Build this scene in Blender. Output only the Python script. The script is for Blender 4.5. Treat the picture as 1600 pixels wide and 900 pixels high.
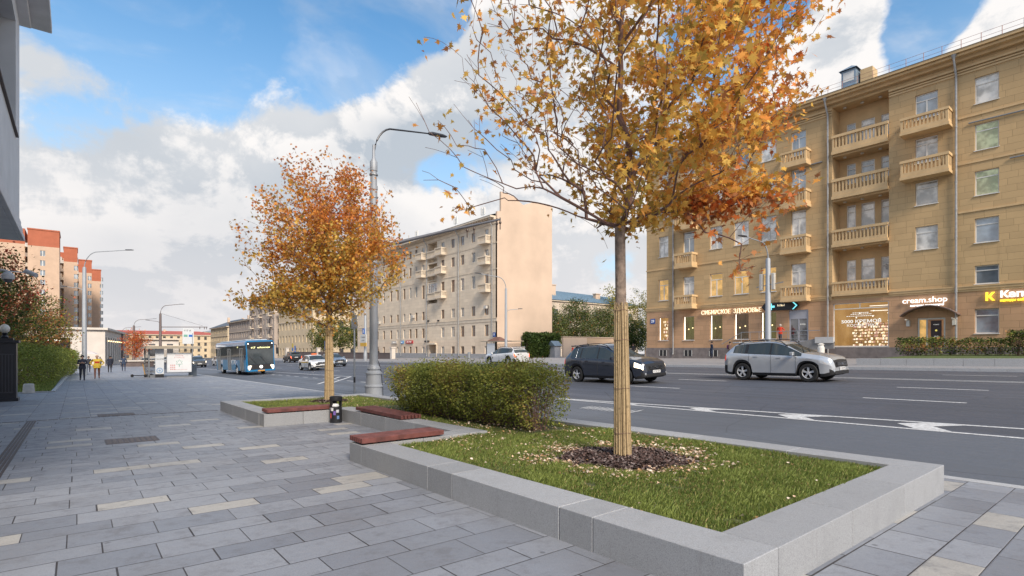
import bpy, bmesh, math, random
import numpy as np
from mathutils import Vector, Matrix, noise as mnoise
for o in list(bpy.data.objects): bpy.data.objects.remove(o)
SC = bpy.context.scene; COL = SC.collection
R = math.radians
random.seed(7); rng = np.random.default_rng(7)
# world axes: x runs across the road (away from the near facades), y runs along the road, z is up
# ---------------- camera ----------------
cam = bpy.data.cameras.new('camera'); camo = bpy.data.objects.new('camera', cam); COL.objects.link(camo)
camo.location = (0, 0, 1.62); camo.rotation_euler = (R(90), 0, R(-38.99))
cam.sensor_width = 36; cam.lens = 36*840/1600; cam.shift_y = 0.0600; cam.clip_end = 4000; cam.clip_start = 0.05
SC.camera = camo
SC.view_settings.view_transform = 'Standard'; SC.view_settings.look = 'None'
SC.view_settings.exposure = 0.26; SC.view_settings.gamma = 1; SC.view_settings.use_curve_mapping = False
SC.render.engine = 'CYCLES'
SC.cycles.max_bounces = 6; SC.cycles.transparent_max_bounces = 10; SC.cycles.caustics_reflective = False; SC.cycles.caustics_refractive = False
# ---------------- sky ----------------
SUN_EL = 38; SUN_AZ = 195      # azimuth measured from +y clockwise; the sun stands behind the camera and to the left
def sundir():
    e, a = R(SUN_EL), R(SUN_AZ)
    return Vector((math.sin(a)*math.cos(e), math.cos(a)*math.cos(e), math.sin(e)))
W = bpy.data.worlds.new('World'); SC.world = W; W.use_nodes = True
nt = W.node_tree; nt.nodes.clear()
class NB:
    """tiny node-tree helper"""
    def __init__(s, nt): s.nt = nt
    def n(s, t, **kw):
        x = s.nt.nodes.new(t)
        for k, v in kw.items(): setattr(x, k, v)
        return x
    def link(s, a, b): s.nt.links.new(a, b)
    def put(s, sock, v):
        if isinstance(v, bpy.types.NodeSocket): s.link(v, sock)
        else: sock.default_value = v
    def m(s, op, a, b=None, c=None, clamp=False):
        x = s.n('ShaderNodeMath', operation=op, use_clamp=clamp)
        s.put(x.inputs[0], a)
        if b is not None: s.put(x.inputs[1], b)
        if c is not None: s.put(x.inputs[2], c)
        return x.outputs[0]
    def vm(s, op, a, b=None, out=0):
        x = s.n('ShaderNodeVectorMath', operation=op); s.put(x.inputs[0], a)
        if b is not None: s.put(x.inputs[1], b)
        return x.outputs[out]
    def noise(s, vec, scale, detail=4, rough=.55, dist=0):
        x = s.n('ShaderNodeTexNoise'); s.put(x.inputs['Vector'], vec)
        x.inputs['Scale'].default_value = scale; x.inputs['Detail'].default_value = detail
        x.inputs['Roughness'].default_value = rough; x.inputs['Distortion'].default_value = dist
        return x.outputs['Fac']
    def ramp(s, f, a, b, lo=0., hi=1., smooth=True):
        x = s.n('ShaderNodeMapRange'); x.interpolation_type = 'SMOOTHSTEP' if smooth else 'LINEAR'
        s.put(x.inputs[0], f); x.inputs[1].default_value = a; x.inputs[2].default_value = b
        x.inputs[3].default_value = lo; x.inputs[4].default_value = hi
        return x.outputs[0]
    def mix(s, f, a, b, bt='MIX'):
        x = s.n('ShaderNodeMix', data_type='RGBA', blend_type=bt)
        s.put(x.inputs[0], f)
        s.put(x.inputs[6], a if isinstance(a, bpy.types.NodeSocket) else tuple(a)+(1,)*(4-len(a)))
        s.put(x.inputs[7], b if isinstance(b, bpy.types.NodeSocket) else tuple(b)+(1,)*(4-len(b)))
        return x.outputs[2]
b = NB(nt)
sky = b.n('ShaderNodeTexSky', sky_type='NISHITA'); sky.sun_disc = False
sky.sun_elevation = R(SUN_EL); sky.sun_rotation = R(SUN_AZ); sky.air_density = 1.0; sky.dust_density = .6; sky.ozone_density = 2.0
tc = b.n('ShaderNodeTexCoord'); d = b.vm('NORMALIZE', tc.outputs['Generated'])
sep = b.n('ShaderNodeSeparateXYZ'); b.link(d, sep.inputs[0]); dz = sep.outputs[2]
# clouds live on a curved layer: stretch directions so that they flatten towards the horizon
def layer(vec):
    s3 = b.n('ShaderNodeSeparateXYZ'); b.link(vec, s3.inputs[0])
    k = b.m('ADD', b.m('ABSOLUTE', s3.outputs[2]), .42)
    cx = b.n('ShaderNodeCombineXYZ'); b.link(b.m('DIVIDE', s3.outputs[0], k), cx.inputs[0]); b.link(b.m('DIVIDE', s3.outputs[1], k), cx.inputs[1])
    b.link(b.m('MULTIPLY', s3.outputs[2], 1.6), cx.inputs[2])
    return cx.outputs[0]
def sdir(u, v):
    k = (u-800)/840; v = (546-v)/840; q = Vector((.7772*k+.6292, -.6292*k+.7772, v)); return q.normalized()
def field(vec):
    big = b.noise(layer(vec), 1.9, 7, .58, .25)
    small = b.noise(vec, 7.0, 9, .66, .35)
    return b.m('ADD', b.m('MULTIPLY', big, .75), b.m('MULTIPLY', small, .36))
f0 = field(d)
lift = b.vm('NORMALIZE', b.vm('ADD', d, (-.02, -.03, .055)))
f1 = field(lift)
dens = f0
warp = b.m('MULTIPLY', b.m('SUBTRACT', b.noise(d, 5, 4, .6), .5), .16)
# banks of cloud (+) and clear gaps (-): direction, angular size, weight
for (u, v, w, amt) in ((560, 205, .28, .20), (680, 120, .16, .22), (880, 60, .28, .25), (1300, 75, .13, .24), (1570, 40, .08, .26), (1330, 30, .07, .12), (90, 95, .07, .10), (190, 230, .2, .10), (420, 330, .35, .16),
                       (800, 320, .1, .12), (150, 120, .06, .07), (40, 90, .06, .10),
                       (330, 45, .25, -.34), (560, 15, .22, -.36), (660, 25, .10, -.30), (150, 20, .16, -.24), (710, 15, .05, -.2), (1440, 45, .085, -.34), (1500, 15, .06, -.2), (1180, 5, .06, -.16), (700, 275, .06, -.22), (640, 285, .07, -.16), (1245, 25, .05, -.12), (950, 430, .12, -.16), (110, 200, .1, -.10)):
    c = sdir(u, v)
    dist = b.vm('DISTANCE', d, (c.x, c.y, c.z), out=1)
    g = b.ramp(b.m('ADD', dist, warp), 0, w, 1, 0)
    dens = b.m('ADD', dens, b.m('MULTIPLY', g, amt))
low = b.ramp(dz, .0, .46, .36, 0.0)
dens = b.m('ADD', dens, low)
cover = b.ramp(dens, .53, .65)
wisp = b.ramp(b.noise(layer(d), 3.2, 5, .6, .6), .45, .75, 0, .35)
cover = b.m('MAXIMUM', cover, wisp)
lit = b.ramp(b.m('SUBTRACT', f0, f1), -.042, .042)
thick = b.ramp(dens, .62, 1.15, 1, 0)
grey = b.ramp(b.noise(layer(d), 2.6, 4, .5, .2), .40, .68)
tone = b.m('ADD', b.m('MULTIPLY', lit, .72), b.m('MULTIPLY', thick, .40))
tone = b.m('MULTIPLY', tone, b.m('SUBTRACT', 1, b.m('MULTIPLY', grey, .22)))
# the dark underside of the cumulus bank
for (u, v, w, amt) in ((720, 240, .13, .9), (640, 232, .12, .8), (790, 235, .08, .5), (350, 385, .25, .30), (200, 430, .16, .15), (170, 215, .1, .15)):
    c = sdir(u, v); dist = b.vm('DISTANCE', b.vm('MULTIPLY', d, (1, 1, 1.9)), (c.x, c.y, c.z*1.9), out=1)
    tone = b.m('SUBTRACT', tone, b.m('MULTIPLY', b.ramp(b.m('ADD', dist, warp), 0, w*1.3, 1, 0), amt))
tone = b.m('MAXIMUM', tone, 0)
K = 8.0
ccol = b.mix(tone, (.56*K, .62*K, .69*K), (1.04*K, 1.01*K, .99*K))
warm = b.ramp(dz, .0, .34, .65, 0)
ccol = b.mix(warm, ccol, (.90*K, .86*K, .86*K))
hs = b.n('ShaderNodeHueSaturation'); b.link(sky.outputs[0], hs.inputs['Color']); hs.inputs['Saturation'].default_value = 1.12; hs.inputs['Value'].default_value = 1.75
tint = b.mix(1.0, hs.outputs[0], (.82, 1.06, 1.04), 'MULTIPLY')
blue = b.mix(b.ramp(dz, .05, .55, .75, .0), tint, (.72*K, .82*K, .92*K))
skyc = b.mix(cover, blue, ccol)
bg = b.n('ShaderNodeBackground'); bg.inputs[1].default_value = .10; b.link(skyc, bg.inputs[0])
wo = b.n('ShaderNodeOutputWorld'); b.link(bg.outputs[0], wo.inputs[0])
# ---------------- sun: veiled by cloud ----------------
sl = bpy.data.lights.new('sun', 'SUN'); sl.energy = 4.0; sl.angle = R(16); sl.color = (1, .88, .74)
so = bpy.data.objects.new('sun', sl); COL.objects.link(so); so.rotation_euler = (-sundir()).to_track_quat('-Z', 'Y').to_euler(); so.location = (-20, -20, 40)

# ---------------- materials ----------------
MATS = {}
def mat(name, col, rough=.7, metal=0, var=.12, vscale=3, bump=0, bscale=40, spec=.5, trans=0, emit=None, estr=0, detail=4, coat=0, vcol=None):
    if name in MATS: return MATS[name]
    m = bpy.data.materials.new(name); m.use_nodes = True; t = NB(m.node_tree); p = m.node_tree.nodes['Principled BSDF']
    tcn = t.n('ShaderNodeTexCoord').outputs['Object']
    if var > 0:
        nz = t.noise(tcn, vscale, detail)
        f = t.ramp(nz, .25, .75, 0, 1, False)
        lo = tuple(c*(1-var) for c in col); hi = vcol or tuple(min(1, c*(1+var)) for c in col)
        t.link(t.mix(f, lo, hi), p.inputs['Base Color'])
    else: p.inputs['Base Color'].default_value = tuple(col)+(1,)
    p.inputs['Roughness'].default_value = rough; p.inputs['Metallic'].default_value = metal
    p.inputs['Specular IOR Level'].default_value = spec; p.inputs['Coat Weight'].default_value = coat
    if coat: p.inputs['Coat Roughness'].default_value = .05
    if bump > 0:
        bn = t.n('ShaderNodeBump'); bn.inputs['Strength'].default_value = bump; bn.inputs['Distance'].default_value = .01
        t.link(t.noise(tcn, bscale, 3), bn.inputs['Height']); t.link(bn.outputs[0], p.inputs['Normal'])
    if emit: p.inputs['Emission Color'].default_value = tuple(emit)+(1,); p.inputs['Emission Strength'].default_value = estr
    MATS[name] = m; return m
def leafmat(name, col, trans=.35, rough=.55):
    if name in MATS: return MATS[name]
    m = bpy.data.materials.new(name); m.use_nodes = True; t = NB(m.node_tree); p = m.node_tree.nodes['Principled BSDF']
    g = t.n('ShaderNodeNewGeometry'); rnd = g.outputs['Random Per Island']
    c = t.mix(rnd, tuple(x*.62 for x in col), tuple(min(1, x*1.35) for x in col))
    t.link(c, p.inputs['Base Color']); p.inputs['Roughness'].default_value = rough; p.inputs['Specular IOR Level'].default_value = .3
    tr = t.n('ShaderNodeBsdfTranslucent'); t.link(c, tr.inputs[0])
    mx = t.n('ShaderNodeMixShader'); mx.inputs[0].default_value = trans
    t.link(p.outputs[0], mx.inputs[1]); t.link(tr.outputs[0], mx.inputs[2])
    t.link(mx.outputs[0], m.node_tree.nodes['Material Output'].inputs[0])
    MATS[name] = m; return m

# ---------------- tagging, parenting, copying ----------------
def tag(o, label=None, cat=None, group=None, kind=None):
    if label: o['label'] = label
    if cat: o['category'] = cat
    if group: o['group'] = group
    if kind: o['kind'] = kind
    return o
def thing(name, label, cat, loc=(0, 0, 0), rz=0, group=None):
    o = bpy.data.objects.new(name, None); COL.objects.link(o); o.location = loc; o.rotation_euler = (0, 0, rz); o.empty_display_size = .2
    return tag(o, label, cat, group)
def copy_tree(o, parent=None):
    c = o.copy(); COL.objects.link(c); c.parent = parent
    for ch in list(o.children): copy_tree(ch, c)
    return c
def objm(name, me, parent=None):
    o = bpy.data.objects.new(name, me); COL.objects.link(o)
    if parent: o.parent = parent
    return o
# ---------------- mesh builder ----------------
class MB:
    def __init__(s): s.v = []; s.f = []; s.mi = []; s.cur = 0
    def add(s, vs, fs):
        n = len(s.v); s.v += [tuple(v) for v in vs]; s.f += [tuple(n+i for i in f) for f in fs]; s.mi += [s.cur]*len(fs); return s
    def box(s, x0, x1, y0, y1, z0, z1):
        return s.add([(x0,y0,z0),(x1,y0,z0),(x1,y1,z0),(x0,y1,z0),(x0,y0,z1),(x1,y0,z1),(x1,y1,z1),(x0,y1,z1)],
                     [(0,3,2,1),(4,5,6,7),(0,1,5,4),(1,2,6,5),(2,3,7,6),(3,0,4,7)])
    def quad(s, a, b, c, d): return s.add([a, b, c, d], [(0, 1, 2, 3)])
    def prism(s, poly, fz0, fz1):
        """poly of (x,y), fz = function (x,y)->z or number"""
        g0 = fz0 if callable(fz0) else (lambda x, y: fz0); g1 = fz1 if callable(fz1) else (lambda x, y: fz1)
        n = len(poly)
        vs = [(x, y, g0(x, y)) for x, y in poly]+[(x, y, g1(x, y)) for x, y in poly]
        return s.add(vs, [tuple(range(n-1, -1, -1)), tuple(range(n, 2*n))]+[(i, (i+1) % n, (i+1) % n+n, i+n) for i in range(n)])
    def extr(s, poly, axis, a, b2):
        """poly in the two other axes extruded along axis 'x' or 'y'"""
        n = len(poly)
        P = (lambda p, t: (t, p[0], p[1])) if axis == 'x' else (lambda p, t: (p[0], t, p[1]))
        vs = [P(p, a) for p in poly]+[P(p, b2) for p in poly]
        return s.add(vs, [tuple(range(n-1, -1, -1)), tuple(range(n, 2*n))]+[(i, (i+1) % n, (i+1) % n+n, i+n) for i in range(n)])
    def tube(s, pts, rad, n=8, cap=True):
        pts = [Vector(p) for p in pts]; rs = rad if isinstance(rad, (list, tuple)) else [rad]*len(pts)
        vs = []; fs = []; ref = Vector((.31, .17, .93))
        for i, p in enumerate(pts):
            t = (pts[min(i+1, len(pts)-1)]-pts[max(i-1, 0)]); t = t.normalized() if t.length > 1e-9 else Vector((0, 0, 1))
            if abs(t.z) > .95: a = Vector((1, 0, 0)).cross(t).normalized()
            else: a = Vector((0, 0, 1)).cross(t).normalized()
            c = t.cross(a)
            for k in range(n):
                an = 2*math.pi*k/n; q = p+(a*math.cos(an)+c*math.sin(an))*rs[i]; vs.append(tuple(q))
        for i in range(len(pts)-1):
            for k in range(n):
                fs.append((i*n+k, i*n+(k+1) % n, (i+1)*n+(k+1) % n, (i+1)*n+k))
        if cap: fs.append(tuple(range(n-1, -1, -1))); fs.append(tuple(range((len(pts)-1)*n, len(pts)*n)))
        return s.add(vs, fs)
    def lathe(s, prof, c=(0, 0, 0), n=16, axis='z', cap=True):
        """prof: (r,h) list"""
        vs = []; fs = []
        for r, h in prof:
            for k in range(n):
                a = 2*math.pi*k/n; x, y = r*math.cos(a), r*math.sin(a)
                if axis == 'z': vs.append((c[0]+x, c[1]+y, c[2]+h))
                elif axis == 'y': vs.append((c[0]+x, c[1]+h, c[2]+y))
                else: vs.append((c[0]+h, c[1]+x, c[2]+y))
        for i in range(len(prof)-1):
            for k in range(n): fs.append((i*n+k, i*n+(k+1) % n, (i+1)*n+(k+1) % n, (i+1)*n+k))
        if cap: fs.append(tuple(range(n-1, -1, -1))); fs.append(tuple(range((len(prof)-1)*n, len(prof)*n)))
        return s.add(vs, fs)
    def build(s, name, mats, parent=None, smooth=False, bevel=0, seg=1, angle=None):
        me = bpy.data.meshes.new(name); me.from_pydata(s.v, [], s.f)
        for m in (mats if isinstance(mats, (list, tuple)) else [mats]): me.materials.append(m)
        if len(me.materials) > 1: me.polygons.foreach_set('material_index', s.mi)
        bm = bmesh.new(); bm.from_mesh(me); bmesh.ops.recalc_face_normals(bm, faces=bm.faces)
        if bevel:
            es = [e for e in bm.edges if len(e.link_faces) == 2 and e.calc_face_angle(0) > .5]
            bmesh.ops.bevel(bm, geom=es, offset=bevel, segments=seg, affect='EDGES', profile=.6)
        bm.to_mesh(me); bm.free()
        if smooth:
            me.polygons.foreach_set('use_smooth', [True]*len(me.polygons))
            me.set_sharp_from_angle(angle=angle or R(40))
        me.update(); return objm(name, me, parent)
def fastpoly(name, V, k, mats, midx=None, parent=None, smooth=False):
    """V: (n*k,3) array, n separate k-gons"""
    n = len(V)//k; me = bpy.data.meshes.new(name)
    me.vertices.add(n*k); me.vertices.foreach_set('co', np.asarray(V, dtype=np.float32).ravel())
    me.loops.add(n*k); me.loops.foreach_set('vertex_index', np.arange(n*k, dtype=np.int32))
    me.polygons.add(n); me.polygons.foreach_set('loop_start', np.arange(0, n*k, k, dtype=np.int32)); me.polygons.foreach_set('loop_total', np.full(n, k, dtype=np.int32))
    for m in (mats if isinstance(mats, (list, tuple)) else [mats]): me.materials.append(m)
    if midx is not None: me.polygons.foreach_set('material_index', np.asarray(midx, dtype=np.int32))
    me.update(calc_edges=True); me.validate(); return objm(name, me, parent)
FONT = None
def text_mesh(name, body, size, mtl, parent, loc, face='-x', ext=.01, align='CENTER', bold=0, sx=1):
    cu = bpy.data.curves.new(name, 'FONT'); cu.body = body; cu.size = size; cu.extrude = ext; cu.align_x = align; cu.align_y = 'CENTER'; cu.offset = bold; cu.resolution_u = 3
    to = bpy.data.objects.new(name, cu); COL.objects.link(to); dg = bpy.context.evaluated_depsgraph_get()
    me = bpy.data.meshes.new_from_object(to.evaluated_get(dg)); bpy.data.objects.remove(to); bpy.data.curves.remove(cu)
    rot = {'-x': Matrix(((0, 0, -1), (-1, 0, 0), (0, 1, 0))), '-y': Matrix(((1, 0, 0), (0, 0, -1), (0, 1, 0))), '+x': Matrix(((0, 0, 1), (1, 0, 0), (0, 1, 0)))}[face]
    me.transform(Matrix.Translation(loc) @ rot.to_4x4() @ Matrix.Diagonal((sx, 1, 1, 1))); me.materials.clear(); me.materials.append(mtl)
    return objm(name, me, parent)

# ---------------- terrain ----------------
PR = [(-400, 0), (0, 0), (9.1, -.08), (9.25, -.23), (19, .2), (24, .38), (34, .62), (34.2, .77), (50, 1.08), (900, 1.1)]
def prof(x):
    for (a, za), (c, zc) in zip(PR, PR[1:]):
        if x <= c: return za+(zc-za)*(x-a)/(c-a)
    return PR[-1][1]
def G(x, y): return prof(x)-.012*y
# ---------------- surfaces ----------------
def sheet(name, xs, ys, m, dz=0, zf=None, parent=None):
    B = MB(); nx = len(xs)
    f = zf or G
    vs = [(x, y, f(x, y)+dz) for y in ys for x in xs]
    fs = [(j*nx+i, j*nx+i+1, (j+1)*nx+i+1, (j+1)*nx+i) for j in range(len(ys)-1) for i in range(nx-1)]
    B.add(vs, fs); return B.build(name, m, parent)
def paving_mat():
    m = bpy.data.materials.new('granite_paving'); m.use_nodes = True; t = NB(m.node_tree); p = m.node_tree.nodes['Principled BSDF']
    co = t.n('ShaderNodeTexCoord').outputs['Object']; s = t.n('ShaderNodeSeparateXYZ'); t.link(co, s.inputs[0]); x, y = s.outputs[0], s.outputs[1]
    P = .78
    q = t.m('DIVIDE', t.m('ADD', y, 400), P); row = t.m('FLOOR', q); fr = t.m('MULTIPLY', t.m('FRACT', q), P)
    second = t.m('GREATER_THAN', fr, .33)
    rowid = t.m('ADD', t.m('MULTIPLY', row, 2), second)
    ly = t.m('SUBTRACT', fr, t.m('MULTIPLY', second, .33))
    hgt = t.m('ADD', .33, t.m('MULTIPLY', second, .12))
    wn = t.n('ShaderNodeTexWhiteNoise', noise_dimensions='1D'); t.link(rowid, wn.inputs['W']); rr = wn.outputs['Value']
    L = .66
    # bond: rows shifted by thirds, straightened to a stacked grid beyond the cross drain
    far = t.m('GREATER_THAN', y, 18.6)
    sh = t.m('ADD', t.m('MULTIPLY', t.m('FRACT', t.m('MULTIPLY', rowid, .5)), L*.9), t.m('MULTIPLY', rr, .16))
    sh = t.m('MULTIPLY', sh, t.m('SUBTRACT', 1, far))
    qx = t.m('DIVIDE', t.m('ADD', t.m('ADD', x, 300), sh), L); cx = t.m('FLOOR', qx); lx = t.m('MULTIPLY', t.m('FRACT', qx), L)
    jw = .0042
    ex = t.m('MINIMUM', lx, t.m('SUBTRACT', L, lx)); ey = t.m('MINIMUM', ly, t.m('SUBTRACT', hgt, ly))
    w2 = t.n('ShaderNodeTexWhiteNoise', noise_dimensions='2D'); cv = t.n('ShaderNodeCombineXYZ'); t.link(cx, cv.inputs[0]); t.link(rowid, cv.inputs[1]); t.link(cv.outputs[0], w2.inputs['Vector'])
    idv = w2.outputs['Value']; w3 = t.n('ShaderNodeSeparateColor'); t.link(w2.outputs['Color'], w3.inputs[0]); id2 = w3.outputs[1]; id3 = w3.outputs[2]
    joint = t.m('LESS_THAN', t.m('MINIMUM', ex, ey), t.m('MULTIPLY_ADD', id3, .0060, .0022))
    base = t.mix(idv, (.185, .203, .245), (.335, .355, .40))
    beige = t.m('GREATER_THAN', id2, t.m('MULTIPLY_ADD', second, .12, .87))
    base = t.mix(beige, base, (.50, .475, .43))
    grain = t.noise(co, 260, 2, .7); base = t.mix(t.ramp(grain, .3, .7, 0, .5, False), base, (.13, .135, .15))
    grain2 = t.noise(co, 600, 1, .5); base = t.mix(t.ramp(grain2, .55, .75, 0, .45, False), base, (.55, .55, .57))
    g9 = t.noise(co, 85, 3, .8); base = t.mix(t.ramp(g9, .5, .68, 0, .38, False), base, (.12, .125, .14)); base = t.mix(t.ramp(g9, .36, .24, 0, .35, False), base, (.6, .6, .61))
    dirt = t.noise(co, .6, 6, .65); base = t.mix(t.ramp(dirt, .45, .75, 0, .45), base, (.17, .165, .17))
    d2 = t.noise(co, 4.5, 6, .7); base = t.mix(t.ramp(d2, .50, .70, 0, .5), base, (.14, .14, .15))
    stain = t.n('ShaderNodeTexVoronoi'); stain.inputs['Scale'].default_value = 1.7; t.link(co, stain.inputs['Vector'])
    base = t.mix(t.ramp(t.m('ADD', stain.outputs['Distance'], t.m('MULTIPLY', grain, .05)),   .05, .075, .7, 0), base, (.09, .09, .1))
    base = t.mix(joint, base, (.035, .03, .03))
    t.link(base, p.inputs['Base Color'])
    p.inputs['Specular IOR Level'].default_value = .5
    t.link(t.ramp(t.m('ADD', d2, t.m('MULTIPLY', idv, .2)), .4, .8, .42, .62), p.inputs['Roughness'])
    bn = t.n('ShaderNodeBump'); bn.inputs['Strength'].default_value = .5; bn.inputs['Distance'].default_value = .006
    h = t.m('ADD', t.m('ADD', t.m('MULTIPLY', grain, .25), t.m('MULTIPLY', t.ramp(t.m('MINIMUM', ex, ey), 0, .012), .7)), t.m('MULTIPLY', idv, .15))
    t.link(h, bn.inputs['Height']); t.link(bn.outputs[0], p.inputs['Normal'])
    return m
def asphalt_mat():
    m = bpy.data.materials.new('asphalt'); m.use_nodes = True; t = NB(m.node_tree); p = m.node_tree.nodes['Principled BSDF']
    co = t.n('ShaderNodeTexCoord').outputs['Object']
    s = t.n('ShaderNodeSeparateXYZ'); t.link(co, s.inputs[0])
    grain = t.noise(co, 60, 4, .8)
    base = t.mix(t.ramp(grain, .35, .68, 0, 1, False), (.028, .033, .045), (.135, .146, .182))
    gg = t.noise(co, 17, 4, .85); base = t.mix(t.ramp(gg, .55, .7, 0, .5, False), base, (.03, .032, .038)); base = t.mix(t.ramp(gg, .42, .30, 0, .4, False), base, (.26, .27, .29))
    st = t.n('ShaderNodeMapping'); st.inputs['Scale'].default_value = (1.3, .035, 1); t.link(co, st.inputs[0])
    tracks = t.noise(st.outputs[0], 1, 4, .6); base = t.mix(t.ramp(tracks, .42, .66, 0, .55), base, (.065, .067, .076))
    pat = t.noise(co, .25, 4, .6); base = t.mix(t.ramp(pat, .5, .7, 0, .3), base, (.12, .12, .135))
    bus = t.ramp(s.outputs[0], 13.9, 13.7, 0, .35); base = t.mix(bus, base, (.17, .19, .215))   # newer, bluer surface of the bus lane
    vo = t.n('ShaderNodeTexVoronoi', feature='DISTANCE_TO_EDGE'); vo.inputs['Scale'].default_value = .22; 
    wv = t.vm('ADD', co, t.vm('MULTIPLY', t.n('ShaderNodeTexNoise').outputs['Color'], (1.2, 1.2, 0))); t.link(wv, vo.inputs['Vector'])
    crk = t.ramp(vo.outputs['Distance'], .001, .004, .5, 0); base = t.mix(crk, base, (.02, .02, .022))
    pt = t.noise(co, .09, 2, .4); base = t.mix(t.ramp(pt, .52, .535, 0, .22), base, (.06, .062, .07)); t.link(base, p.inputs['Base Color']); t.link(t.ramp(tracks, .3, .7, .5, .72), p.inputs['Roughness']); p.inputs['Specular IOR Level'].default_value = .45
    bn = t.n('ShaderNodeBump'); bn.inputs['Strength'].default_value = .6; bn.inputs['Distance'].default_value = .006
    t.link(grain, bn.inputs['Height']); t.link(bn.outputs[0], p.inputs['Normal'])
    return m
def granite(name, col, rs=1.):
    m = bpy.data.materials.new(name); m.use_nodes = True; t = NB(m.node_tree); p = m.node_tree.nodes['Principled BSDF']
    co = t.n('ShaderNodeTexCoord').outputs['Object']
    oi = t.n('ShaderNodeObjectInfo').outputs['Random']
    base = t.mix(oi, tuple(c*.82 for c in col), tuple(c*1.12 for c in col))
    g = t.noise(co, 330, 2, .8); base = t.mix(t.ramp(g, .48, .62, 0, .75, False), base, tuple(c*.25 for c in col))
    g2 = t.noise(co, 410, 2, .8); base = t.mix(t.ramp(g2, .56, .70, 0, .5, False), base, (.62, .62, .63))
    g3 = t.noise(co, 95, 3, .85); base = t.mix(t.ramp(g3, .52, .66, 0, .55, False), base, tuple(c*.35 for c in col)); base = t.mix(t.ramp(g3, .38, .28, 0, .45, False), base, (.75, .75, .76))
    st = t.noise(co, 2.5, 7, .7); base = t.mix(t.ramp(st, .48, .72, 0, .4), base, tuple(c*.6 for c in col))
    mp = t.n('ShaderNodeMapping'); mp.inputs['Scale'].default_value = (9, 9, .7); t.link(co, mp.inputs[0])
    s2 = t.noise(mp.outputs[0], 1.5, 5, .7); base = t.mix(t.ramp(s2, .55, .75, 0, .35), base, (col[0]*.55, col[1]*.5, col[2]*.45))
    t.link(base, p.inputs['Base Color']); p.inputs['Roughness'].default_value = .58
    bn = t.n('ShaderNodeBump'); bn.inputs['Strength'].default_value = .35; bn.inputs['Distance'].default_value = .003
    t.link(g, bn.inputs['Height']); t.link(bn.outputs[0], p.inputs['Normal'])
    MATS[name] = m; return m
PAVE = paving_mat(); ASPH = asphalt_mat()
GRAN = granite('granite', (.385, .395, .415)); GRAN2 = granite('granite_kerb', (.50, .505, .515)); GRAND = granite('granite_dark', (.23, .23, .235))
WHITE = mat('road_paint', (.56, .56, .56), .6, var=.40, vscale=14, detail=9)
FARPAVE = mat('far_paving', (.27, .26, .265), .7, var=.14, vscale=1.2, detail=7)
SOIL = mat('lawn_soil', (.075, .085, .03), .95, var=.4, vscale=6, bump=.6, bscale=30)
GROUNDM = mat('ground_asphalt', (.10, .10, .105), .85, var=.2, vscale=.4)
DARK = mat('dark_metal', (.025, .026, .03), .45, .3, var=.1)
GALV = mat('galvanised_metal', (.33, .35, .37), .45, .6, var=.12, vscale=5)
GREYP = mat('grey_paint', (.30, .32, .35), .5, .1, var=.08, vscale=2)
ys = [-60, -30, -10, 0, 10, 20, 30, 45, 60, 90, 130, 200, 350, 700, 1500]
tag(sheet('ground', [-400, -60, 0, 9.1, 9.25, 19, 24, 34, 34.2, 50, 120, 900], ys, GROUNDM, -.06), kind='structure')
tag(sheet('pavement', [-6, 0, 4, 9.0], ys[:11]+[170], PAVE), kind='structure')
rxs = [9.2, 11, 13.8, 16, 19, 21.5, 24, 29, 34.0]
tag(sheet('road', rxs, ys[:13], ASPH), kind='structure')
tag(sheet('far_pavement', [34.2, 40, 45, 50, 120], ys[:12], FARPAVE), kind='structure')
# kerbs
def kerb(name, x0, x1, y0, y1, h0, m, step=1.0, hf=None):
    B = MB(); y = y0
    while y < y1:
        e = min(y+step, y1)
        B.prism([(x0, y+.004), (x1, y+.004), (x1, e-.004), (x0, e-.004)], lambda x, yy: -.012*yy-.4, lambda x, yy: -.012*yy+h0)
        y = e; step = step if y < 40 else 4
    return tag(B.build(name, m), kind='structure')
kerb('kerb', 9.0, 9.2, -20, 170, -.072, GRAN2)
kerb('kerb', 34.0, 34.2, -40, 200, .775, GRAN2, 1.0)
# ---- road markings ----
def strip(B, x0, y0, x1, y1, w, dz=.006, n=None):
    """painted line following the road surface"""
    n = n or max(1, int(abs(y1-y0)/6)); dx = (x1-x0); 
    for i in range(n):
        a, c = i/n, (i+1)/n
        xa, ya, xb, yb = x0+dx*a, y0+(y1-y0)*a, x0+dx*c, y0+(y1-y0)*c
        B.quad(*[(X, Y, G(X, Y)+dz) for X, Y in ((xa-w/2, ya), (xa+w/2, ya), (xb+w/2, yb), (xb-w/2, yb))])
B = MB()
strip(B, 13.8, -20, 13.8, 15.2, .13); strip(B, 15.5, -4, 13.86, 14.6, .13)
def chev(B, y):     # solid chevron between the two island lines, point towards +y
    xr = 15.5-(y+4)*(1.64/18.6); w = xr-13.8
    P = [(13.8+w*.62, y+1.05), (13.8+w*.86, y+.55), (13.8+w*.88, y-.55), (13.8+w*.50, y-.10), (13.8+w*.12, y-.85), (13.8+w*.16, y+.20)]
    P = [(13.8+w*.57, y+.62), (13.8+w*.93, y+.2), (13.8+w*.97, y-.5), (13.8+w*.53, y-.05), (13.8+w*.04, y-.5), (13.8+w*.04, y+.12)]
    for q in ((0, 1, 3), (1, 2, 3), (0, 3, 5), (3, 4, 5)): B.add([(P[i][0], P[i][1], G(*P[i])+.006) for i in q], [(0, 1, 2)])
for y in (3.35, 5.95, 8.5, 11.1, .75, -1.9): chev(B, y)
for y in np.arange(15.6, 60, 2.2): strip(B, 13.8, y, 13.8, y+1.1, .13)
strip(B, 13.8, 60, 13.8, 110, .13)
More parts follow.
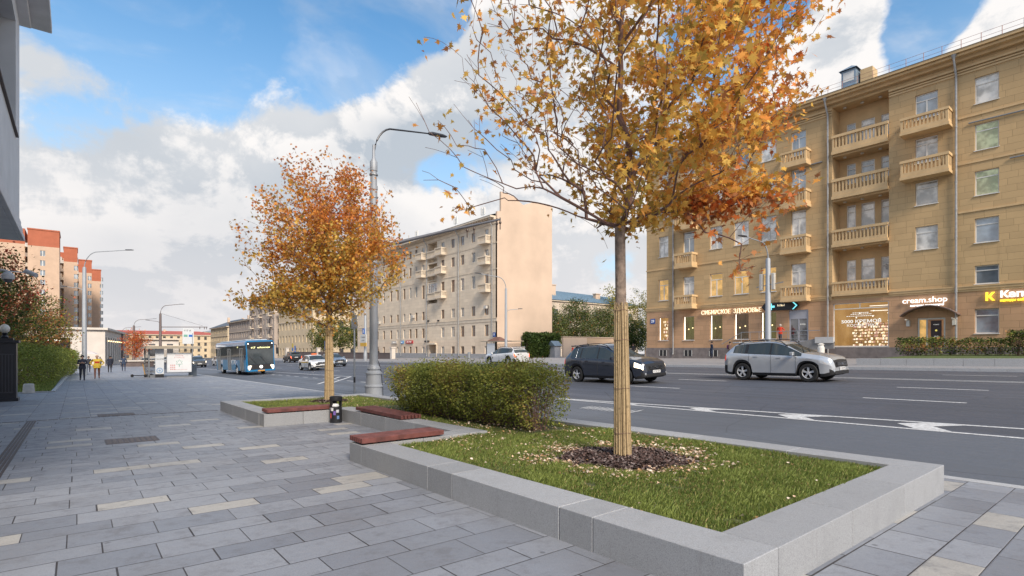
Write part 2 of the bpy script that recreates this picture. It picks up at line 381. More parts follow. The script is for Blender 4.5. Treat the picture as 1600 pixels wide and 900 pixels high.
for xx in (18.9, 22.85, 30.6):
    for y in np.arange(-16.2+(xx-18.9)*.05, 120, 9): strip(B, xx, y+2.1-.3, xx, y+4.6-.3, .13)
strip(B, 26.75, -20, 26.55, 120, .13); strip(B, 27.2, -20, 27.0, 120, .13)
# angled hatch where the bus bay closes
strip(B, 12.2, 33, 15.8, 38.5, .22, n=6); strip(B, 11.6, 33.4, 15.2, 39.2, .22, n=6); strip(B, 15.8, 38.5, 15.2, 60, .14)
# short ribs of a raised crossing mark
for i in range(12): strip(B, 12.45, 9.9+i*.17, 12.75, 9.9+i*.17+.08, .5 if i else .8, n=1)
tag(B.build('road_markings', WHITE), kind='structure')
# ---- drain channels and inspection covers in the pavement ----
IRON = mat('cast_iron', (.085, .06, .055), .5, .5, var=.3, vscale=20)
B = MB()
for i in range(64):
    y = -2+i*.32
    for k in range(4): B.box(-.99+k*.05, -.955+k*.05, y, y+.30, G(-.9, y)-.02, G(-.9, y)+.006)
t = thing('drain_grating', 'long brown slotted drain grating running along the left of the pavement', 'drain', (0, 0, 0)); B.build('grating', IRON, t)
B = MB(); B.box(-1.01, -.78, -2, 18.5, -.3, .0); B.v = [(x, y, z-.012*y-.008 if z > -.1 else z) for x, y, z in B.v]; B.build('channel', mat('void', (.01, .01, .01), .9, var=0), t)
B = MB()
for i in range(30):
    x = -3+i*.22
    if x < 3.3: B.box(x, x+.20, 18.50, 18.56, G(x, 18.5)-.02, G(x, 18.5)+.005)
tag(B.build('cross_drain', IRON), 'thin dark drain line crossing the pavement to the planter corner', 'drain')
def cover(x0, y0, w, l, label):
    t = thing('inspection_cover', label, 'manhole cover', (x0, y0, G(x0, y0)))
    B = MB(); B.box(0, w, 0, l, -.02, .004); B.cur = 1
    for i in range(int(w/.09)):
        for j in range(int(l/.09)): B.box(.03+i*.09, .09+i*.09, .03+j*.09, .09+j*.09, -.005, .008)
    B.v = [(x, y, z-.012*y-.009*x) for x, y, z in B.v]; B.build('cover_plate', [IRON, mat('worn_iron', (.16, .13, .12), .5, .5, var=.3, vscale=8)], t)
cover(.42, 12.55, .85, .75, 'rectangular rusty inspection cover set in open paving, the nearer of the two covers')
cover(.45, 18.62, .85, .75, 'rectangular rusty inspection cover just beyond the thin cross drain')

# ---------------- granite planter ----------------
T = lambda x, y: .262-.012*y
Bt = lambda x, y: G(x, y)-.03
pl = thing('granite_planter', 'long notched grey granite planter wall round the grass, maples and hedge', 'planter', (0, 0, 0))
def blocks(x0, x1, y0, y1, along, cuts):
    """granite wall segment split at cuts (coordinates along the wall)"""
    cs = [y0 if along == 'y' else x0]+list(cuts)+[y1 if along == 'y' else x1]
    for a, c in zip(cs, cs[1:]):
        B = MB(); g = .0035
        if along == 'y': P = [(x0, a+g), (x1, a+g), (x1, c-g), (x0, c-g)]
        else: P = [(a+g, y0), (c-g, y0), (c-g, y1), (a+g, y1)]
        o = B.prism(P, Bt, T).build('granite_block', GRAN, pl, bevel=.005, seg=1)
blocks(3.33, 3.80, 1.74, 7.72, 'y', (3.05, 3.45, 5.2, 5.75))
blocks(3.80, 7.60, 1.74, 2.17, 'x', (5.15, 6.55))
blocks(7.60, 8.05, 1.74, 18.35, 'y', (2.17+1.2, 4.9, 6.6, 8.4, 10.2, 12, 14, 16, 17.9))
blocks(3.33, 5.70, 7.73, 8.18, 'x', (4.4, 4.95))
blocks(5.25, 5.70, 8.19, 13.86, 'y', (9.6, 10.9, 12.2, 13.41))
blocks(3.40, 5.25, 13.42, 13.86, 'x', (4.3,))
blocks(3.40, 3.85, 13.87, 17.9, 'y', (15.2, 16.6))
blocks(3.40, 7.60, 17.91, 18.35, 'x', (4.9, 6.3))
# soil bed
def zbed(x, y): return T(x, y)-.06+.02*math.sin(x*1.3)*math.sin(y*.9)
def in_bed(x, y):
    if not (1.74+.43 < y < 17.91 and 3.8 < x < 7.6): return False
    if 7.70 < y < 8.2 and x < 5.70: return False
    if 8.15 <= y < 13.87 and x < 5.70: return False
    if y >= 13.87 and x < 3.85: return False
    return True
B = MB()
for (x0, x1, y0, y1) in ((3.8, 7.6, 2.17, 7.73), (5.7, 7.6, 7.73, 13.86), (3.85, 7.6, 13.86, 17.91)):
    nx = 8; ny = max(2, int((y1-y0)/.4))
    vs = [(x0+(x1-x0)*i/nx, y0+(y1-y0)*j/ny, zbed(x0+(x1-x0)*i/nx, y0+(y1-y0)*j/ny)) for j in range(ny+1) for i in range(nx+1)]
    B.add(vs, [(j*(nx+1)+i, j*(nx+1)+i+1, (j+1)*(nx+1)+i+1, (j+1)*(nx+1)+i) for j in range(ny) for i in range(nx)])
tag(B.build('planter_soil', SOIL), kind='structure')
# grass blades
def grass(name, rects, n, h0, h1, mats, test=None, zf=None, w=.0036, wall=0):
    V = []; M = []
    tot = sum((r[1]-r[0])*(r[3]-r[2])*r[4] for r in rects)
    for r in rects:
        k = int(n*(r[1]-r[0])*(r[3]-r[2])*r[4]/tot)
        xs = rng.uniform(r[0], r[1], k); yy = rng.uniform(r[2], r[3], k)
        for x, y in zip(xs, yy):
            if test and not test(x, y): continue
            cl = mnoise.noise(Vector((x*1.4, y*1.4, 0))); c2 = mnoise.noise(Vector((x*5, y*5, 3)))
            if c2 < -.45: continue
            h = random.uniform(h0, h1)*(1+.7*cl+.3*c2); a = random.uniform(0, 6.283); t = random.uniform(.15, .9)*h
            z = (zf or G)(x, y); ww = w*random.uniform(.6, 1.3)
            dx, dy = math.cos(a), math.sin(a); px, py = -dy*ww, dx*ww
            V += [(x-px, y-py, z-.005), (x+px, y+py, z-.005), (x+dx*t*.4+px*.7, y+dy*t*.4+py*.7, z+h*.6), (x+dx*t, y+dy*t, z+h)]
            M.append(0 if (cl+random.uniform(-.5, .5)) > -.05 else (1 if random.random() < .8 else 2))
    return tag(fastpoly(name, np.array(V), 4, mats, M), 'green grass growing inside the granite planter', 'grass', kind='stuff')
GL = [leafmat('grass_green', (.27, .32, .085), .4), leafmat('grass_dark', (.16, .22, .05), .4), leafmat('grass_straw', (.36, .29, .12), .3)]
MC = (5.75, 4.72)   # mulch ring round the near maple
def gtest(x, y):
    return in_bed(x, y) and math.hypot(x-MC[0], (y-MC[1])) > .84+.12*math.sin(5*math.atan2(y-MC[1], x-MC[0])) and math.hypot(x-6, y-16.3) > .55 and not (6.2 < x < 7.3 and 7.1 < y < 14)
grass('planter_grass', ((3.8, 7.6, 2.17, 5, 3.4), (3.8, 7.6, 5, 7.73, 2), (5.7, 7.6, 7.7, 13.86, .7), (3.85, 7.6, 13.87, 17.9, .7)), 170000, .022, .060, GL, gtest, zbed)
# bark mulch rings
def mulch(cx, cy, r, n, label):
    V = []
    for i in range(n):
        a = random.uniform(0, 6.283); q = r*math.sqrt(random.random())*(1+.12*math.sin(5*a)); x, y = cx+q*math.cos(a), cy+q*math.sin(a)
        if not in_bed(x, y): continue
        z = zbed(x, y)+.045*(1-(q/r)**2)+random.uniform(.0, .03)
        l, w = random.uniform(.02, .055), random.uniform(.007, .018); b2 = random.uniform(0, 6.283); tl = random.uniform(-.6, .6); t2 = random.uniform(-.5, .5)
        d1 = Vector((math.cos(b2)*math.cos(tl), math.sin(b2)*math.cos(tl), math.sin(tl)))*l; d2 = Vector((-math.sin(b2), math.cos(b2), math.sin(t2))).normalized()*w
        c = Vector((x, y, z)); V += [tuple(c-d1-d2*.6), tuple(c+d1-d2), tuple(c+d1*.8+d2), tuple(c-d1*.9+d2)]
    o = fastpoly('bark_mulch', np.array(V), 4, [mat_bark1, mat_bark2, mat_bark3], rng.choice([0, 1, 2], len(V)//4, p=[.6, .25, .15]))
    return tag(o, label, 'mulch', kind='stuff')
mat_bark1 = leafmat('bark_chip', (.085, .052, .045), 0, .8); mat_bark2 = leafmat('bark_chip_grey', (.19, .15, .14), 0, .8); mat_bark3 = leafmat('bark_chip_dark', (.035, .022, .02), 0, .8)
mulch(MC[0], MC[1], .90, 6800, 'dark brown bark mulch ring round the trunk of the near maple')
mulch(6.0, 16.3, .6, 1600, 'brown bark mulch ring round the trunk of the farther maple')
# maple leaf outline (unit size)
ML = [(0, -.10), (.05, .03), (.30, -.20), (.22, .06), (.36, .10), (.58, .26), (.30, .28), (.30, .36), (.36, .56), (.14, .42), (.12, .56), (0, .92)]
ML = ML+[(-x, y) for x, y in ML[-2:0:-1]]
MLP = np.array([(x, y-.3, .10*abs(x)-.15*(y-.3)**2) for x, y in ML])
QL = np.array([(0, -.5, 0), (.36, 0, .06), (0, .5, 0), (-.36, 0, .06)])
def place_leaves(P, size, shape, flat=0.0, droop=.5):
    """P: (n,3) centres, size (n,), returns stacked polygon vertices"""
    n = len(P); k = len(shape)
    a = rng.uniform(0, 2*np.pi, n)
    ti = rng.normal(0, 1, (n, 3)); ti[:, 2] = np.abs(ti[:, 2])+flat
    nn = ti/np.linalg.norm(ti, axis=1)[:, None]
    ref = np.stack([np.cos(a), np.sin(a), -np.full(n, droop)], 1)
    u = ref-nn*np.sum(ref*nn, 1)[:, None]; u /= np.linalg.norm(u, axis=1)[:, None]+1e-9
    w = np.cross(nn, u)
    S = size[:, None, None]
    fx = rng.uniform(.55, 1.05, n)[:, None, None]; cu = rng.uniform(-1.5, 3, n)[:, None, None]
    V = P[:, None, :]+S*(fx*shape[None, :, 0:1]*w[:, None, :]+shape[None, :, 1:2]*u[:, None, :]+cu*shape[None, :, 2:3]*nn[:, None, :])
    return V.reshape(n*k, 3)
# fallen leaves
FL = [leafmat('fallen_pale', (.66, .46, .32), .1), leafmat('fallen_tan', (.36, .21, .10), .1), leafmat('fallen_cream', (.78, .62, .50), .1)]
P = []
while len(P) < 3300:
    q = random.random()
    if q < .40: a = random.uniform(0, 6.28); r = random.gauss(1.02, .17); x, y = MC[0]+r*math.cos(a), MC[1]+r*math.sin(a)
    elif q < .80: x, y = random.uniform(4.4, 7.55), random.uniform(4.2, 9.0)
    elif q < .86: x, y = random.uniform(3.8, 7.5), random.uniform(2.2, 7.6)
    else: x, y = random.uniform(5.75, 7.5), random.uniform(8, 17.5)
    if in_bed(x, y) and mnoise.noise(Vector((x*2.2, y*2.2, 9))) > random.uniform(-.5, .45): P.append((x, y, zbed(x, y)+random.uniform(.02, .05)))
P = np.array(P); nL = place_leaves(P, rng.uniform(.025, .062, len(P)), MLP, flat=1.6, droop=0)
tag(fastpoly('fallen_leaves', nL, len(MLP), FL, rng.integers(0, 3, len(P))), 'pale curled fallen maple leaves lying on the planter grass', 'fallen leaves', kind='stuff')

# ---------------- benches on the planter wall ----------------
WOOD = mat('red_brown_wood', (.14, .046, .040), .65, var=.45, vscale=7, bump=.3, bscale=60)
def bench(label, cx, cy, L, along):
    z = T(cx, cy); t = thing('slatted_bench', label, 'bench', (cx, cy, z), 0 if along == 'x' else R(90), 'red slatted bench tops on the planter')
    for i in range(6):
        B = MB(); y = -.235+i*.083; B.box(-L/2, L/2, y, y+.062, .028, .105); B.build('slat', WOOD, t, bevel=.004)
    for k in range(4):
        B = MB(); x = -L/2+.22+k*(L-.44)/3; B.box(x-.03, x+.03, -.19, .19, .0, .0275); B.build('bearer', mat('rust_steel', (.16, .07, .045), .6, .4, var=.2), t)
    t.rotation_euler[0] = 0
    return t
bench('red slatted bench top nearest the camera, on the planter corner', 4.06, 7.95, 1.44, 'x')
bench('red slatted bench top on the wall in front of the clipped hedge', 5.50, 11.35, 2.35, 'y')
bench('red slatted bench top farthest away, left of the litter bin', 4.28, 13.64, 1.62, 'x')
# ---------------- litter bin in the notch ----------------
t = thing('litter_bin', 'black litter bin covered in stickers standing in the planter notch', 'litter bin', (5.03, 13.2, G(5, 13.2)))
B = MB(); B.lathe([(.14, .0), (.145, .02), (.145, .40)], n=20); B.box(-.13, -.1, -.06, .06, .4, .56); B.box(.10, .13, -.06, .06, .4, .56); B.box(-.06, .06, .1, .13, .4, .56); B.build('bin_body', DARK, t, smooth=True)
MB().lathe([(.15, .55), (.155, .56), (.155, .64), (.13, .66), (.02, .668)], n=20).build('bin_hood', DARK, t, smooth=True)
B = MB(); B.lathe([(.09, .40), (.10, .43), (.07, .47), (.02, .48)], (-.03, -.02, 0), 9); B.build('litter', mat('white_paper', (.7, .7, .72), .7, var=.2, vscale=30), t)
for k, (a0, z0, w, h, c) in enumerate(((3.4, .30, .5, .08, (.6, .6, .62)), (3.9, .2, .4, .1, (.16, .1, .35)), (3.2, .12, .35, .12, (.5, .07, .06)), (4.4, .26, .45, .07, (.5, .5, .55)), (4.5, .1, .4, .08, (.12, .2, .4)), (2.9, .33, .3, .05, (.6, .6, .6)))):
    B = MB(); q = [(.1475*math.cos(a0+w*i/4), .1475*math.sin(a0+w*i/4)) for i in range(5)]
    for i in range(4): B.quad((*q[i], z0), (*q[i+1], z0), (*q[i+1], z0+h), (*q[i], z0+h))
    B.build('sticker', mat('sticker_%d' % k, c, .5, var=.3, vscale=40), t)

# ---------------- trees ----------------
STRAW = None
def reed_mat():
    m = bpy.data.materials.new('reed_wrap'); m.use_nodes = True; t = NB(m.node_tree); p = m.node_tree.nodes['Principled BSDF']
    rnd = t.n('ShaderNodeNewGeometry').outputs['Random Per Island']; co = t.n('ShaderNodeTexCoord').outputs['Object']
    c = t.mix(rnd, (.16, .11, .055), (.60, .45, .26)); nz = t.noise(co, 22, 5, .7); c = t.mix(t.ramp(nz, .5, .7, 0, .6), c, (.10, .07, .03))
    t.link(c, p.inputs['Base Color']); p.inputs['Roughness'].default_value = .75; return m
REED = reed_mat()
BARK = mat('maple_bark', (.27, .205, .165), .85, var=.5, vscale=14, bump=.8, bscale=50, detail=8)
BARKP = mat('twig_bark', (.17, .10, .085), .8, var=.3, vscale=10)
def tree(name, label, cat, base, fork, tips, leafpts, palette, pick, lsize, trunk_r, wrap=None, group=None, shape=None, seed=1, twr=.0028, limb_pow=2.35, trunk_mat=None, lpc=(4, 9), spread=.16, crown='crown', nside=6):
    """base/fork: world points; tips: attraction points grown outward from the fork; leafpts(i, p): leaves wanted at this tip"""
    rs = np.random.default_rng(seed); t = thing(name, label, cat, base, 0, group)
    base = np.array(base, float); fork = np.array(fork, float)
    nodes = [base, base*.5+fork*.5, fork]; par = [-1, 0, 1]
    # central leader
    top = max(p[2] for p in tips); lead = fork.copy(); k = 2
    while lead[2] < fork[2]+(top-fork[2])*.72:
        lead = lead+np.array([rs.normal(0, .035), rs.normal(0, .035), .3]); nodes.append(lead.copy()); par.append(len(nodes)-2 if len(nodes) > 4 else 2)
    cost = [0, 0, 0]+[.3*(i+1)*.8 for i in range(len(nodes)-3)]
    N = np.array(nodes); cost = list(cost)
    order = sorted(range(len(tips)), key=lambda i: np.linalg.norm(tips[i]-fork))
    leafat = []
    cap = 60000; buf = np.zeros((cap, 3)); buf[:len(nodes)] = N; cb = np.zeros(cap); cb[:len(nodes)] = cost; cnt = len(nodes)
    for i in order:
        p = tips[i]; Q = buf[2:cnt]; dd = p-Q; dist = np.linalg.norm(dd, axis=1)
        below = np.maximum(0, Q[:, 2]-(p[2]-.35*dist))         # branches rise
        sc = dist+.42*cb[2:cnt]+1.6*below
        j = 2+int(np.argmin(sc)); a = buf[j].copy(); L = np.linalg.norm(p-a); m = max(1, int(L/.14)); prev = j
        ctrl = a+(p-a)*.5+np.array([0, 0, .10*L])+rs.normal(0, .06*L, 3)
        for s in range(1, m+1):
            q = s/m; pt = (1-q)**2*a+2*q*(1-q)*ctrl+q*q*p
            if cnt >= cap: break
            buf[cnt] = pt; par.append(prev); cb[cnt] = cb[prev]+L/m; prev = cnt; cnt += 1
        leafat.append(prev)
    N = buf[:cnt]; par = par[:cnt]
    rad = np.zeros(cnt); ch = [[] for _ in range(cnt)]
    for i in range(1, cnt): ch[par[i]].append(i)
    for i in range(cnt-1, -1, -1):
        rad[i] = twr if not ch[i] else sum(rad[c]**limb_pow for c in ch[i])**(1/limb_pow)
    k = trunk_r/rad[2]
    rad = np.where(rad > twr*1.01, twr+(rad-twr)*max(.2, (trunk_r-twr)/(rad[2]-twr)), rad); rad[0] = trunk_r*1.25; rad[1] = trunk_r*1.08
    # trunk
    off = base
    B = MB(); B.tube([tuple(N[0]-off), tuple(N[1]-off), tuple(N[2]-off)], [rad[0], rad[1], rad[2]*1.02], 14); B.build('trunk', trunk_mat or BARK, t, smooth=True)
    B = MB(); done = set()
    for s in range(2, cnt):
        for c in ch[s]:
            chain = [s, c]; cur = c
            while True:
                nx = [x for x in ch[cur]]
                if not nx: break
                best = max(nx, key=lambda x: rad[x])
                if len(nx) > 1 and rad[best] < rad[cur]*.75: 
                    pass
                chain.append(best); cur = best
                if len(nx) > 1: break
            # only start chains at forks
            if s == 2 or len(ch[s]) > 1 or (par[s] < 2):
                r0 = [min(rad[s], rad[c]*1.25)]+[rad[x] for x in chain[1:]]
                B.tube([tuple(N[x]-off) for x in chain], r0, nside if rad[c] > .012 else 4, cap=False)
    B.build('branches', BARKP if trunk_mat is None else trunk_mat, t, smooth=True)
    # leaves
    P = []; 
    for li in leafat:
        p = N[li]; n = leafpts(p)
        if shape is None: cl = mnoise.noise(Vector(p)*2.1); n = int(n*(1.75 if cl > .02 else .55 if cl > -.2 else .25))
        if n <= 0: continue
        chain = [li]
        while len(chain) < 5 and par[chain[-1]] > 2: chain.append(par[chain[-1]])
        for _ in range(n):
            a = N[chain[int(rs.integers(0, len(chain)))]]; P.append(a+rs.normal(0, spread, 3)*np.array([1, 1, .8])-np.array([0, 0, .03]))
    P = np.array(P); shape = MLP if shape is None else shape
    mi = np.array([pick(p, rs) for p in P])
    V = place_leaves(P-off, rs.uniform(lsize[0], lsize[1], len(P)), shape, flat=.1, droop=.7)
    fastpoly(crown, V, len(shape), palette, mi, t)
    if wrap:
        zt, r0, r1 = wrap; B = MB(); n = 104
        for q in range(n):
            a = 2*math.pi*q/n+random.uniform(-.04, .04); rr = random.uniform(.0045, .009); dr = random.uniform(-.010, .012)
            lean = (N[2]-N[0])/(N[2][2]-N[0][2]); pts = []
            zb = random.uniform(.0, .04); ztt = zt-random.uniform(0, .12)
            for s in range(7):
                z = zb+(ztt-zb)*s/6; r = (r0+(r1-r0)*z/zt)*(1+.05*max(0, 1-z*5))+dr; aa = a+random.uniform(-.03, .03)
                pts.append((lean[0]*z+r*math.cos(aa), lean[1]*z+r*math.sin(aa), z))
            B.tube(pts, rr, 5)
        B.build('reed_wrapping', REED, t, smooth=True)
        for zz in (.35, .95, 1.6, zt-.12):
            if zz < zt:
                r = (r0+(r1-r0)*zz/zt)*(1+.05*max(0, 1-zz*5))+.016; B = MB()
                B.tube([(lean[0]*zz+r*math.cos(a*.3), lean[1]*zz+r*math.sin(a*.3), zz+.006*math.sin(a)) for a in range(22)], .003, 5); B.build('tie_cord', BARKP, t)
    return t
def sample_crown(n, c, r, rs, inner=.25, power=.45, test=None):
    out = []
    while len(out) < n:
        v = rs.normal(0, 1, 3); v /= np.linalg.norm(v); q = inner+(1-inner)*rs.random()**power
        lump = 1+.22*mnoise.noise(Vector(v*1.9)+Vector((c[0], c[1], 0)))+.1*mnoise.noise(Vector(v*5))
        p = np.array(c)+v*q*lump*np.array(r)
        if test is None or test(p, rs): out.append(p)
    return out
MAPLE = [leafmat('maple_amber', (.84, .37, .085), .48), leafmat('maple_gold', (.86, .49, .11), .48), leafmat('maple_rust', (.62, .19, .055), .45), leafmat('maple_olive', (.52, .38, .09), .45), leafmat('maple_orange', (.88, .29, .07), .5), leafmat('maple_brown', (.50, .22, .09), .45)]
right = np.array([.7772, -.6292, 0])
def near_tree():
    rs = np.random.default_rng(11); bz = zbed(*MC)+.02; base = (MC[0], MC[1], bz); fork = (MC[0]-.02, MC[1]+.03, 3.28)
    c = np.array([MC[0], MC[1], 5.75])
    def test(p, rs):
        s = float(np.dot(p-c, right)); z = p[2]
        if z < 3.1 and abs(s) < .3: return False
        if z < 3.15+.42*abs(s): return False
        if z < 3.9 and s < -.2 and rs.random() < .7: return False
        if s < -.5 and rs.random() < .25: return False
        return True
    tips = sample_crown(1150, c+right*.05, (2.45, 2.45, 2.95), rs, .28, .5, test)
    # a low limb reaching out to the right and hanging twigs at its end
    for _ in range(90):
        q = rs.random(); tips.append(np.array([MC[0], MC[1], 3.55])+right*(.5+1.75*q)+rs.normal(0, .2, 3)*np.array([1, 1, .7])+np.array([0, 0, .35*math.sin(q*2.4)-.05]))
    for _ in range(16):
        tips.append(np.array([MC[0], MC[1], 0])+right*(1.65+rs.normal(0, .12))+rs.normal(0, .08, 3)+np.array([0, 0, 2.6+.6*rs.random()]))
    # bare twigs reaching out on the left
    for _ in range(70):
        q = rs.random(); tips.append(np.array([MC[0], MC[1], 0])-right*(1.2+1.35*q)+rs.normal(0, .3, 3)*np.array([1, 1, .2])+np.array([0, 0, 3.6+2.6*rs.random()]))
    def lp(p):
        s = float(np.dot(p-c, right)); r = abs(s)
        if s < -.35:
            m = mnoise.noise(Vector(p)*1.1)
            band = 1 if (4.75 < p[2] < 5.35 and s < -1.0) else 0
            if band: return int(rs.integers(4, 10))
            if p[2] > 6.2: return int(rs.integers(5, 12)) if m > -.15 else 2
            return int(rs.integers(4, 10)) if m > .12 else (1 if rs.random() < .55 else 0)
        if p[2] < 3.75: return int(rs.integers(4, 11))
        return int(rs.integers(11, 24)) if np.linalg.norm((p-c)[:2]) > 1.0 else int(rs.integers(8, 18))
    def pick(p, rs):
        s = float(np.dot(p-c, right))/2.5; z = (p[2]-c[2])/2.9; n = mnoise.noise(Vector(p)*1.3)*.9; q = rs.random()
        if p[2] < 3.7 and s > .35: return 2 if q < .35 else (5 if q < .75 else 0)
        if s+.5*z+n > .7: return 4 if q < .35 else (2 if q < .5 else 0)
        if abs(s) < .3 and z < .2+n: return 3 if q < .25 else (1 if q < .8 else 0)
        return 0 if q < .42 else (1 if q < .80 else (5 if q < .9 else 3))
    return tree('maple_tree', 'large amber maple with reed wrapped trunk in the near end of the planter', 'tree', base, fork, tips, lp, MAPLE, pick, (.06, .135), .070, wrap=(2.12, .108, .080), seed=3, group='street maples in the planter', spread=.12)
near_tree()
def far_tree():
    rs = np.random.default_rng(5); x, y = 6.0, 16.3; base = (x, y, zbed(x, y)+.01); fork = (x, y, 2.75)
    c = np.array([x, y, 4.75])
    def test(p, rs):
        s = float(np.dot(p-c, right))
        if p[2] < 2.1+.25*abs(s): return False
        return True
    tips = sample_crown(760, c, (2.45, 2.45, 2.75), rs, .15, .6, test)
    for _ in range(60):
        q = rs.random(); tips.append(c-right*(1.4+1.2*q)+rs.normal(0, .25, 3)*np.array([1, 1, .5])+np.array([0, 0, -1.55]))
    def lp(p): return int(rs.integers(20, 38)) if p[2] > 3.2 else int(rs.integers(10, 19))
    def pick(p, rs):
        s = float(np.dot(p-c, right))/2.45; z = (p[2]-c[2])/2.7; n = mnoise.noise(Vector(p)*1.2)*.8; q = rs.random()
        if z+n > .3: return 4 if q < .2 else (2 if q < .32 else (0 if q < .8 else 5))
        if z+n < -.25: return 3 if q < .42 else (1 if q < .8 else 0)
        return 0 if q < .5 else (3 if q < .66 else (1 if q < .85 else 5))
    return tree('maple_tree', 'smaller dense amber maple behind the litter bin at the far end of the planter', 'tree', base, fork, tips, lp, MAPLE, pick, (.07, .13), .085, wrap=(2.3, .13, .095), seed=4, group='street maples in the planter', spread=.15)
far_tree()
# ---------------- clipped hedge in the planter ----------------
def hedge(name, label, path, w, h, n, pal, pw, ls, zf, group=None, twigs=300, rough=.18, kind=None, seed=2, tip=.15):
    """path: list of (x,y) centre line"""
    rs = np.random.default_rng(seed); path = [Vector(p) for p in path]; t = thing(name, label, 'hedge', (path[0].x, path[0].y, zf(path[0].x, path[0].y)), 0, group)
    off = np.array(t.location); L = [0]
    for a, c in zip(path, path[1:]): L.append(L[-1]+(c-a).length)
    def at(s):
        for i in range(len(path)-1):
            if s <= L[i+1] or i == len(path)-2:
                q = (s-L[i])/(L[i+1]-L[i]); d2 = (path[i+1]-path[i]).normalized(); p = path[i].lerp(path[i+1], q); return p, d2
    P = []; 
    while len(P) < n:
        s = rs.uniform(-.15, L[-1]+.15); cx = rs.uniform(-1, 1); cz = rs.random()**.75
        nz = mnoise.noise(Vector((s*1.1, cz*h*1.2+(2 if cx > 0 else 0), seed)))
        bump = 1+rough*2*nz+rough*mnoise.noise(Vector((s*4, cz*4, seed+5)))
        end = min(s+.3, L[-1]+.3-s); 
        if end < .35 and rs.random() > end/.35+.25: continue
        # concentrate near the shell
        if abs(cx) < .62 and cz < .72 and rs.random() < .72: continue
        ww = w/2*bump*(.72+.28*min(1, cz*2.2)); hh = h*(1+rough*.8*mnoise.noise(Vector((s*1.3, cx*1.2, seed+9)))+tip*.12*rs.random()*rs.random()*6*.3)
        p, d2 = at(max(0, min(L[-1], s))); q = s-max(0, min(L[-1], s)); nrm = Vector((-d2.y, d2.x))
        x = p.x+nrm.x*cx*ww+d2.x*q; y = p.y+nrm.y*cx*ww+d2.y*q
        P.append((x, y, zf(x, y)+.05+cz*hh*(1-.1*abs(cx)**3)))
    P = np.array(P); mi = []
    for p in P:
        nz = mnoise.noise(Vector(p)*1.4)+rs.normal(0, .25); k = 0
        for i, th in enumerate(pw):
            if nz < th: k = i; break
        else: k = len(pw)
        mi.append(k)
    V = place_leaves(P-off, rs.uniform(ls[0], ls[1], len(P)), QL, flat=.25, droop=0)
    fastpoly('foliage', V, 4, pal, mi, t)
    B = MB()
    for _ in range(twigs):
        s = rs.uniform(.05, L[-1]-.05); p, d2 = at(s); nrm = Vector((-d2.y, d2.x)); c = rs.uniform(-.35, .35)*w; e = rs.uniform(-.2, .2)
        x, y = p.x+nrm.x*c*.5, p.y+nrm.y*c*.5; x2, y2 = p.x+nrm.x*(c+e)+d2.x*e, p.y+nrm.y*(c+e)+d2.y*e; z = zf(x, y)
        B.tube([(x-off[0], y-off[1], z-off[2]), ((x+x2)/2-off[0]+e*.1, (y+y2)/2-off[1], z+h*.5-off[2]), (x2-off[0], y2-off[1], z+h*rs.uniform(.8, .98)-off[2])], [.008*h, .006*h, .002], 4)
    B.build('stems', BARKP, t)
    return t
HG = [leafmat('hedge_dark', (.17, .20, .045), .35), leafmat('hedge_green', (.32, .35, .08), .4), leafmat('hedge_yellow', (.42, .40, .09), .4), leafmat('hedge_rust', (.36, .22, .08), .35)]
hedge('clipped_hedge', 'clipped olive green hedge standing in the planter beside the road', [(6.62, 12.35), (6.70, 7.35)], 1.22, 1.08, 50000, HG, (-.3, .15, .62), (.032, .062), zbed, twigs=520, rough=.15, tip=1.2)
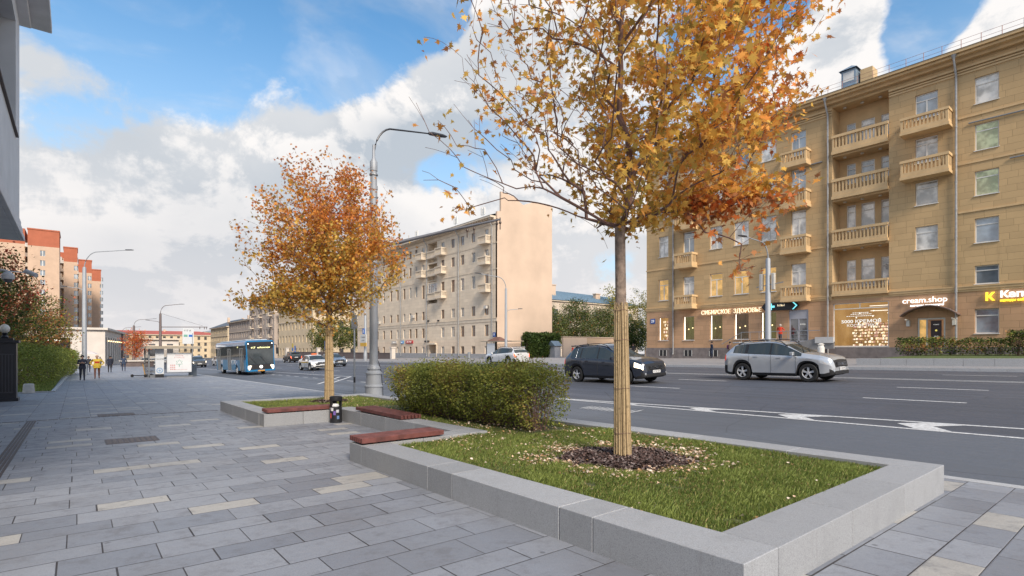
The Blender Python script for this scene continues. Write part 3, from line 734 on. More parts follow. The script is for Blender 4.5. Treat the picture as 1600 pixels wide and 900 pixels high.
# ================= buildings =================
def stone_mat(name, upper, lower, zsplit, cw=1.15, chh=.47, jo=.38, plinth=None, zpl=None):
    """rendered wall ruled into large blocks; paint changes at the belt course"""
    m = bpy.data.materials.new(name); m.use_nodes = True; t = NB(m.node_tree); p = m.node_tree.nodes['Principled BSDF']
    co = t.n('ShaderNodeTexCoord').outputs['Object']; s = t.n('ShaderNodeSeparateXYZ'); t.link(co, s.inputs[0])
    h = t.m('ADD', s.outputs[1], s.outputs[0]); z = s.outputs[2]
    q = t.m('DIVIDE', t.m('ADD', z, 50), chh); row = t.m('FLOOR', q); fz = t.m('MULTIPLY', t.m('FRACT', q), chh)
    wn = t.n('ShaderNodeTexWhiteNoise', noise_dimensions='1D'); t.link(row, wn.inputs['W'])
    qx = t.m('DIVIDE', t.m('ADD', h, t.m('MULTIPLY', wn.outputs['Value'], cw*1.0)), cw); fx = t.m('MULTIPLY', t.m('FRACT', t.m('ADD', qx, 200)), cw)
    jn = t.m('MINIMUM', t.m('MINIMUM', fx, t.m('SUBTRACT', cw, fx)), t.m('MINIMUM', fz, t.m('SUBTRACT', chh, fz)))
    col = t.mix(t.m('LESS_THAN', z, zsplit), upper, lower)
    w2 = t.n('ShaderNodeTexWhiteNoise', noise_dimensions='2D'); cv = t.n('ShaderNodeCombineXYZ'); t.link(t.m('FLOOR', qx), cv.inputs[0]); t.link(row, cv.inputs[1]); t.link(cv.outputs[0], w2.inputs['Vector'])
    col = t.mix(t.m('MULTIPLY', w2.outputs['Value'], .14), col, (.05, .04, .03))
    st = t.noise(co, .35, 6, .6); col = t.mix(t.ramp(st, .45, .75, 0, .28), col, tuple(c*.55 for c in upper))
    mp = t.n('ShaderNodeMapping'); mp.inputs['Scale'].default_value = (2.2, 2.2, .16); t.link(co, mp.inputs[0])
    run = t.noise(mp.outputs[0], 1.2, 6, .7); col = t.mix(t.ramp(run, .54, .75, 0, .30), col, tuple(c*.5 for c in upper))
    col = t.mix(t.m('MULTIPLY', t.m('LESS_THAN', jn, .013), jo), col, tuple(c*.35 for c in upper))
    t.link(col, p.inputs['Base Color']); p.inputs['Roughness'].default_value = .9; p.inputs['Specular IOR Level'].default_value = .2
    bn = t.n('ShaderNodeBump'); bn.inputs['Strength'].default_value = .5; bn.inputs['Distance'].default_value = .02
    t.link(t.m('ADD', t.ramp(jn, 0, .02), t.m('MULTIPLY', t.noise(co, 6, 5, .7), .4)), bn.inputs['Height']); t.link(bn.outputs[0], p.inputs['Normal'])
    MATS[name] = m; return m
OCH = stone_mat('ochre_wall', (.585, .405, .215), (.575, .35, .205), 5.78)
OCHT = mat('ochre_trim', (.60, .42, .225), .85, var=.14, vscale=1.5, detail=7)
PLIN = mat('plinth_stone', (.20, .17, .16), .8, var=.3, vscale=2.2, detail=8)
CREAM = stone_mat('cream_wall', (.80, .67, .52), (.80, .65, .50), 3.2, 1.3, .55, .35)
CRT = mat('cream_trim', (.66, .56, .44), .85, var=.12, vscale=1.5, detail=7)
PINKR = mat('gable_render', (.60, .455, .345), .95, var=.14, vscale=.22, detail=12)
WPVC = mat('white_frame', (.72, .70, .66), .5, var=.05)
BROWNW = mat('brown_frame', (.26, .16, .10), .6, var=.15)
ZINC = mat('zinc_roof', (.24, .31, .38), .45, .4, var=.15, vscale=2)
PIPE = mat('downpipe', (.36, .36, .36), .45, .4, var=.25, vscale=4)
def glass_mat(name, col, rough=.06, metal=.0, spec=.8, var=.35, vs=.8):
    if name in MATS: return MATS[name]
    m = bpy.data.materials.new(name); m.use_nodes = True; t = NB(m.node_tree); p = m.node_tree.nodes['Principled BSDF']
    co = t.n('ShaderNodeTexCoord').outputs['Object']; rn = t.n('ShaderNodeObjectInfo').outputs['Random']
    nz = t.noise(t.vm('ADD', co, t.vm('MULTIPLY', (1, 1, 1), rn)), vs, 3, .5)
    c = t.mix(t.ramp(nz, .35, .65), tuple(x*(1-var) for x in col), tuple(min(1, x*(1+var)) for x in col))
    c = t.mix(t.ramp(rn, 0, 1, 0, .45, False), c, (.03, .035, .04))
    t.link(c, p.inputs['Base Color']); p.inputs['Roughness'].default_value = rough; p.inputs['Metallic'].default_value = metal
    p.inputs['Specular IOR Level'].default_value = spec; p.inputs['IOR'].default_value = 1.9
    bn = t.n('ShaderNodeBump'); bn.inputs['Strength'].default_value = .12; bn.inputs['Distance'].default_value = .05
    t.link(t.noise(co, 1.3, 2), bn.inputs['Height']); t.link(bn.outputs[0], p.inputs['Normal'])
    MATS[name] = m; return m
GL_PALE = glass_mat('pane_cloud_tint', (.66, .64, .60), var=.5, vs=1.1); GL_DARK = glass_mat('pane_dark', (.085, .085, .09)); GL_BLUE = glass_mat('pane_sky', (.30, .36, .42))  # pale and blue bases have the reflected bright sky painted into the pane
def lit_mat(name, c1, c2, e, sc=1.5):
    if name in MATS: return MATS[name]
    m = bpy.data.materials.new(name); m.use_nodes = True; t = NB(m.node_tree); p = m.node_tree.nodes['Principled BSDF']
    co = t.n('ShaderNodeTexCoord').outputs['Object']; nz = t.noise(co, sc, 4, .6)
    c = t.mix(t.ramp(nz, .35, .62), c1, c2); p.inputs['Base Color'].default_value = (.2, .15, .1, 1); p.inputs['Roughness'].default_value = .1
    t.link(c, p.inputs['Emission Color']); p.inputs['Emission Strength'].default_value = e; MATS[name] = m; return m
LIT = lit_mat('lit_window', (.85, .48, .13), (.42, .25, .06), .75); LIT2 = lit_mat('lit_window_office', (.28, .34, .22), (.10, .14, .09), .8, 2)
TUBEL = mat('lamp_tube', (1, 1, 1), .5, var=0, emit=(1, .93, .8), estr=2.0)
WARML = mat('warm_lamp', (1, .8, .5), .5, var=0, emit=(1, .72, .34), estr=3.5)
def clear_glass():
    m = bpy.data.materials.new('clear_glass'); m.use_nodes = True; t = NB(m.node_tree); p = m.node_tree.nodes['Principled BSDF']
    tr = t.n('ShaderNodeBsdfTransparent'); tr.inputs[0].default_value = (.95, .95, .95, 1); mx = t.n('ShaderNodeMixShader'); mx.inputs[0].default_value = .16
    p.inputs['Base Color'].default_value = (.02, .02, .02, 1); p.inputs['Roughness'].default_value = .04
    t.link(tr.outputs[0], mx.inputs[1]); t.link(p.outputs[0], mx.inputs[2]); t.link(mx.outputs[0], m.node_tree.nodes['Material Output'].inputs[0]); return m
CLEAR = clear_glass()
# a facade facing -x at x=X ; s runs to the right as seen from the street (= -y)
class Facade:
    def __init__(f, X, yl): f.X = X; f.yl = yl       # yl: y of the left end
    def P(f, y, z, d=0): return (f.X+d, y, z)
def wall_holes(B, X, y0, y1, z0, z1, holes, thick=.3, reveal=.22):
    """y0<y1. holes (ya,yb,za,zb). Adds outer skin with openings and reveals"""
    ysx = sorted({y0, y1, *[min(max(h[0], y0), y1) for h in holes], *[min(max(h[1], y0), y1) for h in holes]})
    zsx = sorted({z0, z1, *[h[2] for h in holes], *[h[3] for h in holes]})
    for a, c in zip(ysx, ysx[1:]):
        z = z0; k = 0
        col = sorted([(h[2], h[3]) for h in holes if h[0] <= a+1e-6 and h[1] >= c-1e-6])
        for (ha, hb) in col+[(z1, z1)]:
            if ha > z: B.quad((X, a, z), (X, c, z), (X, c, ha), (X, a, ha))
            z = max(z, hb)
    for h in holes:
        ya, yb, za, zb = h[:4]; r = h[4] if len(h) > 4 else reveal
        B.quad((X, ya, za), (X+r, ya, za), (X+r, ya, zb), (X, ya, zb)); B.quad((X, yb, za), (X+r, yb, za), (X+r, yb, zb), (X, yb, zb))
        B.quad((X, ya, zb), (X, yb, zb), (X+r, yb, zb), (X+r, ya, zb)); B.quad((X, ya, za), (X, yb, za), (X+r, yb, za), (X+r, ya, za))
def window(par, off, X, ya, yb, za, zb, frame, pane, style='t', d=.16, fw=.07, sill=True, name='window'):
    o = off; B = MB(); x0, x1 = X+d-o[0], X+d+.06-o[0]; ya, yb = ya-o[1]+.004, yb-o[1]-.004; za, zb = za-o[2]+.004, zb-o[2]-.004
    B.box(x0, x1, ya, ya+fw, za, zb); B.box(x0, x1, yb-fw, yb, za, zb); B.box(x0, x1, ya+fw, yb-fw, za, za+fw); B.box(x0, x1, ya+fw, yb-fw, zb-fw, zb)
    zt = zb-(zb-za)*.27; ym = (ya+yb)/2
    if style in 'tx': B.box(x0-.01, x1-.01, ya+fw, yb-fw, zt-.035, zt+.035)
    if style == 't': B.box(x0-.012, x1-.012, ym-.045, ym+.045, za+fw, zt-.035)
    if style == 'v': B.box(x0-.012, x1-.012, ym-.045, ym+.045, za+fw, zb-fw)
    w = B.build(name, frame, par)
    B = MB(); xm = (x0+x1)/2+.01; B.box(xm, xm+.02, ya+fw*.5, yb-fw*.5, za+fw*.5, zb-fw*.5); B.build('pane', pane, w)
    if sill: B = MB(); B.box(X-.07-o[0], X+d-o[0]-.004, ya-.05, yb+.05, za-.05, za-.006); B.build('sill', frame, w)
    return w
def balcony(par, off, X, ya, yb, zb, zt, dep, mtl, balw=.10, gap=.12, name='balcony'):
    """slab zb.., parapet with balusters up to zt"""
    B = MB(); x1 = X-off[0]-.003; x0 = x1-dep; ya -= off[1]; yb -= off[1]; zb -= off[2]; zt -= off[2]; h = zt-zb
    B.box(x0-.05, x1, ya-.05, yb+.05, zb+.0, zb+.16*h); B.box(x0, x1, ya, yb, zb+.16*h, zb+.36*h)
    B.box(x0-.05, x0+.16, ya-.05, yb+.05, zt-.14*h, zt)
    for yy in (ya, yb-.16): B.box(x0, x0+.16, yy, yy+.16, zb+.36*h, zt-.14*h)
    if dep > .4:
        for yy in (ya-.05, yb-.11): B.box(x0+.16, x1, yy, yy+.16, zt-.14*h, zt)
        for yy in (ya, yb-.12):
            k = int((dep-.2)/(balw+gap))
            for i in range(k): xx = x0+.22+i*(balw+gap); B.box(xx, xx+balw, yy, yy+.12, zb+.36*h, zt-.14*h)
    k = int((yb-ya-.4)/(balw+gap)); st = (yb-ya-.32)/k
    for i in range(k): yy = ya+.16+(i+.5)*st-balw/2; B.box(x0+.02, x0+.14, yy, yy+balw, zb+.36*h, zt-.14*h)
    return B.build(name, mtl, par, bevel=0)
def pipe(par, off, X, y, z0, z1, mtl, r=.075):
    B = MB(); P = [(X-.14, y, z0), (X-.14, y, z1-1.6), (X-.14, y, z1-1.0), (X-.75, y, z1-.1), (X-.75, y, z1+.15)]
    B.tube([(a-off[0], b2-off[1], c-off[2]) for a, b2, c in P], r, 8)
    B.lathe([(r, 0), (r*2.6, .3), (r*2.6, .42)], (X-.75-off[0], y-off[1], z1-off[2]), 8)
    for k in range(int((z1-z0)/2)): B.lathe([(r*1.25, 0), (r*1.25, .09)], (X-.14-off[0], y-off[1], z0+.6+k*2-off[2]), 8)
    B.tube([(X-.14-off[0], y-off[1], z0-off[2]), (X-.22-off[0], y-off[1], z0-.12-off[2])], r, 8)
    return B.build('downpipe', mtl, par, smooth=True)
# ---------------- ochre block with the shops ----------------
X1 = 50.0; YL, YR = 37.6, -9.0; ZT = 22.9
ob = (X1, YL, 0.0)
oc = thing('apartment_building', 'ochre six storey apartment block with balconies and lit shops at street level', 'building', ob)
holes = []; wins = []
F5 = [(2.6, 5.1), (6.98, 9.27), (11.75, 14.0), (15.82, 17.7), (19.16, 21.06)]    # left section
F6 = [(2.75, 4.51), (6.28, 7.6), (9.22, 10.98), (12.6, 14.35), (15.82, 17.71), (19.16, 21.06)]
colsL = [(34.75, 36.0, 'w'), (31.6, 32.9, 'b'), (28.45, 29.8, 'w'), (25.75, 27.2, 'w'), (23.15, 24.55, 'w'), (20.55, 21.8, 'B')]
for ya, yb, k in colsL:
    for i, (za, zb) in enumerate(F5):
        if k in 'bB' and i == 0 and k == 'B': continue
        z0 = za-.25 if (k in 'bB' and i > 0) else za
        holes.append((ya, yb, z0, zb)); wins.append((ya, yb, z0, zb, i, 'L'))
for ya, yb in ((11.2, 12.6), (7.77, 9.08), (4.2, 5.5), (.7, 2.0), (-2.9, -1.6), (-6.4, -5.1)):
    for i, (za, zb) in enumerate(F6):
        if ya == 11.2 and i in (0, 1): continue
        holes.append((ya, yb, za, zb)); wins.append((ya, yb, za, zb, i, 'R'))
LG0, LG1 = 14.31, 18.42      # loggia bay
holes.append((20.35, 22.0, 2.25, 5.15, .25))      # entrance over the steps
holes.append((10.75, 12.45, 1.2, 4.0, .3))       # cream shop door
holes.append((LG0+.02, LG1-.05, 1.85, 5.5, .25))     # shop window
for (a, z0, z1) in ((35.0, .95, 1.45), (32.0, .95, 1.5), (29.0, .95, 1.45)): pass
B = MB()
LF = [(6.1, 9.9), (10.3, 14.0), (14.3, 17.8), (18.1, 22.15)]   # open loggia bays per floor
wall_holes(B, X1, YR, YL, 1.79, ZT, holes+[(LG0, LG1, 5.95, 22.2, 0)])
B.quad((X1, YL, 1.0), (X1+14, YL, 1.0), (X1+14, YL, ZT), (X1, YL, ZT)); B.quad((X1+14, YL, 1), (X1+14, YR, 1), (X1+14, YR, ZT), (X1+14, YL, ZT)); B.quad((X1, YR, 1), (X1+14, YR, 1), (X1+14, YR, ZT), (X1, YR, ZT))
B.v = [(x-ob[0], y-ob[1], z) for x, y, z in B.v]
B.build('wall', OCH, oc)
# loggia recess: side walls, back wall with openings, ceiling slabs
B = MB(); XB = X1+1.55; lh = []
LW = ((17.15, 17.85), (15.75, 16.75), (14.55, 15.3)); LZ = [(6.9, 9.25), (11.7, 13.95), (15.8, 17.5), (19.2, 20.95)]
for za, zb in LZ:
    for ya, yb in LW: lh.append((ya, yb, za, zb))
wall_holes(B, XB, LG0, LG1, 5.95, 22.2, lh, reveal=.12)
for yy in (LG0, LG1): B.quad((X1, yy, 5.95), (XB, yy, 5.95), (XB, yy, 22.2), (X1, yy, 22.2))
B.quad((X1, LG0, 22.2), (XB, LG0, 22.2), (XB, LG1, 22.2), (X1, LG1, 22.2))
for z in (6.1, 10.25, 14.3, 18.1): B.box(X1+.02, XB, LG0+.01, LG1-.01, z-.14, z+.1)
B.v = [(x-ob[0], y-ob[1], z) for x, y, z in B.v]; B.build('loggia', OCHT, oc)
for i, (z0, z1) in enumerate(((6.1, 7.3), (10.25, 11.7), (14.3, 16.0), (18.1, 19.7))):
    balcony(oc, ob, X1, LG0+.06, LG1-.06, z0, z1, .22, OCHT, .11, .13, 'loggia_parapet')
for za, zb in LZ:
    for ya, yb in LW: window(oc, ob, XB, ya, yb, za, zb, WPVC, random.choice([GL_PALE, GL_BLUE, GL_PALE]), 'x', .05, .08, False)
for z in (10.1, 14.15, 17.95, 22.15):
    for y in (15.1, 16.4, 17.7): MB().lathe([(.12, -.1), (.14, 0)], (X1+.7-ob[0], y-ob[1], z), 10).build('ceiling_lamp', mat('lamp_opal', (.55, .5, .42), .4, var=0), oc)
# balconies
for i, (z0, z1) in enumerate(((5.85, 7.27), (10.1, 11.65), (14.1, 15.6), (17.75, 19.15))):
    balcony(oc, ob, X1, 20.15, 22.3, z0, z1, 1.0, OCHT)
    balcony(oc, ob, X1, 31.25, 33.3, z0, z1, 1.0, OCHT)
for (z0, z1) in ((14.5, 15.95), (17.9, 19.2)): balcony(oc, ob, X1, 10.35, 13.25, z0, z1, 1.1, OCHT)
LITS = {('L', 0), ('L', 1)}
for ya, yb, za, zb, i, sct in wins:
    if sct == 'L' and i == 1: pn = LIT if ya > 23 and ya != 31.6 else GL_PALE
    elif sct == 'L' and i == 0: continue
    elif sct == 'R' and i in (3, 4) and ya < 10: pn = LIT2
    elif sct == 'R' and i == 0: pn = GL_BLUE
    else: pn = random.choice([GL_PALE, GL_PALE, GL_BLUE])
    window(oc, ob, X1, ya, yb, za, zb, WPVC, pn, 't' if zb-za > 2 or (ya == 11.2 and i > 3) else 'x', .14, .065)
# street-level shop windows with rooms behind them
def shop_room(par, ya, yb, za, zb, wallm, dep=2.2, shelves=False, pend=True, X=X1, strip_=True):
    o = ob; B = MB(); x0, x1 = X+.26, X+dep
    B.quad((x1, ya-.5, za-.4), (x1, yb+.5, za-.4), (x1, yb+.5, zb+.5), (x1, ya-.5, zb+.5)); B.quad((x0, ya-.5, za-.4), (x1, ya-.5, za-.4), (x1, ya-.5, zb+.5), (x0, ya-.5, zb+.5))
    B.quad((x0, yb+.5, za-.4), (x1, yb+.5, za-.4), (x1, yb+.5, zb+.5), (x0, yb+.5, zb+.5)); B.quad((x0, ya-.5, zb+.5), (x1, ya-.5, zb+.5), (x1, yb+.5, zb+.5), (x0, yb+.5, zb+.5)); B.quad((x0, ya-.5, za-.4), (x1, ya-.5, za-.4), (x1, yb+.5, za-.4), (x0, yb+.5, za-.4))
    B.v = [(x-o[0], y-o[1], z) for x, y, z in B.v]; rm = B.build('shop_interior', wallm, par)
    if pend:
        for k in range(3):
            y = ya+.2+(yb-ya-.35)*k/2; z = za+(zb-za)*(.42+.1*((k*2) % 3)/2); B = MB(); B.lathe([(.01, .07), (.05, .05), (.065, 0), (.04, -.05), (.01, -.065)], (X+.8-o[0], y-o[1], z), 8)
            B.build('pendant_lamp', WARML, rm); MB().tube([(X+.8-o[0], y-o[1], z+.07), (X+.8-o[0], y-o[1], zb+.4)], .008, 4).build('cord', DARK, rm)
    if strip_: B = MB(); B.box(X+.2-o[0], X+.26-o[0], yb-.085-o[1], yb-.05-o[1], za+.05, zb-.05); B.build('light_strip', TUBEL, rm)
    return rm
ROOMG = lit_mat('shop_wall_green_glow', (.26, .25, .10), (.20, .15, .08), .55, .8); ROOMO = lit_mat('shop_wall_amber_glow', (.95, .56, .20), (.70, .38, .12), .50, .6); ROOMB = lit_mat('shop_wall_brown_glow', (.20, .13, .08), (.12, .1, .07), .6, .8)  # room walls emit, a painted glow in place of interior lamplight
GOODS = [lit_mat('goods_cream_glow', (1, .85, .55), (.8, .5, .25), 1.6, 9), lit_mat('goods_pink_glow', (.8, .25, .2), (.9, .6, .45), .8, 9), lit_mat('goods_white_glow', (1, .95, .8), (.9, .7, .45), 1.9, 9), lit_mat('goods_dark_glow', (.25, .12, .05), (.4, .22, .1), .6, 9)]  # goods emit too, so the shelves look lit without lamps
def shelves(par, X, ya, yb, za, zb, nr, ncell):
    B = MB(); rs = random.Random(4)
    for r in range(nr): 
        z = za+(zb-za)*r/nr; B.box(X, X+.28, ya, yb, z, z+.025)
    B.v = [(x-ob[0], y-ob[1], z) for x, y, z in B.v]; s = B.build('shelving', mat('shelf_wood', (.35, .2, .1), .6, var=.1), par)
    for g in range(4):
        B = MB()
        for r in range(nr):
            z = za+(zb-za)*r/nr+.026; y = ya+.03
            while y < yb-.06:
                w = rs.uniform(.04, .12); h = rs.uniform(.35, .8)*(zb-za)/nr
                if rs.randrange(4) == g: B.box(X+.02, X+.2, y, y+w, z, z+h)
                y += w+.012
        B.v = [(x-ob[0], y-ob[1], z2) for x, y, z2 in B.v]; tag(B.build('shelf_goods', GOODS[g], s), kind='stuff')
for ya, yb, rm in ((34.75, 36.0, ROOMO), (31.6, 32.9, ROOMG), (28.45, 29.8, ROOMG), (25.75, 27.2, ROOMB), (23.15, 24.55, ROOMG)):
    r = shop_room(oc, ya, yb, 2.6, 5.1, rm, pend=(ya < 34))
    if ya > 34: shelves(r, X1+.9, ya, yb, 2.65, 4.9, 6, 6)
    w = window(oc, ob, X1, ya, yb, 2.6, 5.1, WPVC, CLEAR, 'p', .2, .04)
r = shop_room(oc, LG0+.1, LG1-.1, 1.85, 5.5, ROOMO, 5.0, pend=False, strip_=False)
shelves(r, X1+2.2, LG0-.2, LG1-.8, 1.9, 3.95, 8, 8)
B = MB()
for (xx, y0, y1, zz) in ((1.2, 14.6, 15.7, 5.75), (1.2, 16.4, 17.2, 5.75), (3.0, 14.3, 16.6, 5.35), (4.2, 14.3, 16.9, 5.0)): B.box(X1+xx-ob[0], X1+xx+.2-ob[0], y0-ob[1], y1-ob[1], zz, zz+.03)
B.build('ceiling_light', TUBEL, r)
for (y, z, xx) in ((17.6, 4.4, 3), (17.2, 4.75, 2.6), (16.5, 4.5, 3.5), (15.9, 4.25, 3.2), (15.2, 4.7, 2.9), (14.9, 4.45, 3.4), (16.1, 4.9, 2.4), (15.5, 4.1, 4), (14.7, 4.2, 4)): MB().lathe([(.01, .05), (.05, .03), (.05, -.03), (.01, -.05)], (X1+xx-ob[0], y-ob[1], z), 8).build('spot_lamp', TUBEL, r)
w = window(oc, ob, X1, LG0+.02, LG1-.05, 1.85, 5.5, WPVC, CLEAR, 'p', .1, .07, name='shop_window')
B = MB(); B.box(X1+.09-ob[0], X1+.15-ob[0], LG0+.1-ob[1], LG1-.12-ob[1], 4.98, 5.05); B.box(X1+.09-ob[0], X1+.15-ob[0], 16.35-ob[1], 16.41-ob[1], 5.05, 5.43); B.build('glazing_bar', WPVC, w)
VIN = mat('white_lettering', (.85, .85, .82), .5, var=0, emit=(1, .95, .85), estr=.35)
def txt(par, body, size, y, z, m=VIN, X=X1, dx=-.03, **k): return text_mesh('lettering', body, size, m, par, (X+dx-ob[0], y-ob[1], z), **k)
txt(w, '5000 КРЕМОВ', .36, 16.3, 3.93, dx=.08, sx=1.25, bold=.006, ext=.004)
txt(w, 'КОСМЕТИКА', .3, 16.2, 3.6, dx=.08, sx=1.2, ext=.004) 
for z, s_ in ((4.35, 1.9), (4.5, 1.5), (4.62, 1.1)):
    B = MB(); yy = 16.3-s_/2
    while yy < 16.3+s_/2: ww = random.uniform(.05, .16); B.box(X1+.08-ob[0], X1+.085-ob[0], yy-ob[1], yy+ww-ob[1], z, z+.05); yy += ww+.04
    B.build('small_print', VIN, w)
# entrance door over the steps
GRY = mat('grey_door', (.36, .37, .42), .45, .1, var=.05)
B = MB(); y0, y1 = 20.35-ob[1], 22.0-ob[1]; x = .05
for a, c, d2, e in ((y0+.01, y0+.13, 2.27, 5.14), (y1-.13, y1-.01, 2.27, 5.14), (y0+.13, y1-.13, 4.35, 4.45), (y0+.13, y1-.13, 5.04, 5.14), ((y0+y1)/2-.05, (y0+y1)/2+.05, 2.27, 4.35), (y0+.13, y1-.13, 2.27, 2.4)): B.box(x, x+.08, a, c, d2, e)
B.box(x+.02, x+.05, y0+.13, y1-.13, 4.45, 5.04)
dr = B.build('entrance_door', GRY, oc)
B = MB(); B.box(.1, .12, y0+.13, y1-.13, 2.4, 4.35); B.build('door_glass', GL_DARK, dr)
txt(dr, 'ВХОД', .16, 20.85, 3.85, dx=.075, ext=.003); B = MB(); B.box(-.02, .04, (y0+y1)/2+.1, (y0+y1)/2+.14, 3.0, 3.6); B.build('door_handle', GALV, dr)
# steps, landing, rail and ramp wall
t = thing('entrance_steps', 'grey entrance landing with steel handrail and sloping side wall under the ochre block', 'steps', (48.9, 21, G(48.9, 21)))
gz = G(48.9, 21); B = MB(); B.box(-.6, 1.09, -1.4, 4.6, -.1, 2.22-gz); 
for i in range(7): B.box(-.6, 1.09, 4.6+i*.3, 4.9+i*.3, -.1, 2.22-gz-(i+1)*.17)
B.build('landing', mat('step_stone', (.17, .15, .14), .85, var=.25, vscale=3), t)
B = MB(); B.extr([(-3.4, 2.25-gz), (-2.0, 2.55-gz), (1.2, 1.75-gz), (1.2, 1.4-gz), (-3.4, 1.7-gz)], 'x', -.85, -.65); B.v = [(x, y, z) for x, y, z in B.v]; B.build('ramp_wall', mat('ramp_grey', (.22, .215, .215), .8, var=.2), t)
B = MB(); B.box(-.95, -.62, -3.4, -2.0, 2.15-gz, 2.65-gz); B.build('ramp_end_block', mat('pale_block', (.5, .5, .5), .8, var=.1), t)
B = MB(); zz = 2.22-gz
for y in np.arange(-1.3, 4.7, .85): B.tube([(-.5, y, zz), (-.5, y, zz+1.0)], .022, 6)
B.tube([(-.5, -2.2, zz+1.0), (-.5, 4.6, zz+1.0), (-.5, 6.6, zz-.1)], .03, 6)
for h in (.35, .68): B.tube([(-.5, -1.3, zz+h), (-.5, 1.2, zz+h)], .015, 6)
B.build('handrail', GALV, t)
# cream shop door and arched canopy
B = MB(); y0, y1 = 10.75-ob[1], 12.45-ob[1]
for a, c, d2, e in ((y0+.01, y0+.11, 1.22, 3.99), (y1-.11, y1-.01, 1.22, 3.99), (y0+.11, y1-.11, 3.87, 3.99), (y1-.62, y1-.52, 1.22, 3.87)): B.box(.05, .13, a, c, d2, e)
dr = B.build('shop_door', mat('pale_frame', (.6, .58, .52), .5, var=.05), oc)
B = MB(); B.box(.14, .16, y1-.52, y1-.11, 1.3, 3.87); B.build('side_light', LIT, dr); B = MB(); B.box(.14, .16, y0+.11, y1-.62, 1.3, 3.87); B.build('door_leaf', lit_mat('door_brown', (.16, .07, .03), (.35, .16, .06), .5, 2), dr)
B = MB(); B.box(.1, .12, y0+.25, y1-.8, 1.5, 3.8); B.build('door_poster', mat('dark_poster', (.05, .03, .03), .5, var=.2), dr)
txt(dr, 'cream', .14, 11.32, 3.5, dx=.09, ext=.002); txt(dr, '10-22', .12, 11.32, 2.6, dx=.09, ext=.002); MB().lathe([(.07, -.01), (.07, 0)], (.09, 11.32-ob[1], 3.05), 10, 'x').build('emblem', mat('yellow_dot', (.8, .65, .1), .5, var=0, emit=(1, .8, .2), estr=.5), dr)
B = MB(); n = 12; W_, hh = 1.75, .72; cy = 11.6-ob[1]
pr = [(cy-W_+2*W_*i/n, 3.95+hh*math.sin(math.pi*i/n)**.8+.25) for i in range(n+1)]
for (a, za), (c, zc) in zip(pr, pr[1:]): B.add([(-1.0, a, za), (-1.0, c, zc), (-.004, c, zc), (-.004, a, za), (-1.0, a, za-.07), (-1.0, c, zc-.07), (-.004, c, zc-.07), (-.004, a, za-.07)], [(0, 1, 2, 3), (4, 7, 6, 5), (0, 4, 5, 1), (1, 5, 6, 2), (3, 2, 6, 7), (0, 3, 7, 4)])
cn = B.build('door_canopy', mat('canopy_brown', (.20, .14, .12), .5, .2, var=.2), oc)
for yy in (cy-W_+.35, cy+W_-.35): B = MB(); B.box(-.3, -.004, yy-.1, yy+.1, 3.4, 3.85); B.box(-.9, -.1, yy-.03, yy+.03, 3.85, 3.93); B.build('bracket', mat('pale_frame', (.6, .58, .52)), cn)
# plinth, belt course, string courses, cornice, roof
B = MB(); B.box(-.06, 14, YR-YL, -0.0+.06, .0, 1.79)
for a in (35.05, 31.7, 28.6): pass
B.build('plinth', PLIN, oc)
for a in (34.9, 31.8, 28.9):
    B = MB(); B.box(-.075, -.063, a-ob[1], a+.95-ob[1], .92, 1.55); bw = B.build('basement_window', mat('void2', (.02, .02, .022), .3, var=0), oc)
    B = MB(); [B.box(-.09, -.077, a-ob[1]+k, a-ob[1]+k+.05, .92, 1.55) for k in (0, .45, .9)]; B.build('basement_frame', WPVC, bw)
B = MB()
def band(B, z0, z1, d, y0=YR, y1=YL): B.box(-d, .0-.003, y0-ob[1], y1-ob[1]+(d if y1 == YL else 0), z0, z1)
for (a, c) in ((LG1, YL), (YR, LG0)): band(B, 5.8, 5.95, .05, a, c); band(B, 5.95, 6.12, .11, a, c); band(B, 6.12, 6.2, .15, a, c)
for (z) in (11.5, 18.35): band(B, z, z+.12, .06, YR, 10.0)
for z in (10.35,): band(B, z, z+.12, .06, 18.9, YL)
band(B, 14.95, 15.1, .05, 22.5, YL); band(B, 15.0, 15.12, .05, YR, 10.0)
for (a, c) in ((LG1, YL), (YR, LG0)): band(B, 21.55, 21.68, .07, a, c); band(B, 21.75, 21.85, .10, a, c); band(B, 21.95, 22.1, .14, a, c)
band(B, 22.45, 22.7, .35); band(B, 22.7, 22.88, .75); B.build('stone_bands', OCHT, oc)
B = MB(); B.box(-.95, 14.5, YR-YL, .95, 22.905, 23.12); B.build('cornice', OCHT, oc)
B = MB(); B.add([(-1.0, YR-YL, 23.13), (-1.0, 1.0, 23.13), (6, -5, 25.6), (6, YR-YL, 25.6), (14.6, 1.0, 23.13), (14.6, YR-YL, 23.13)], [(0, 1, 2, 3), (1, 4, 2), (4, 5, 3, 2)]); B.build('roof', ZINC, oc)
B = MB(); yy = YR-YL
while yy < .9: B.tube([(-.7, yy, 23.2), (-.7, yy, 23.85)], .02, 4); yy += 1.1
for z in (23.5, 23.83): B.tube([(-.7, YR-YL, z), (-.7, .9, z)], .012, 4)
B.build('roof_rail', mat('rail_rust', (.3, .14, .12), .6, var=.2), oc)
for yd in (17.6, 36.4, 30.5):
    B = MB(); y = yd-ob[1]; B.box(1.2, 2.6, y-.55, y+.55, 23.3, 25.5); dm = B.build('dormer', ZINC, oc)
    B = MB(); B.add([(1.0, y-.7, 25.5), (1.0, y+.7, 25.5), (2.8, y+.7, 25.5), (2.8, y-.7, 25.5), (1.9, y, 26.1)], [(0, 1, 4), (1, 2, 4), (2, 3, 4), (3, 0, 4)]); B.build('dormer_roof', ZINC, dm)
    B = MB(); B.box(1.17, 1.195, y-.4, y+.4, 24.5, 25.3); B.build('dormer_window', WPVC, dm)
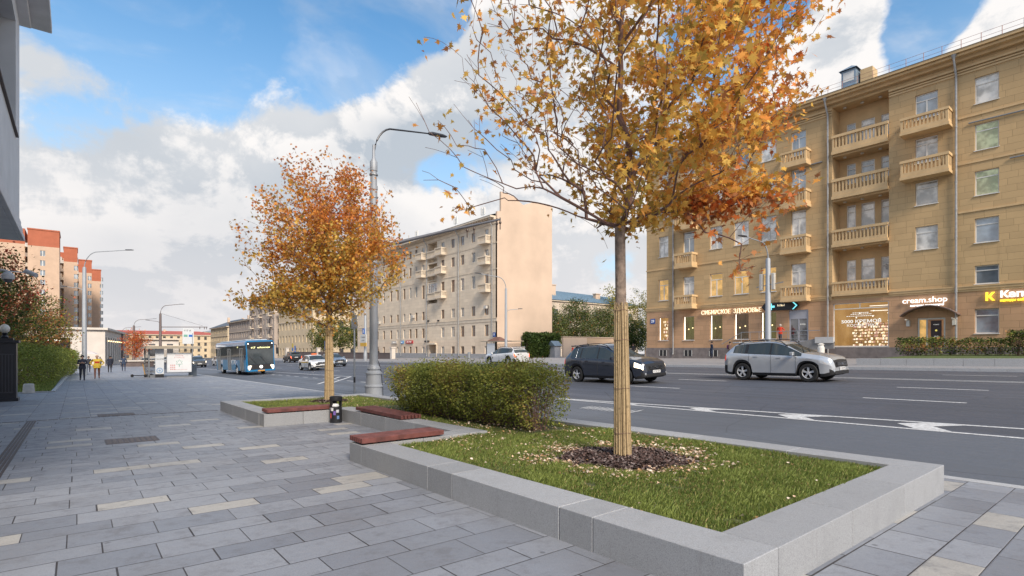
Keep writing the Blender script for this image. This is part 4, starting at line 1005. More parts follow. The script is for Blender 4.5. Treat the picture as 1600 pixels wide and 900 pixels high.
B = MB(); B.box(1.8, 3.0, 16.0-ob[1], 16.9-ob[1], 23.4, 25.4); B.build('chimney', OCHT, oc)
for y in (34.05, 18.72, 10.1): pipe(oc, ob, X1, y, 1.2, 22.6, PIPE)
B = MB(); B.tube([(-.08, 9.4-ob[1], 17.9), (-.08, YR-ob[1], 17.6)], .05, 6); B.tube([(-.08, 7.2-ob[1], 14.8), (-.08, YR-ob[1], 14.6)], .05, 6); B.tube([(-.08, 20.1-ob[1], 17.8), (-.08, 19.2-ob[1], 17.8)], .06, 6); B.build('conduit', GALV, oc)
# signs
SL = mat('sign_letters', (.9, .82, .6), .5, var=0, emit=(1, .82, .55), estr=.6)
sg = thing('shop_sign', 'glowing cream Cyrillic letters of the health shop over its windows on the ochre wall', 'sign', (X1, 27.55, 5.3))
text_mesh('letters', 'Сибирское  Здоровье'.upper(), .60, SL, sg, (-.16, 0, .04), ext=.05, bold=-.004, sx=.85)
pk = thing('arrow_sign', 'black arrow shaped sign with turquoise chevron beside the entrance door', 'sign', (X1, 22.55, 5.55))
B = MB(); B.extr([(1.55, -.33), (1.85, 0), (1.55, .33), (-1.15, .38), (-1.5, 0), (-1.15, -.38)], 'x', -.25, -.08); B.build('sign_panel', DARK, pk)
TQ = mat('turquoise_light', (.1, .6, .65), .5, var=0, emit=(.25, .85, .95), estr=.9)
B = MB(); B.extr([(-1.05, .33), (-1.38, 0), (-1.05, -.33), (-.93, -.33), (-1.25, 0), (-.93, .33)], 'x', -.27, -.252); B.build('arrow_stripe', TQ, pk)
B = MB()
for (a, c, d2, e) in ((.62, 1.35, -.09, .09), (.88, 1.08, -.3, .3)): B.box(-.27, -.252, a, c, d2, e)
B.build('cross_emblem', TQ, pk); text_mesh('lettering', 'МЫ', .26, SL, pk, (-.26, .05, .07), ext=.01, sx=1.5)
cs = thing('shop_sign', 'white cream.shop lettering on the ochre wall above the arched door canopy', 'sign', (X1, 12.0, 5.3))
WL = mat('white_glow_letters', (.9, .9, .9), .5, var=0, emit=(1, .96, .92), estr=.7)
text_mesh('letters', 'cream.shop', .62, WL, cs, (-.12, 0, .06), ext=.05, bold=.0, sx=.97)
text_mesh('small_letters', 'магазин косметики', .2, WL, cs, (-.12, -.15, -.33), ext=.03, bold=.008, sx=1.1)
ks = thing('shop_sign', 'white and yellow letters with a yellow monogram on the ochre wall at the right edge', 'sign', (X1, 7.0, 5.3))
YW = mat('yellow_glow', (.9, .7, .05), .5, var=0, emit=(1, .78, .05), estr=.9)
text_mesh('monogram', 'К', .75, YW, ks, (-.12, 1.25, 0), ext=.05, bold=.03); text_mesh('letters', 'Капи', .62, WL, ks, (-.12, -.1, .12), ext=.05, bold=.02, sx=1.1); text_mesh('small_letters', 'вклады займы', .22, YW, ks, (-.12, -.1, -.28), ext=.03, bold=.012, sx=1.05)
hn = thing('house_number_plate', 'small blue house number plate on the left end of the ochre wall', 'sign', (X1, 36.75, 4.75))
B = MB(); B.box(-.05, -.005, -.32, .32, -.28, .28); B.build('plate', mat('blue_plate', (.03, .09, .32), .4, var=.05), hn, bevel=.02); text_mesh('number', '29', .42, VIN, hn, (-.055, 0, 0), ext=.003)
# ---------------- cream block across the side street ----------------
Y2 = 65.4; XG = 61.5; o2 = (X1, Y2, 0)
cb = thing('apartment_building', 'cream six storey apartment block with blank pink gable and small white balconies', 'building', o2)
R6 = [(.8, 2.15), (3.75, 5.5), (7.05, 8.6), (11.45, 13.5), (15.75, 17.35), (19.0, 20.5)]
cols2 = [(67.6, 68.6, 'b'), (71.2, 72.2, 'w'), (74.4, 75.4, 'w'), (77.3, 78.3, 'w'), (80.6, 81.6, 'b'), (87.5, 88.4, 'b'), (90.2, 91.0, 'w'), (92.5, 93.3, 'w'), (95.0, 95.8, 'w'), (97.8, 98.6, 'w'), (100.7, 101.5, 'w'), (104.0, 104.8, 'w'), (107.0, 107.8, 'w'), (110, 110.8, 'w'), (113.2, 114, 'w')]
holes = []
for ya, yb, k in cols2:
    for i, (za, zb) in enumerate(R6): holes.append((ya, yb, za-(.45 if k == 'b' and i > 2 else 0), zb, .2))
B = MB(); hol = holes+[(83.0, 86.2, 9.9, 20.9, 0), (83.3, 85.6, .3, 2.5, 1.2)]
wall_holes(B, X1, Y2, 118, .3, 21.6, hol); B.quad((X1, 118, 0), (XG, 118, 0), (XG, 118, 21.6), (X1, 118, 21.6)); B.quad((XG, Y2, 0), (XG, 118, 0), (XG, 118, 21.6), (XG, Y2, 21.6))
for yy in (83.0, 86.2): B.quad((X1, yy, 9.9), (X1+1.3, yy, 9.9), (X1+1.3, yy, 20.9), (X1, yy, 20.9))
B.quad((X1+1.3, 83, 9.9), (X1+1.3, 86.2, 9.9), (X1+1.3, 86.2, 20.9), (X1+1.3, 83, 20.9)); B.quad((X1, 83, 20.9), (X1+1.3, 83, 20.9), (X1+1.3, 86.2, 20.9), (X1, 86.2, 20.9)); B.box(X1+.01, X1+1.3, 83.02, 86.18, 9.7, 9.95); B.box(X1+.01, X1+1.3, 83.02, 86.18, 13.5, 13.75); B.box(X1+.01, X1+1.3, 83.02, 86.18, 17.1, 17.35)
B.quad((X1+1.2, 83.3, .3), (X1+1.2, 85.6, .3), (X1+1.2, 85.6, 2.5), (X1+1.2, 83.3, 2.5))
B.v = [(x-o2[0], y-o2[1], z) for x, y, z in B.v]; B.build('wall', CREAM, cb)
k = 0
for ya, yb, kk in cols2:
    for i, (za, zb) in enumerate(R6):
        za2 = za-(.45 if kk == 'b' and i > 2 else 0); fr = WPVC if ((k*7) % 5) in (0, 3) or i > 3 and k % 3 == 0 else BROWNW; k += 1
        window(cb, o2, X1, ya, yb, za2, zb, fr, GL_DARK if i < 5 or k % 2 else GL_BLUE, 'v', .12, .07, False)
B = MB(); gl = window(cb, o2, X1-.06, 83.05, 86.15, 10.9, 13.45, WPVC, GL_BLUE, 't', .1, .1, False); 
B = MB(); B.box(X1-.02-o2[0], X1+.02-o2[0]+.06, 84-o2[1], 84.1-o2[1], 10.95, 13.4); B.box(X1-.02-o2[0], X1+.06-o2[0], 85.2-o2[1], 85.3-o2[1], 10.95, 13.4); B.build('mullions', WPVC, gl)
for (ya, yb, rows) in ((67.1, 69.3, (3, 4, 5)), (80.1, 82.3, (3, 4, 5)), (87.0, 89.2, (4, 5)), (83.1, 86.1, (3, 4, 5))):
    for i in rows:
        z = R6[i][0]-.55; balcony(cb, o2, X1, ya, yb, z-.35, z+.95, .95 if ya != 83.1 else .25, CRT, .12, .12)
B = MB(); B.box(-.08, 11.5, .0, 52.6, -.8, .92); B.build('plinth', mat('grey_plinth', (.33, .33, .34), .85, var=.15, vscale=2), cb)
B = MB()
for z0, z1, d2 in ((5.95, 6.4, .07), (6.4, 6.5, .12), (14.0, 14.1, .05), (18.0, 18.12, .05), (21.0, 21.15, .10)): B.box(-d2, -.003, 0, 52.6, z0, z1)
B.box(-.35, 11.5, .35, 52.6, 21.62, 21.85); B.box(-1.05, 11.5, .35, 52.6, 21.86, 22.15); B.build('cornice', CRT, cb)
yy = .8
while yy < 52: MB().box(-.85, -.36, yy, yy+.22, 21.66, 21.85).build('modillion', CRT, cb); yy += .75
B = MB(); B.add([(-1.1, .36, 22.16), (-1.1, 52.6, 22.16), (5.5, 52.6, 24.3), (5.5, .36, 24.3), (11.5, .36, 22.16), (11.5, 52.6, 22.16)], [(0, 1, 2, 3), (3, 2, 5, 4)]); B.build('roof', ZINC, cb)
B = MB(); pg = [(0, -.5), (11.5, -.5), (11.5, 25.75), (8.0, 25.6), (6.9, 25.2), (6.1, 24.9), (5.7, 25.7), (5.2, 26.0), (.9, 26.0+.0), (.9, 24.4), (0, 24.2)]
pg = [(0, -.5), (11.5, -.5), (11.5, 25.6), (7.2, 25.35), (5.2, 24.6), (4.2, 25.15), (3.9, 25.5), (.75, 25.95), (.75, 22.9), (0, 22.8)]
B.add([(x, .35, z) for x, z in pg]+[(x, -.02, z) for x, z in pg], [tuple(range(len(pg)-1, -1, -1)), tuple(range(len(pg), 2*len(pg)))]+[(i, (i+1) % len(pg), (i+1) % len(pg)+len(pg), i+len(pg)) for i in range(len(pg))])
B.build('gable_wall', PINKR, cb)
for y in (66.5, 75.9, 86.45, 96.6): pipe(cb, o2, X1, y, .5, 21.6, PIPE)
B = MB(); B.box(-.5, -.004, 17.65, 20.5, 2.5, 2.75); B.box(-.12, -.004, 17.6, 17.85, .3, 2.5); B.box(-.12, -.004, 20.25, 20.5, .3, 2.5); B.build('passage_portal', CRT, cb)
for (y, z) in ((91.6, 7.6), (106.3, 7.0), (68.1, 8.0)): B = MB(); B.box(-.4, -.004, y-.35-o2[1], y+.35-o2[1], z, z+.5); B.build('air_conditioner', mat('ac_white', (.5, .48, .45), .5, var=.1), cb, bevel=.03)
for (y, z) in ((85.9, 3.0), (85.9, 6.7), (87, 3.0), (82.4, 6.6)): B = MB(); B.box(-.3, -.004, y-.15-o2[1], y+.15-o2[1], z, z+.25); B.build('wall_lamp', DARK, cb)
for y in (72.5, 95, 80.8): B = MB(); B.tube([(2.5, y-o2[1], 23), (2.5, y-o2[1], 25.3)], .05, 5); B.box(2.4, 2.6, y-.5-o2[1], y-.25-o2[1], 24, 25.2); B.box(2.4, 2.6, y+.25-o2[1], y+.5-o2[1], 24, 25.2); B.build('antenna', WPVC, cb)
for (y, w_, c, s_) in ((99.5, 2.2, (.55, .5, .45), 'Цветы'), (96.2, 1.2, (.05, .25, .55), 'инфо'), (93.2, 2.8, (.45, .03, .04), 'МАГАЗИН')):
    q = thing('wall_sign', {99.5: 'grey shop sign over the ground floor of the cream block', 96.2: 'small blue sign between two others on the cream block', 93.2: 'red shop sign over the ground floor of the cream block'}[y], 'sign', (X1, y, 3.05))
    B = MB(); B.box(-.14, -.005, -w_/2, w_/2, -.28, .28); B.build('panel', mat('signp%d' % int(y), c, .5, var=.05), q); text_mesh('lettering', s_, .34, VIN, q, (-.15, 0, 0), ext=.004, sx=1.1)
hp = thing('house_number_plate', 'small blue plate by the corner of the cream block above the far bus shelter', 'sign', (X1, 66.1, 3.9)); B = MB(); B.box(-.05, -.005, -.35, .35, -.35, .35); B.build('plate', mat('blue_plate', (.03, .09, .32)), hp); text_mesh('number', '27', .4, VIN, hp, (-.055, 0, 0), ext=.003)
# ---------------- low house with the blue roof, boundary wall ----------------
lh = thing('low_house', 'pale two storey house with blue metal roof behind the trees', 'building', (80, 92, 0))
B = MB(); wallpts = []
def facadeY(B, Yf, xa, xb, z0, z1, hl):   # facade facing -y
    b2 = MB(); wall_holes(b2, 0, xa, xb, z0, z1, [h+(.15,) for h in hl]); B.add([(y, Yf+x, z) for x, y, z in b2.v], b2.f)
hl = [(x, x+1.5, z, z+2.6) for x in (12, 16.5, 21, 25.5, 30, 34.5) for z in (3.0, 8.6)]
hl = hl+[(2, 3.5, z, z+2.6) for z in (3.0, 8.6)]+[(7, 8.5, z, z+2.6) for z in (3.0, 8.6)]
facadeY(B, 0, -2, 38.6, -1, 13, hl); B.quad((38.6, 0, -1), (38.6, 14, -1), (38.6, 14, 13), (38.6, 0, 13)); B.quad((-2, 14, -1), (38.6, 14, -1), (38.6, 14, 13), (-2, 14, 13)); B.build('wall', mat('pale_render', (.56, .47, .38), .9, var=.1, vscale=.5, detail=8), lh)
LHP = [(h[0], h[1], .12, .14, h[2], h[3]) for h in hl]
B = MB(); B.box(-2.3, 39, -.4, 14.3, 13.0, 13.3); B.box(-2, 38.7, -.1, -.003, 6.8, 7.1); B.build('eaves', CRT, lh)
B = MB(); B.add([(-2.5, -.6, 13.31), (39.2, -.6, 13.31), (39.2, 14.5, 13.31), (-2.5, 14.5, 13.31), (3, 6.5, 16.6), (33.5, 6.5, 16.0)], [(0, 1, 5, 4), (1, 2, 5), (2, 3, 4, 5), (3, 0, 4)]); B.build('roof', mat('blue_roof', (.20, .30, .38), .5, .3, var=.1), lh)
B = MB()
for i in range(60): x = -2.4+i*.7; B.tube([(x, -.58, 13.36), (3+(x+2.5)/41.7*30.5, 6.4, 16.62-(x+2.5)/41.7*.6)], .03, 4)
B.build('roof_seams', mat('blue_roof', (.2, .3, .38)), lh)
for x, z in ((9, 15.5), (25, 14.3)): B = MB(); B.box(x, x+1.6, 3, 4, z-1.5, z+1.7); B.box(x-.15, x+1.75, 2.85, 4.15, z+1.7, z+1.9); B.build('chimney', PINKR, lh)
bw = thing('boundary_wall', 'plain beige boundary wall beside the creeper covered hedge', 'wall', (60.8, 62, 0)); B = MB(); B.box(0, 5.5, 0, .3, -.2, 3.55); B.build('wall_panel', mat('beige_wall', (.66, .50, .38), .9, var=.08, vscale=.5), bw); B = MB(); B.box(5.5, 13.6, .05, .3, -.2, 3.6); B.build('wall_panel', mat('tan_wall', (.52, .37, .25), .9, var=.08, vscale=.5), bw); B = MB(); B.box(-.1, 13.7, -.05, .35, 3.6, 3.72); B.build('coping', PINKR, bw)
gh = thing('gate_hut', 'small grey gabled gate hut at the end of the beige wall', 'hut', (59.4, 62.5, 0)); B = MB(); B.box(0, 1.3, 0, 1.5, -.2, 2.2); B.build('hut_wall', mat('grey_wall', (.4, .4, .42), .8, var=.1), gh); B = MB(); B.add([(-.2, -.2, 2.2), (1.5, -.2, 2.2), (1.5, 1.7, 2.2), (-.2, 1.7, 2.2), (1.5, .75, 3.0), (-.2, .75, 3.0)], [(0, 1, 4, 5), (2, 3, 5, 4), (1, 2, 4), (3, 0, 5)]); B.build('hut_roof', ZINC, gh)
# ---------------- more distant street blocks  ----------------
def panes(boxes, m, t, frame=None):
    for i, b_ in enumerate(boxes[:100]):
        B = MB(); B.box(*b_); w = B.build('window', m, t)
    if len(boxes) > 100: B = MB(); [B.box(*b_) for b_ in boxes[100:]]; tag(B.build('window', m, t), kind='stuff')
def block(name, label, x0, x1, y0, y1, z0, z1, wallm, roofm, rows, fw=1.3, sp=3.4, rise=1.5, winm=None, faces='xy', corn=True, kind_rows=None, bal=False):
    """rectangular block; openings on the side facing the street (-x) and the side facing the camera (-y)"""
    t = thing(name, label, 'building', (x0, y0, z0)); B = MB(); H = z1-z0; wy, wx = [], []
    fh = H/rows; wm = []
    def holesfor(L): 
        n = max(1, int((L-1)/sp)); st = (L)/n; return [(st*(i+.5)-fw/2, st*(i+.5)+fw/2, fh*(r+.28), fh*(r+.82)) for i in range(n) for r in range(rows)]
    hx = holesfor(y1-y0) if 'x' in faces else []; wall_holes(B, 0, 0, y1-y0, 0, H, [h+(.25,) for h in hx])
    hy = holesfor(x1-x0) if 'y' in faces else []; b2 = MB(); wall_holes(b2, 0, 0, x1-x0, 0, H, [h+(.25,) for h in hy]); B.add([(y, x, z) for x, y, z in b2.v], b2.f)
    if 'X' in faces:
        b2 = MB(); hX = holesfor(y1-y0); wall_holes(b2, 0, 0, y1-y0, 0, H, [h+(.25,) for h in hX]); B.add([(x1-x0-x, y, z) for x, y, z in b2.v], b2.f); [wm.append((x1-x0-.23, x1-x0-.2, *h)) for h in hX]
    else: B.quad((x1-x0, 0, 0), (x1-x0, y1-y0, 0), (x1-x0, y1-y0, H), (x1-x0, 0, H))
    B.quad((0, y1-y0, 0), (x1-x0, y1-y0, 0), (x1-x0, y1-y0, H), (0, y1-y0, H)); B.build('wall', wallm, t)
    panes([(.2, .23, *h) for h in hx]+[(h[0], h[1], .2, .23, h[2], h[3]) for h in hy]+wm, winm or GL_DARK, t)
    if corn: B = MB(); B.box(-.6, x1-x0+.6, -.6, y1-y0+.6, H, H+.45); B.box(-.15, x1-x0+.15, -.15, y1-y0+.15, H*.72, H*.72+.2); B.build('cornice', CRT, t)
    if rise: 
        a, c = x1-x0, y1-y0; r = min(a, c)/2; B = MB(); zz = H+.46
        P = [(-.7, -.7, zz), (a+.7, -.7, zz), (a+.7, c+.7, zz), (-.7, c+.7, zz)]
        R2 = [(r, r, zz+rise), (a-r, r, zz+rise)] if a > c else [(r, r, zz+rise), (r, c-r, zz+rise)]
        B.add(P+R2, [(0, 1, 5, 4), (1, 2, 5), (2, 3, 4, 5), (3, 0, 4)] if a > c else [(0, 1, 4), (1, 2, 5, 4), (2, 3, 5), (3, 0, 4, 5)]); B.build('roof', roofm, t)
        [MB().box(a*q, a*q+1.0, c*.4, c*.4+.8, H+.5, H+rise+1.2).build('chimney', PINKR, t) for q in (.2, .6)]
    if bal:
        for r in range(1, rows, 1):
            for q in (.12, .5, .85): B = MB(); y = (y1-y0)*q; B.box(-1.1, -.01, y-1.4, y+1.4, fh*r, fh*r+.25); B.box(-1.1, -.95, y-1.4, y+1.4, fh*r+.25, fh*r+1.1); B.build('balcony', CRT, t)
    return t
CR3 = mat('cream_yellow_wall', (.62, .50, .34), .9, var=.12, vscale=.3, detail=7); STN = mat('pale_stone_wall', (.44, .37, .32), .9, var=.15, vscale=.3, detail=7); REDR = mat('red_roof', (.42, .10, .07), .7, var=.15, vscale=.3)
panes(LHP, GL_DARK, lh)
block('apartment_building', 'cream yellow four storey block behind the white taxi', 50, 66, 148, 180, -1.2, 14, CR3, ZINC, 4, 1.2, 3.0)
block('apartment_building', 'ornate pale stone block with balconies just right of the bus roof', 49.5, 64, 183, 215, -1.5, 19.5, STN, ZINC, 6, 1.4, 3.2, bal=True)
block('apartment_building', 'low grey roofed building left of the ornate stone block', 52, 64, 224, 262, -2.2, 13, STN, ZINC, 4)
block('apartment_building', 'pale building with dark pitched roof far down the avenue', 54, 70, 275, 315, -2.8, 12, CR3, mat('dark_roof', (.10, .12, .15), .7, var=.1), 4, rise=4)
block('apartment_building', 'long cream building with red roof closing the avenue behind the kiosk', -4, 66, 352, 372, -4, 9.5, CR3, REDR, 4, 1.3, 3.2, 2.2, faces='y')
block('apartment_building', 'cream building right of the red roofed one at the end of the avenue', 66.5, 106, 345, 362, -3.6, 11, CR3, ZINC, 5, 1.3, 3.2, 1.5, faces='xy')
rr = random.Random(3)
for i, (x, y, w, h) in enumerate(((30, 440, 30, 12), (75, 460, 26, 14.5), (110, 430, 30, 14), (150, 470, 26, 17), (-20, 470, 34, 13.5))):
    block('distant_building', ['hazy low block above the red roof', 'distant pale block left of the dark pitched roof', 'distant block behind the street end', 'far pale block between bus and stone block', 'distant pale block at the left end of the skyline'][i], x, x+w, y, y+16, -5, h, STN, ZINC, 4, 1.5, 4, 2, faces='y')
# ---------------- brick tower blocks on the left ----------------
BUFF = mat('buff_brick', (.56, .40, .29), .9, var=.12, vscale=.5, detail=8, bump=.2, bscale=6); RBR = mat('red_brick', (.42, .13, .07), .9, var=.15, vscale=.5, detail=8)
def tower(x1, y, label, left=7.4, top=41.5, i=0):
    gz = -.012*y; t = thing('tower_block', label, 'building', (x1, y, gz), 0, 'stepped brick towers'); H = top; L = 27.5
    B = MB(); hl = [(-left+2.9, -left+4.1, 3+z*3.05, 4.7+z*3.05) for z in range(12)]
    b2 = MB(); wall_holes(b2, 0, -left, 0, 0, H-5, [h+(.2,) for h in hl]); B.add([(q, p, z) for p, q, z in b2.v], b2.f)
    B.quad((0, 0, 0), (0, 12, 0), (0, 12, H-5), (0, 0, H-5)); B.quad((-left, 0, 0), (-left, 12, 0), (-left, 12, H-5), (-left, 0, H-5)); B.quad((-left-16, 12, 0), (0, 12, 0), (0, 12, H-5), (-left-16, 12, H-5))
    B.build('wall', BUFF, t)
    for h in hl:
        w = MB().box(h[0], h[1], .15, .18, h[2], h[3]).build('window', GL_BLUE, t); MB().box((h[0]+h[1])/2-.08, (h[0]+h[1])/2+.08, .08, .14, h[2], h[3]).build('window_frame', WPVC, w)
    B = MB(); B.box(-left, 0, 0, 12, H-4.99, H); B.box(-left-.15, .15, -.15, 12.15, H, H+.4); B.build('parapet', RBR, t)
    B = MB()
    for k in (3.2,): B.add([(.02, k+1.1*math.cos(math.pi*j/8), H-2.6+1.6*math.sin(math.pi*j/8)) for j in range(9)]+[(.02, k-1.1, H-4.5), (.02, k+1.1, H-4.5)][:2], [tuple(range(11))])
    B.build('arched_opening', mat('void', (.01, .01, .01)), t)
    # recessed balcony bay behind the tower face
    B = MB(); B.box(-left-5, -left-.01, 4, L-.1, 0, H-3.4); B.box(-left-5, -2.4, 12.01, L-.1, 0, H-3.4); B.build('recessed_wing', BUFF, t); B = MB(); B.box(-left-5, -left-.01, 4, L-.1, H-3.39, H-1.2); B.build('wing_parapet', RBR, t)
    for z in range(12): B = MB(); B.box(-left-4, -left-.02, 2.6, 3.99, 2.6+z*3.05, 3.7+z*3.05); B.box(-left-4, -left-.5, 2.8, 3.99, 3.7+z*3.05, 4.9+z*3.05); B.build('balcony', mat('balcony_%d' % (z % 3), [(.5, .42, .34), (.3, .24, .2), (.55, .53, .5)][z % 3], .8, var=.2), t)
    return t
tower(-4.3, 223, 'nearest and tallest looking brick tower of the stepped row', 7.5)
tower(.2, 253, 'second brick tower of the stepped row', 3.9)
tower(4.8, 282, 'third brick tower of the stepped row, behind the left lamp post', 4.2)
tower(8.6, 310, 'farthest brick tower of the stepped row, right of the left lamp post', 3.3)
tw = thing('tower_block', 'buff brick tower with red top behind the maple crowns at the left edge', 'building', (-12.5, 224.5, -2.7)); B = MB(); B.box(-8, 0, 0, 14, 0, 37); B.box(-40, -8, 3, 14, 0, 37); B.build('wall', BUFF, tw); B = MB(); B.box(-8, 0, 0, 14, 37.01, 41.8); B.box(-40, -8, 3, 14, 37.01, 40.5); B.build('parapet', RBR, tw)
for z in range(12): B = MB(); B.box(.01, 1.3, -.4, 2.2, 2.6+z*3.05, 3.8+z*3.05); B.build('balcony', mat('balcony_%d' % (z % 3), (.5, .4, .3)), tw)
# ---------------- white stone hall ----------------
hall = thing('station_hall', 'low white stone hall with dark glazing beyond the left hedge', 'building', (4.5, 138, -1.7))
WST = mat('white_stone', (.62, .56, .50), .85, var=.12, vscale=.5, detail=7); B = MB()
d2 = Vector((6.3, 46, 0)).normalized(); nrm = Vector((d2.y, -d2.x, 0))
b2 = MB(); hs2 = [(.9+i*4.4, 3.2+i*4.4, .6, 5.8) for i in range(10)]; wall_holes(b2, 0, 0, 46, 0, 7.3, [h+(.5,) for h in hs2]); B.add([(d2.x*y-nrm.x*x, d2.y*y-nrm.y*x, z) for x, y, z in b2.v], b2.f)
b2 = MB(); wall_holes(b2, 0, -18, 0, 0, 7.3, [(-13.5, -5.5, .3, 5.6, .5)]); B.add([(y, x, z) for x, y, z in b2.v], b2.f); B.quad((-18, 0, 0), (-18, 30, 0), (-18, 30, 7.3), (-18, 0, 7.3)); B.build('wall', WST, hall)
HG_ = glass_mat('hall_glass', (.04, .045, .05)); MB().box(-13.5, -5.5, .45, .48, .3, 5.6).build('glazing', HG_, hall)
B = MB(); b2 = MB(); [b2.box(.45, .48, *h) for h in hs2]; B.add([(d2.x*y-nrm.x*x, d2.y*y-nrm.y*x, z) for x, y, z in b2.v], b2.f); B.build('side_glazing', HG_, hall)
B = MB(); b2 = MB(); b2.box(-.5, 2, -.5, 46, 7.3, 7.75); B.add([(d2.x*y-nrm.x*x, d2.y*y-nrm.y*x, z) for x, y, z in b2.v], b2.f); B.box(-18, .2, -.5, 20, 7.3, 7.74); B.build('cornice', WST, hall)
B = MB(); B.box(-12, -7, -.12, -.02, 4.9, 5.3); B.build('light_box', TUBEL, hall); B = MB(); B.box(-17, -7.5, -3, -.02, 2.5, 3.2); B.build('porch_roof', mat('dark_red', (.10, .03, .025), .6, var=.1), hall)
for i in range(9): b2 = MB().box(.1, .3, 3.9+i*4.4, 4.1+i*4.4, 5.0, 5.2); B = MB(); B.add([(d2.x*y+nrm.x*x, d2.y*y+nrm.y*x, z) for x, y, z in b2.v], b2.f); B.build('facade_lamp', WARML, hall)
lb = block('pavilion_building', 'pale low pavilion with colonnade behind the orange tree', 15, 24, 190, 230, -2.3, 4.5, WST, ZINC, 1, 1.6, 3, 0, faces='xyX')
# ---------------- near grey building overhanging at the left edge ----------------
GRW = mat('grey_render', (.70, .71, .72), .85, var=.10, vscale=.8, detail=8, bump=.15, bscale=12); GRT = mat('grey_trim', (.70, .70, .71), .75, var=.08, vscale=2)
gb = thing('grey_building', 'grey rendered building with overhanging upper storeys at the left edge', 'building', (-1.84, 0, 0))
B = MB(); b2 = MB(); wall_holes(b2, 0, 2, 30.0, 6.5, 15.4, [(14, 28.3, 9.9, 14.35, .5), (3, 11.5, 9.9, 14.35, .5)]); B.add([(-x, y, z) for x, y, z in b2.v], b2.f)
B.quad((0, 30, 6.5), (-8, 30, 6.5), (-8, 30, 15.4), (0, 30, 15.4)); B.quad((0, 2, 6.5), (-8, 2, 6.5), (-8, 2, 15.4), (0, 2, 15.4)); B.quad((0, 2, 6.5), (-8, 2, 6.5), (-8, 30, 6.5), (0, 30, 6.5)); B.box(-9, -4.6, 2, 26, -.5, 6.49); B.build('wall', GRW, gb)
for (a, c) in ((14, 28.3), (3, 11.5)):
    B = MB(); B.box(-.56, -.51, a, c, 9.9, 14.35); w = B.build('window', GL_DARK, gb); B = MB(); B.box(-.5, .09, a-.1, c+.0, 9.84, 9.895); B.build('sill', mat('sill_brown', (.08, .06, .055), .6, var=.1), w)
B = MB(); B.extr([(.0, 6.1), (.13, 6.1), (.13, 6.28), (.08, 6.36), (.08, 6.62), (.03, 6.7), (.03, 6.95), (.004, 7.05)], 'y', 2, 30.05) if False else None
for (d3, z0, z1) in ((.16, 6.12, 6.32), (.10, 6.32, 6.62), (.05, 6.62, 6.9)): B.box(.0, d3, 2, 30+d3, z0, z1)
B.box(-8, 0, 30.0, 30.16, 6.12, 6.32); B.box(-8, .0, 2, 30, 6.12, 6.48); B.build('lower_moulding', GRT, gb, bevel=.015)
B = MB(); B.box(-8, 1.0, 2, 30.9, 15.4, 15.75); B.box(-8, .85, 2, 30.75, 15.75, 16.1); B.box(-8, .35, 2, 30.3, 15.1, 15.4); B.build('eaves', GRT, gb, bevel=.02)
# ================= vehicles =================
TYRE = mat('tyre_rubber', (.02, .02, .021), .85, var=.1); RIM = mat('alloy_rim', (.62, .63, .65), .35, .3, var=.05); RIMD = mat('wheel_well', (.008, .008, .009), .95, var=0)
BLK = mat('black_trim', (.018, .018, .02), .5, var=0); CARGL = mat('car_glass', (.040, .050, .052), .04, var=0, spec=.7); CHROME = mat('chrome', (.6, .6, .62), .15, 1, var=0)
HEADON = mat('headlamp_on', (1, .95, .85), .2, var=0, emit=(1, .80, .55), estr=2.4); HEADOFF = mat('headlamp_glass', (.55, .57, .6), .08, .3, var=.1); TAIL = mat('tail_lamp', (.40, .02, .015), .2, var=0, emit=(1, .05, .02), estr=.35); TAILON = mat('tail_lamp_on', (.6, .03, .02), .2, var=0, emit=(1, .16, .06), estr=2.2)
PLATE = mat('number_plate', (.75, .75, .75), .5, var=.05)
def paint(name, col, metal=.3): return mat(name, col, .28, metal, var=.03, coat=.8)
def smooth_interp(x, P):
    xs = [p[0] for p in P]; ys = [p[1] for p in P]; return float(np.interp(x, xs, ys))
def wheel(par, x, y, r, w, side, spokes=5):
    B = MB(); B.lathe([(r*.62, -w/2), (r*.93, -w/2), (r, -w*.32), (r, w*.32), (r*.93, w/2), (r*.62, w/2)], (0, 0, 0), 28, 'y', cap=False); t = B.build('wheel', TYRE, par, smooth=True); t.location = (x, y, r)
    B = MB(); s = side
    yo = s*w*.42; B.lathe([(r*.62, yo-s*.03), (r*.66, yo+s*.012), (r*.60, yo), (r*.58, yo-s*.05)], (0, 0, 0), 28, 'y', cap=False)
    for k in range(spokes):
        a = 2*math.pi*k/spokes+.3; c, q = math.cos(a), math.sin(a); h0, h1 = r*.07, r*.12
        pts = [(c*r*.08-q*h0, q*r*.08+c*h0), (c*r*.6-q*h1, q*r*.6+c*h1), (c*r*.6+q*h1, q*r*.6-c*h1), (c*r*.08+q*h0, q*r*.08-c*h0)]
        B.add([(X, yo-s*.004, Z) for X, Z in pts]+[(X, yo-s*.05, Z) for X, Z in pts], [(0, 1, 2, 3), (0, 4, 5, 1), (2, 6, 7, 3), (1, 5, 6, 2)])
    B.lathe([(r*.16, yo-s*.03), (r*.16, yo+s*.008), (r*.02, yo+s*.012)], (0, 0, 0), 12, 'y'); B.build('rim', RIM, t, smooth=True)
    B = MB(); B.lathe([(r*.6, yo-s*.07), (.01, yo-s*.07)], (0, 0, 0), 20, 'y'); B.build('brake_disc', RIMD, t)
    return t
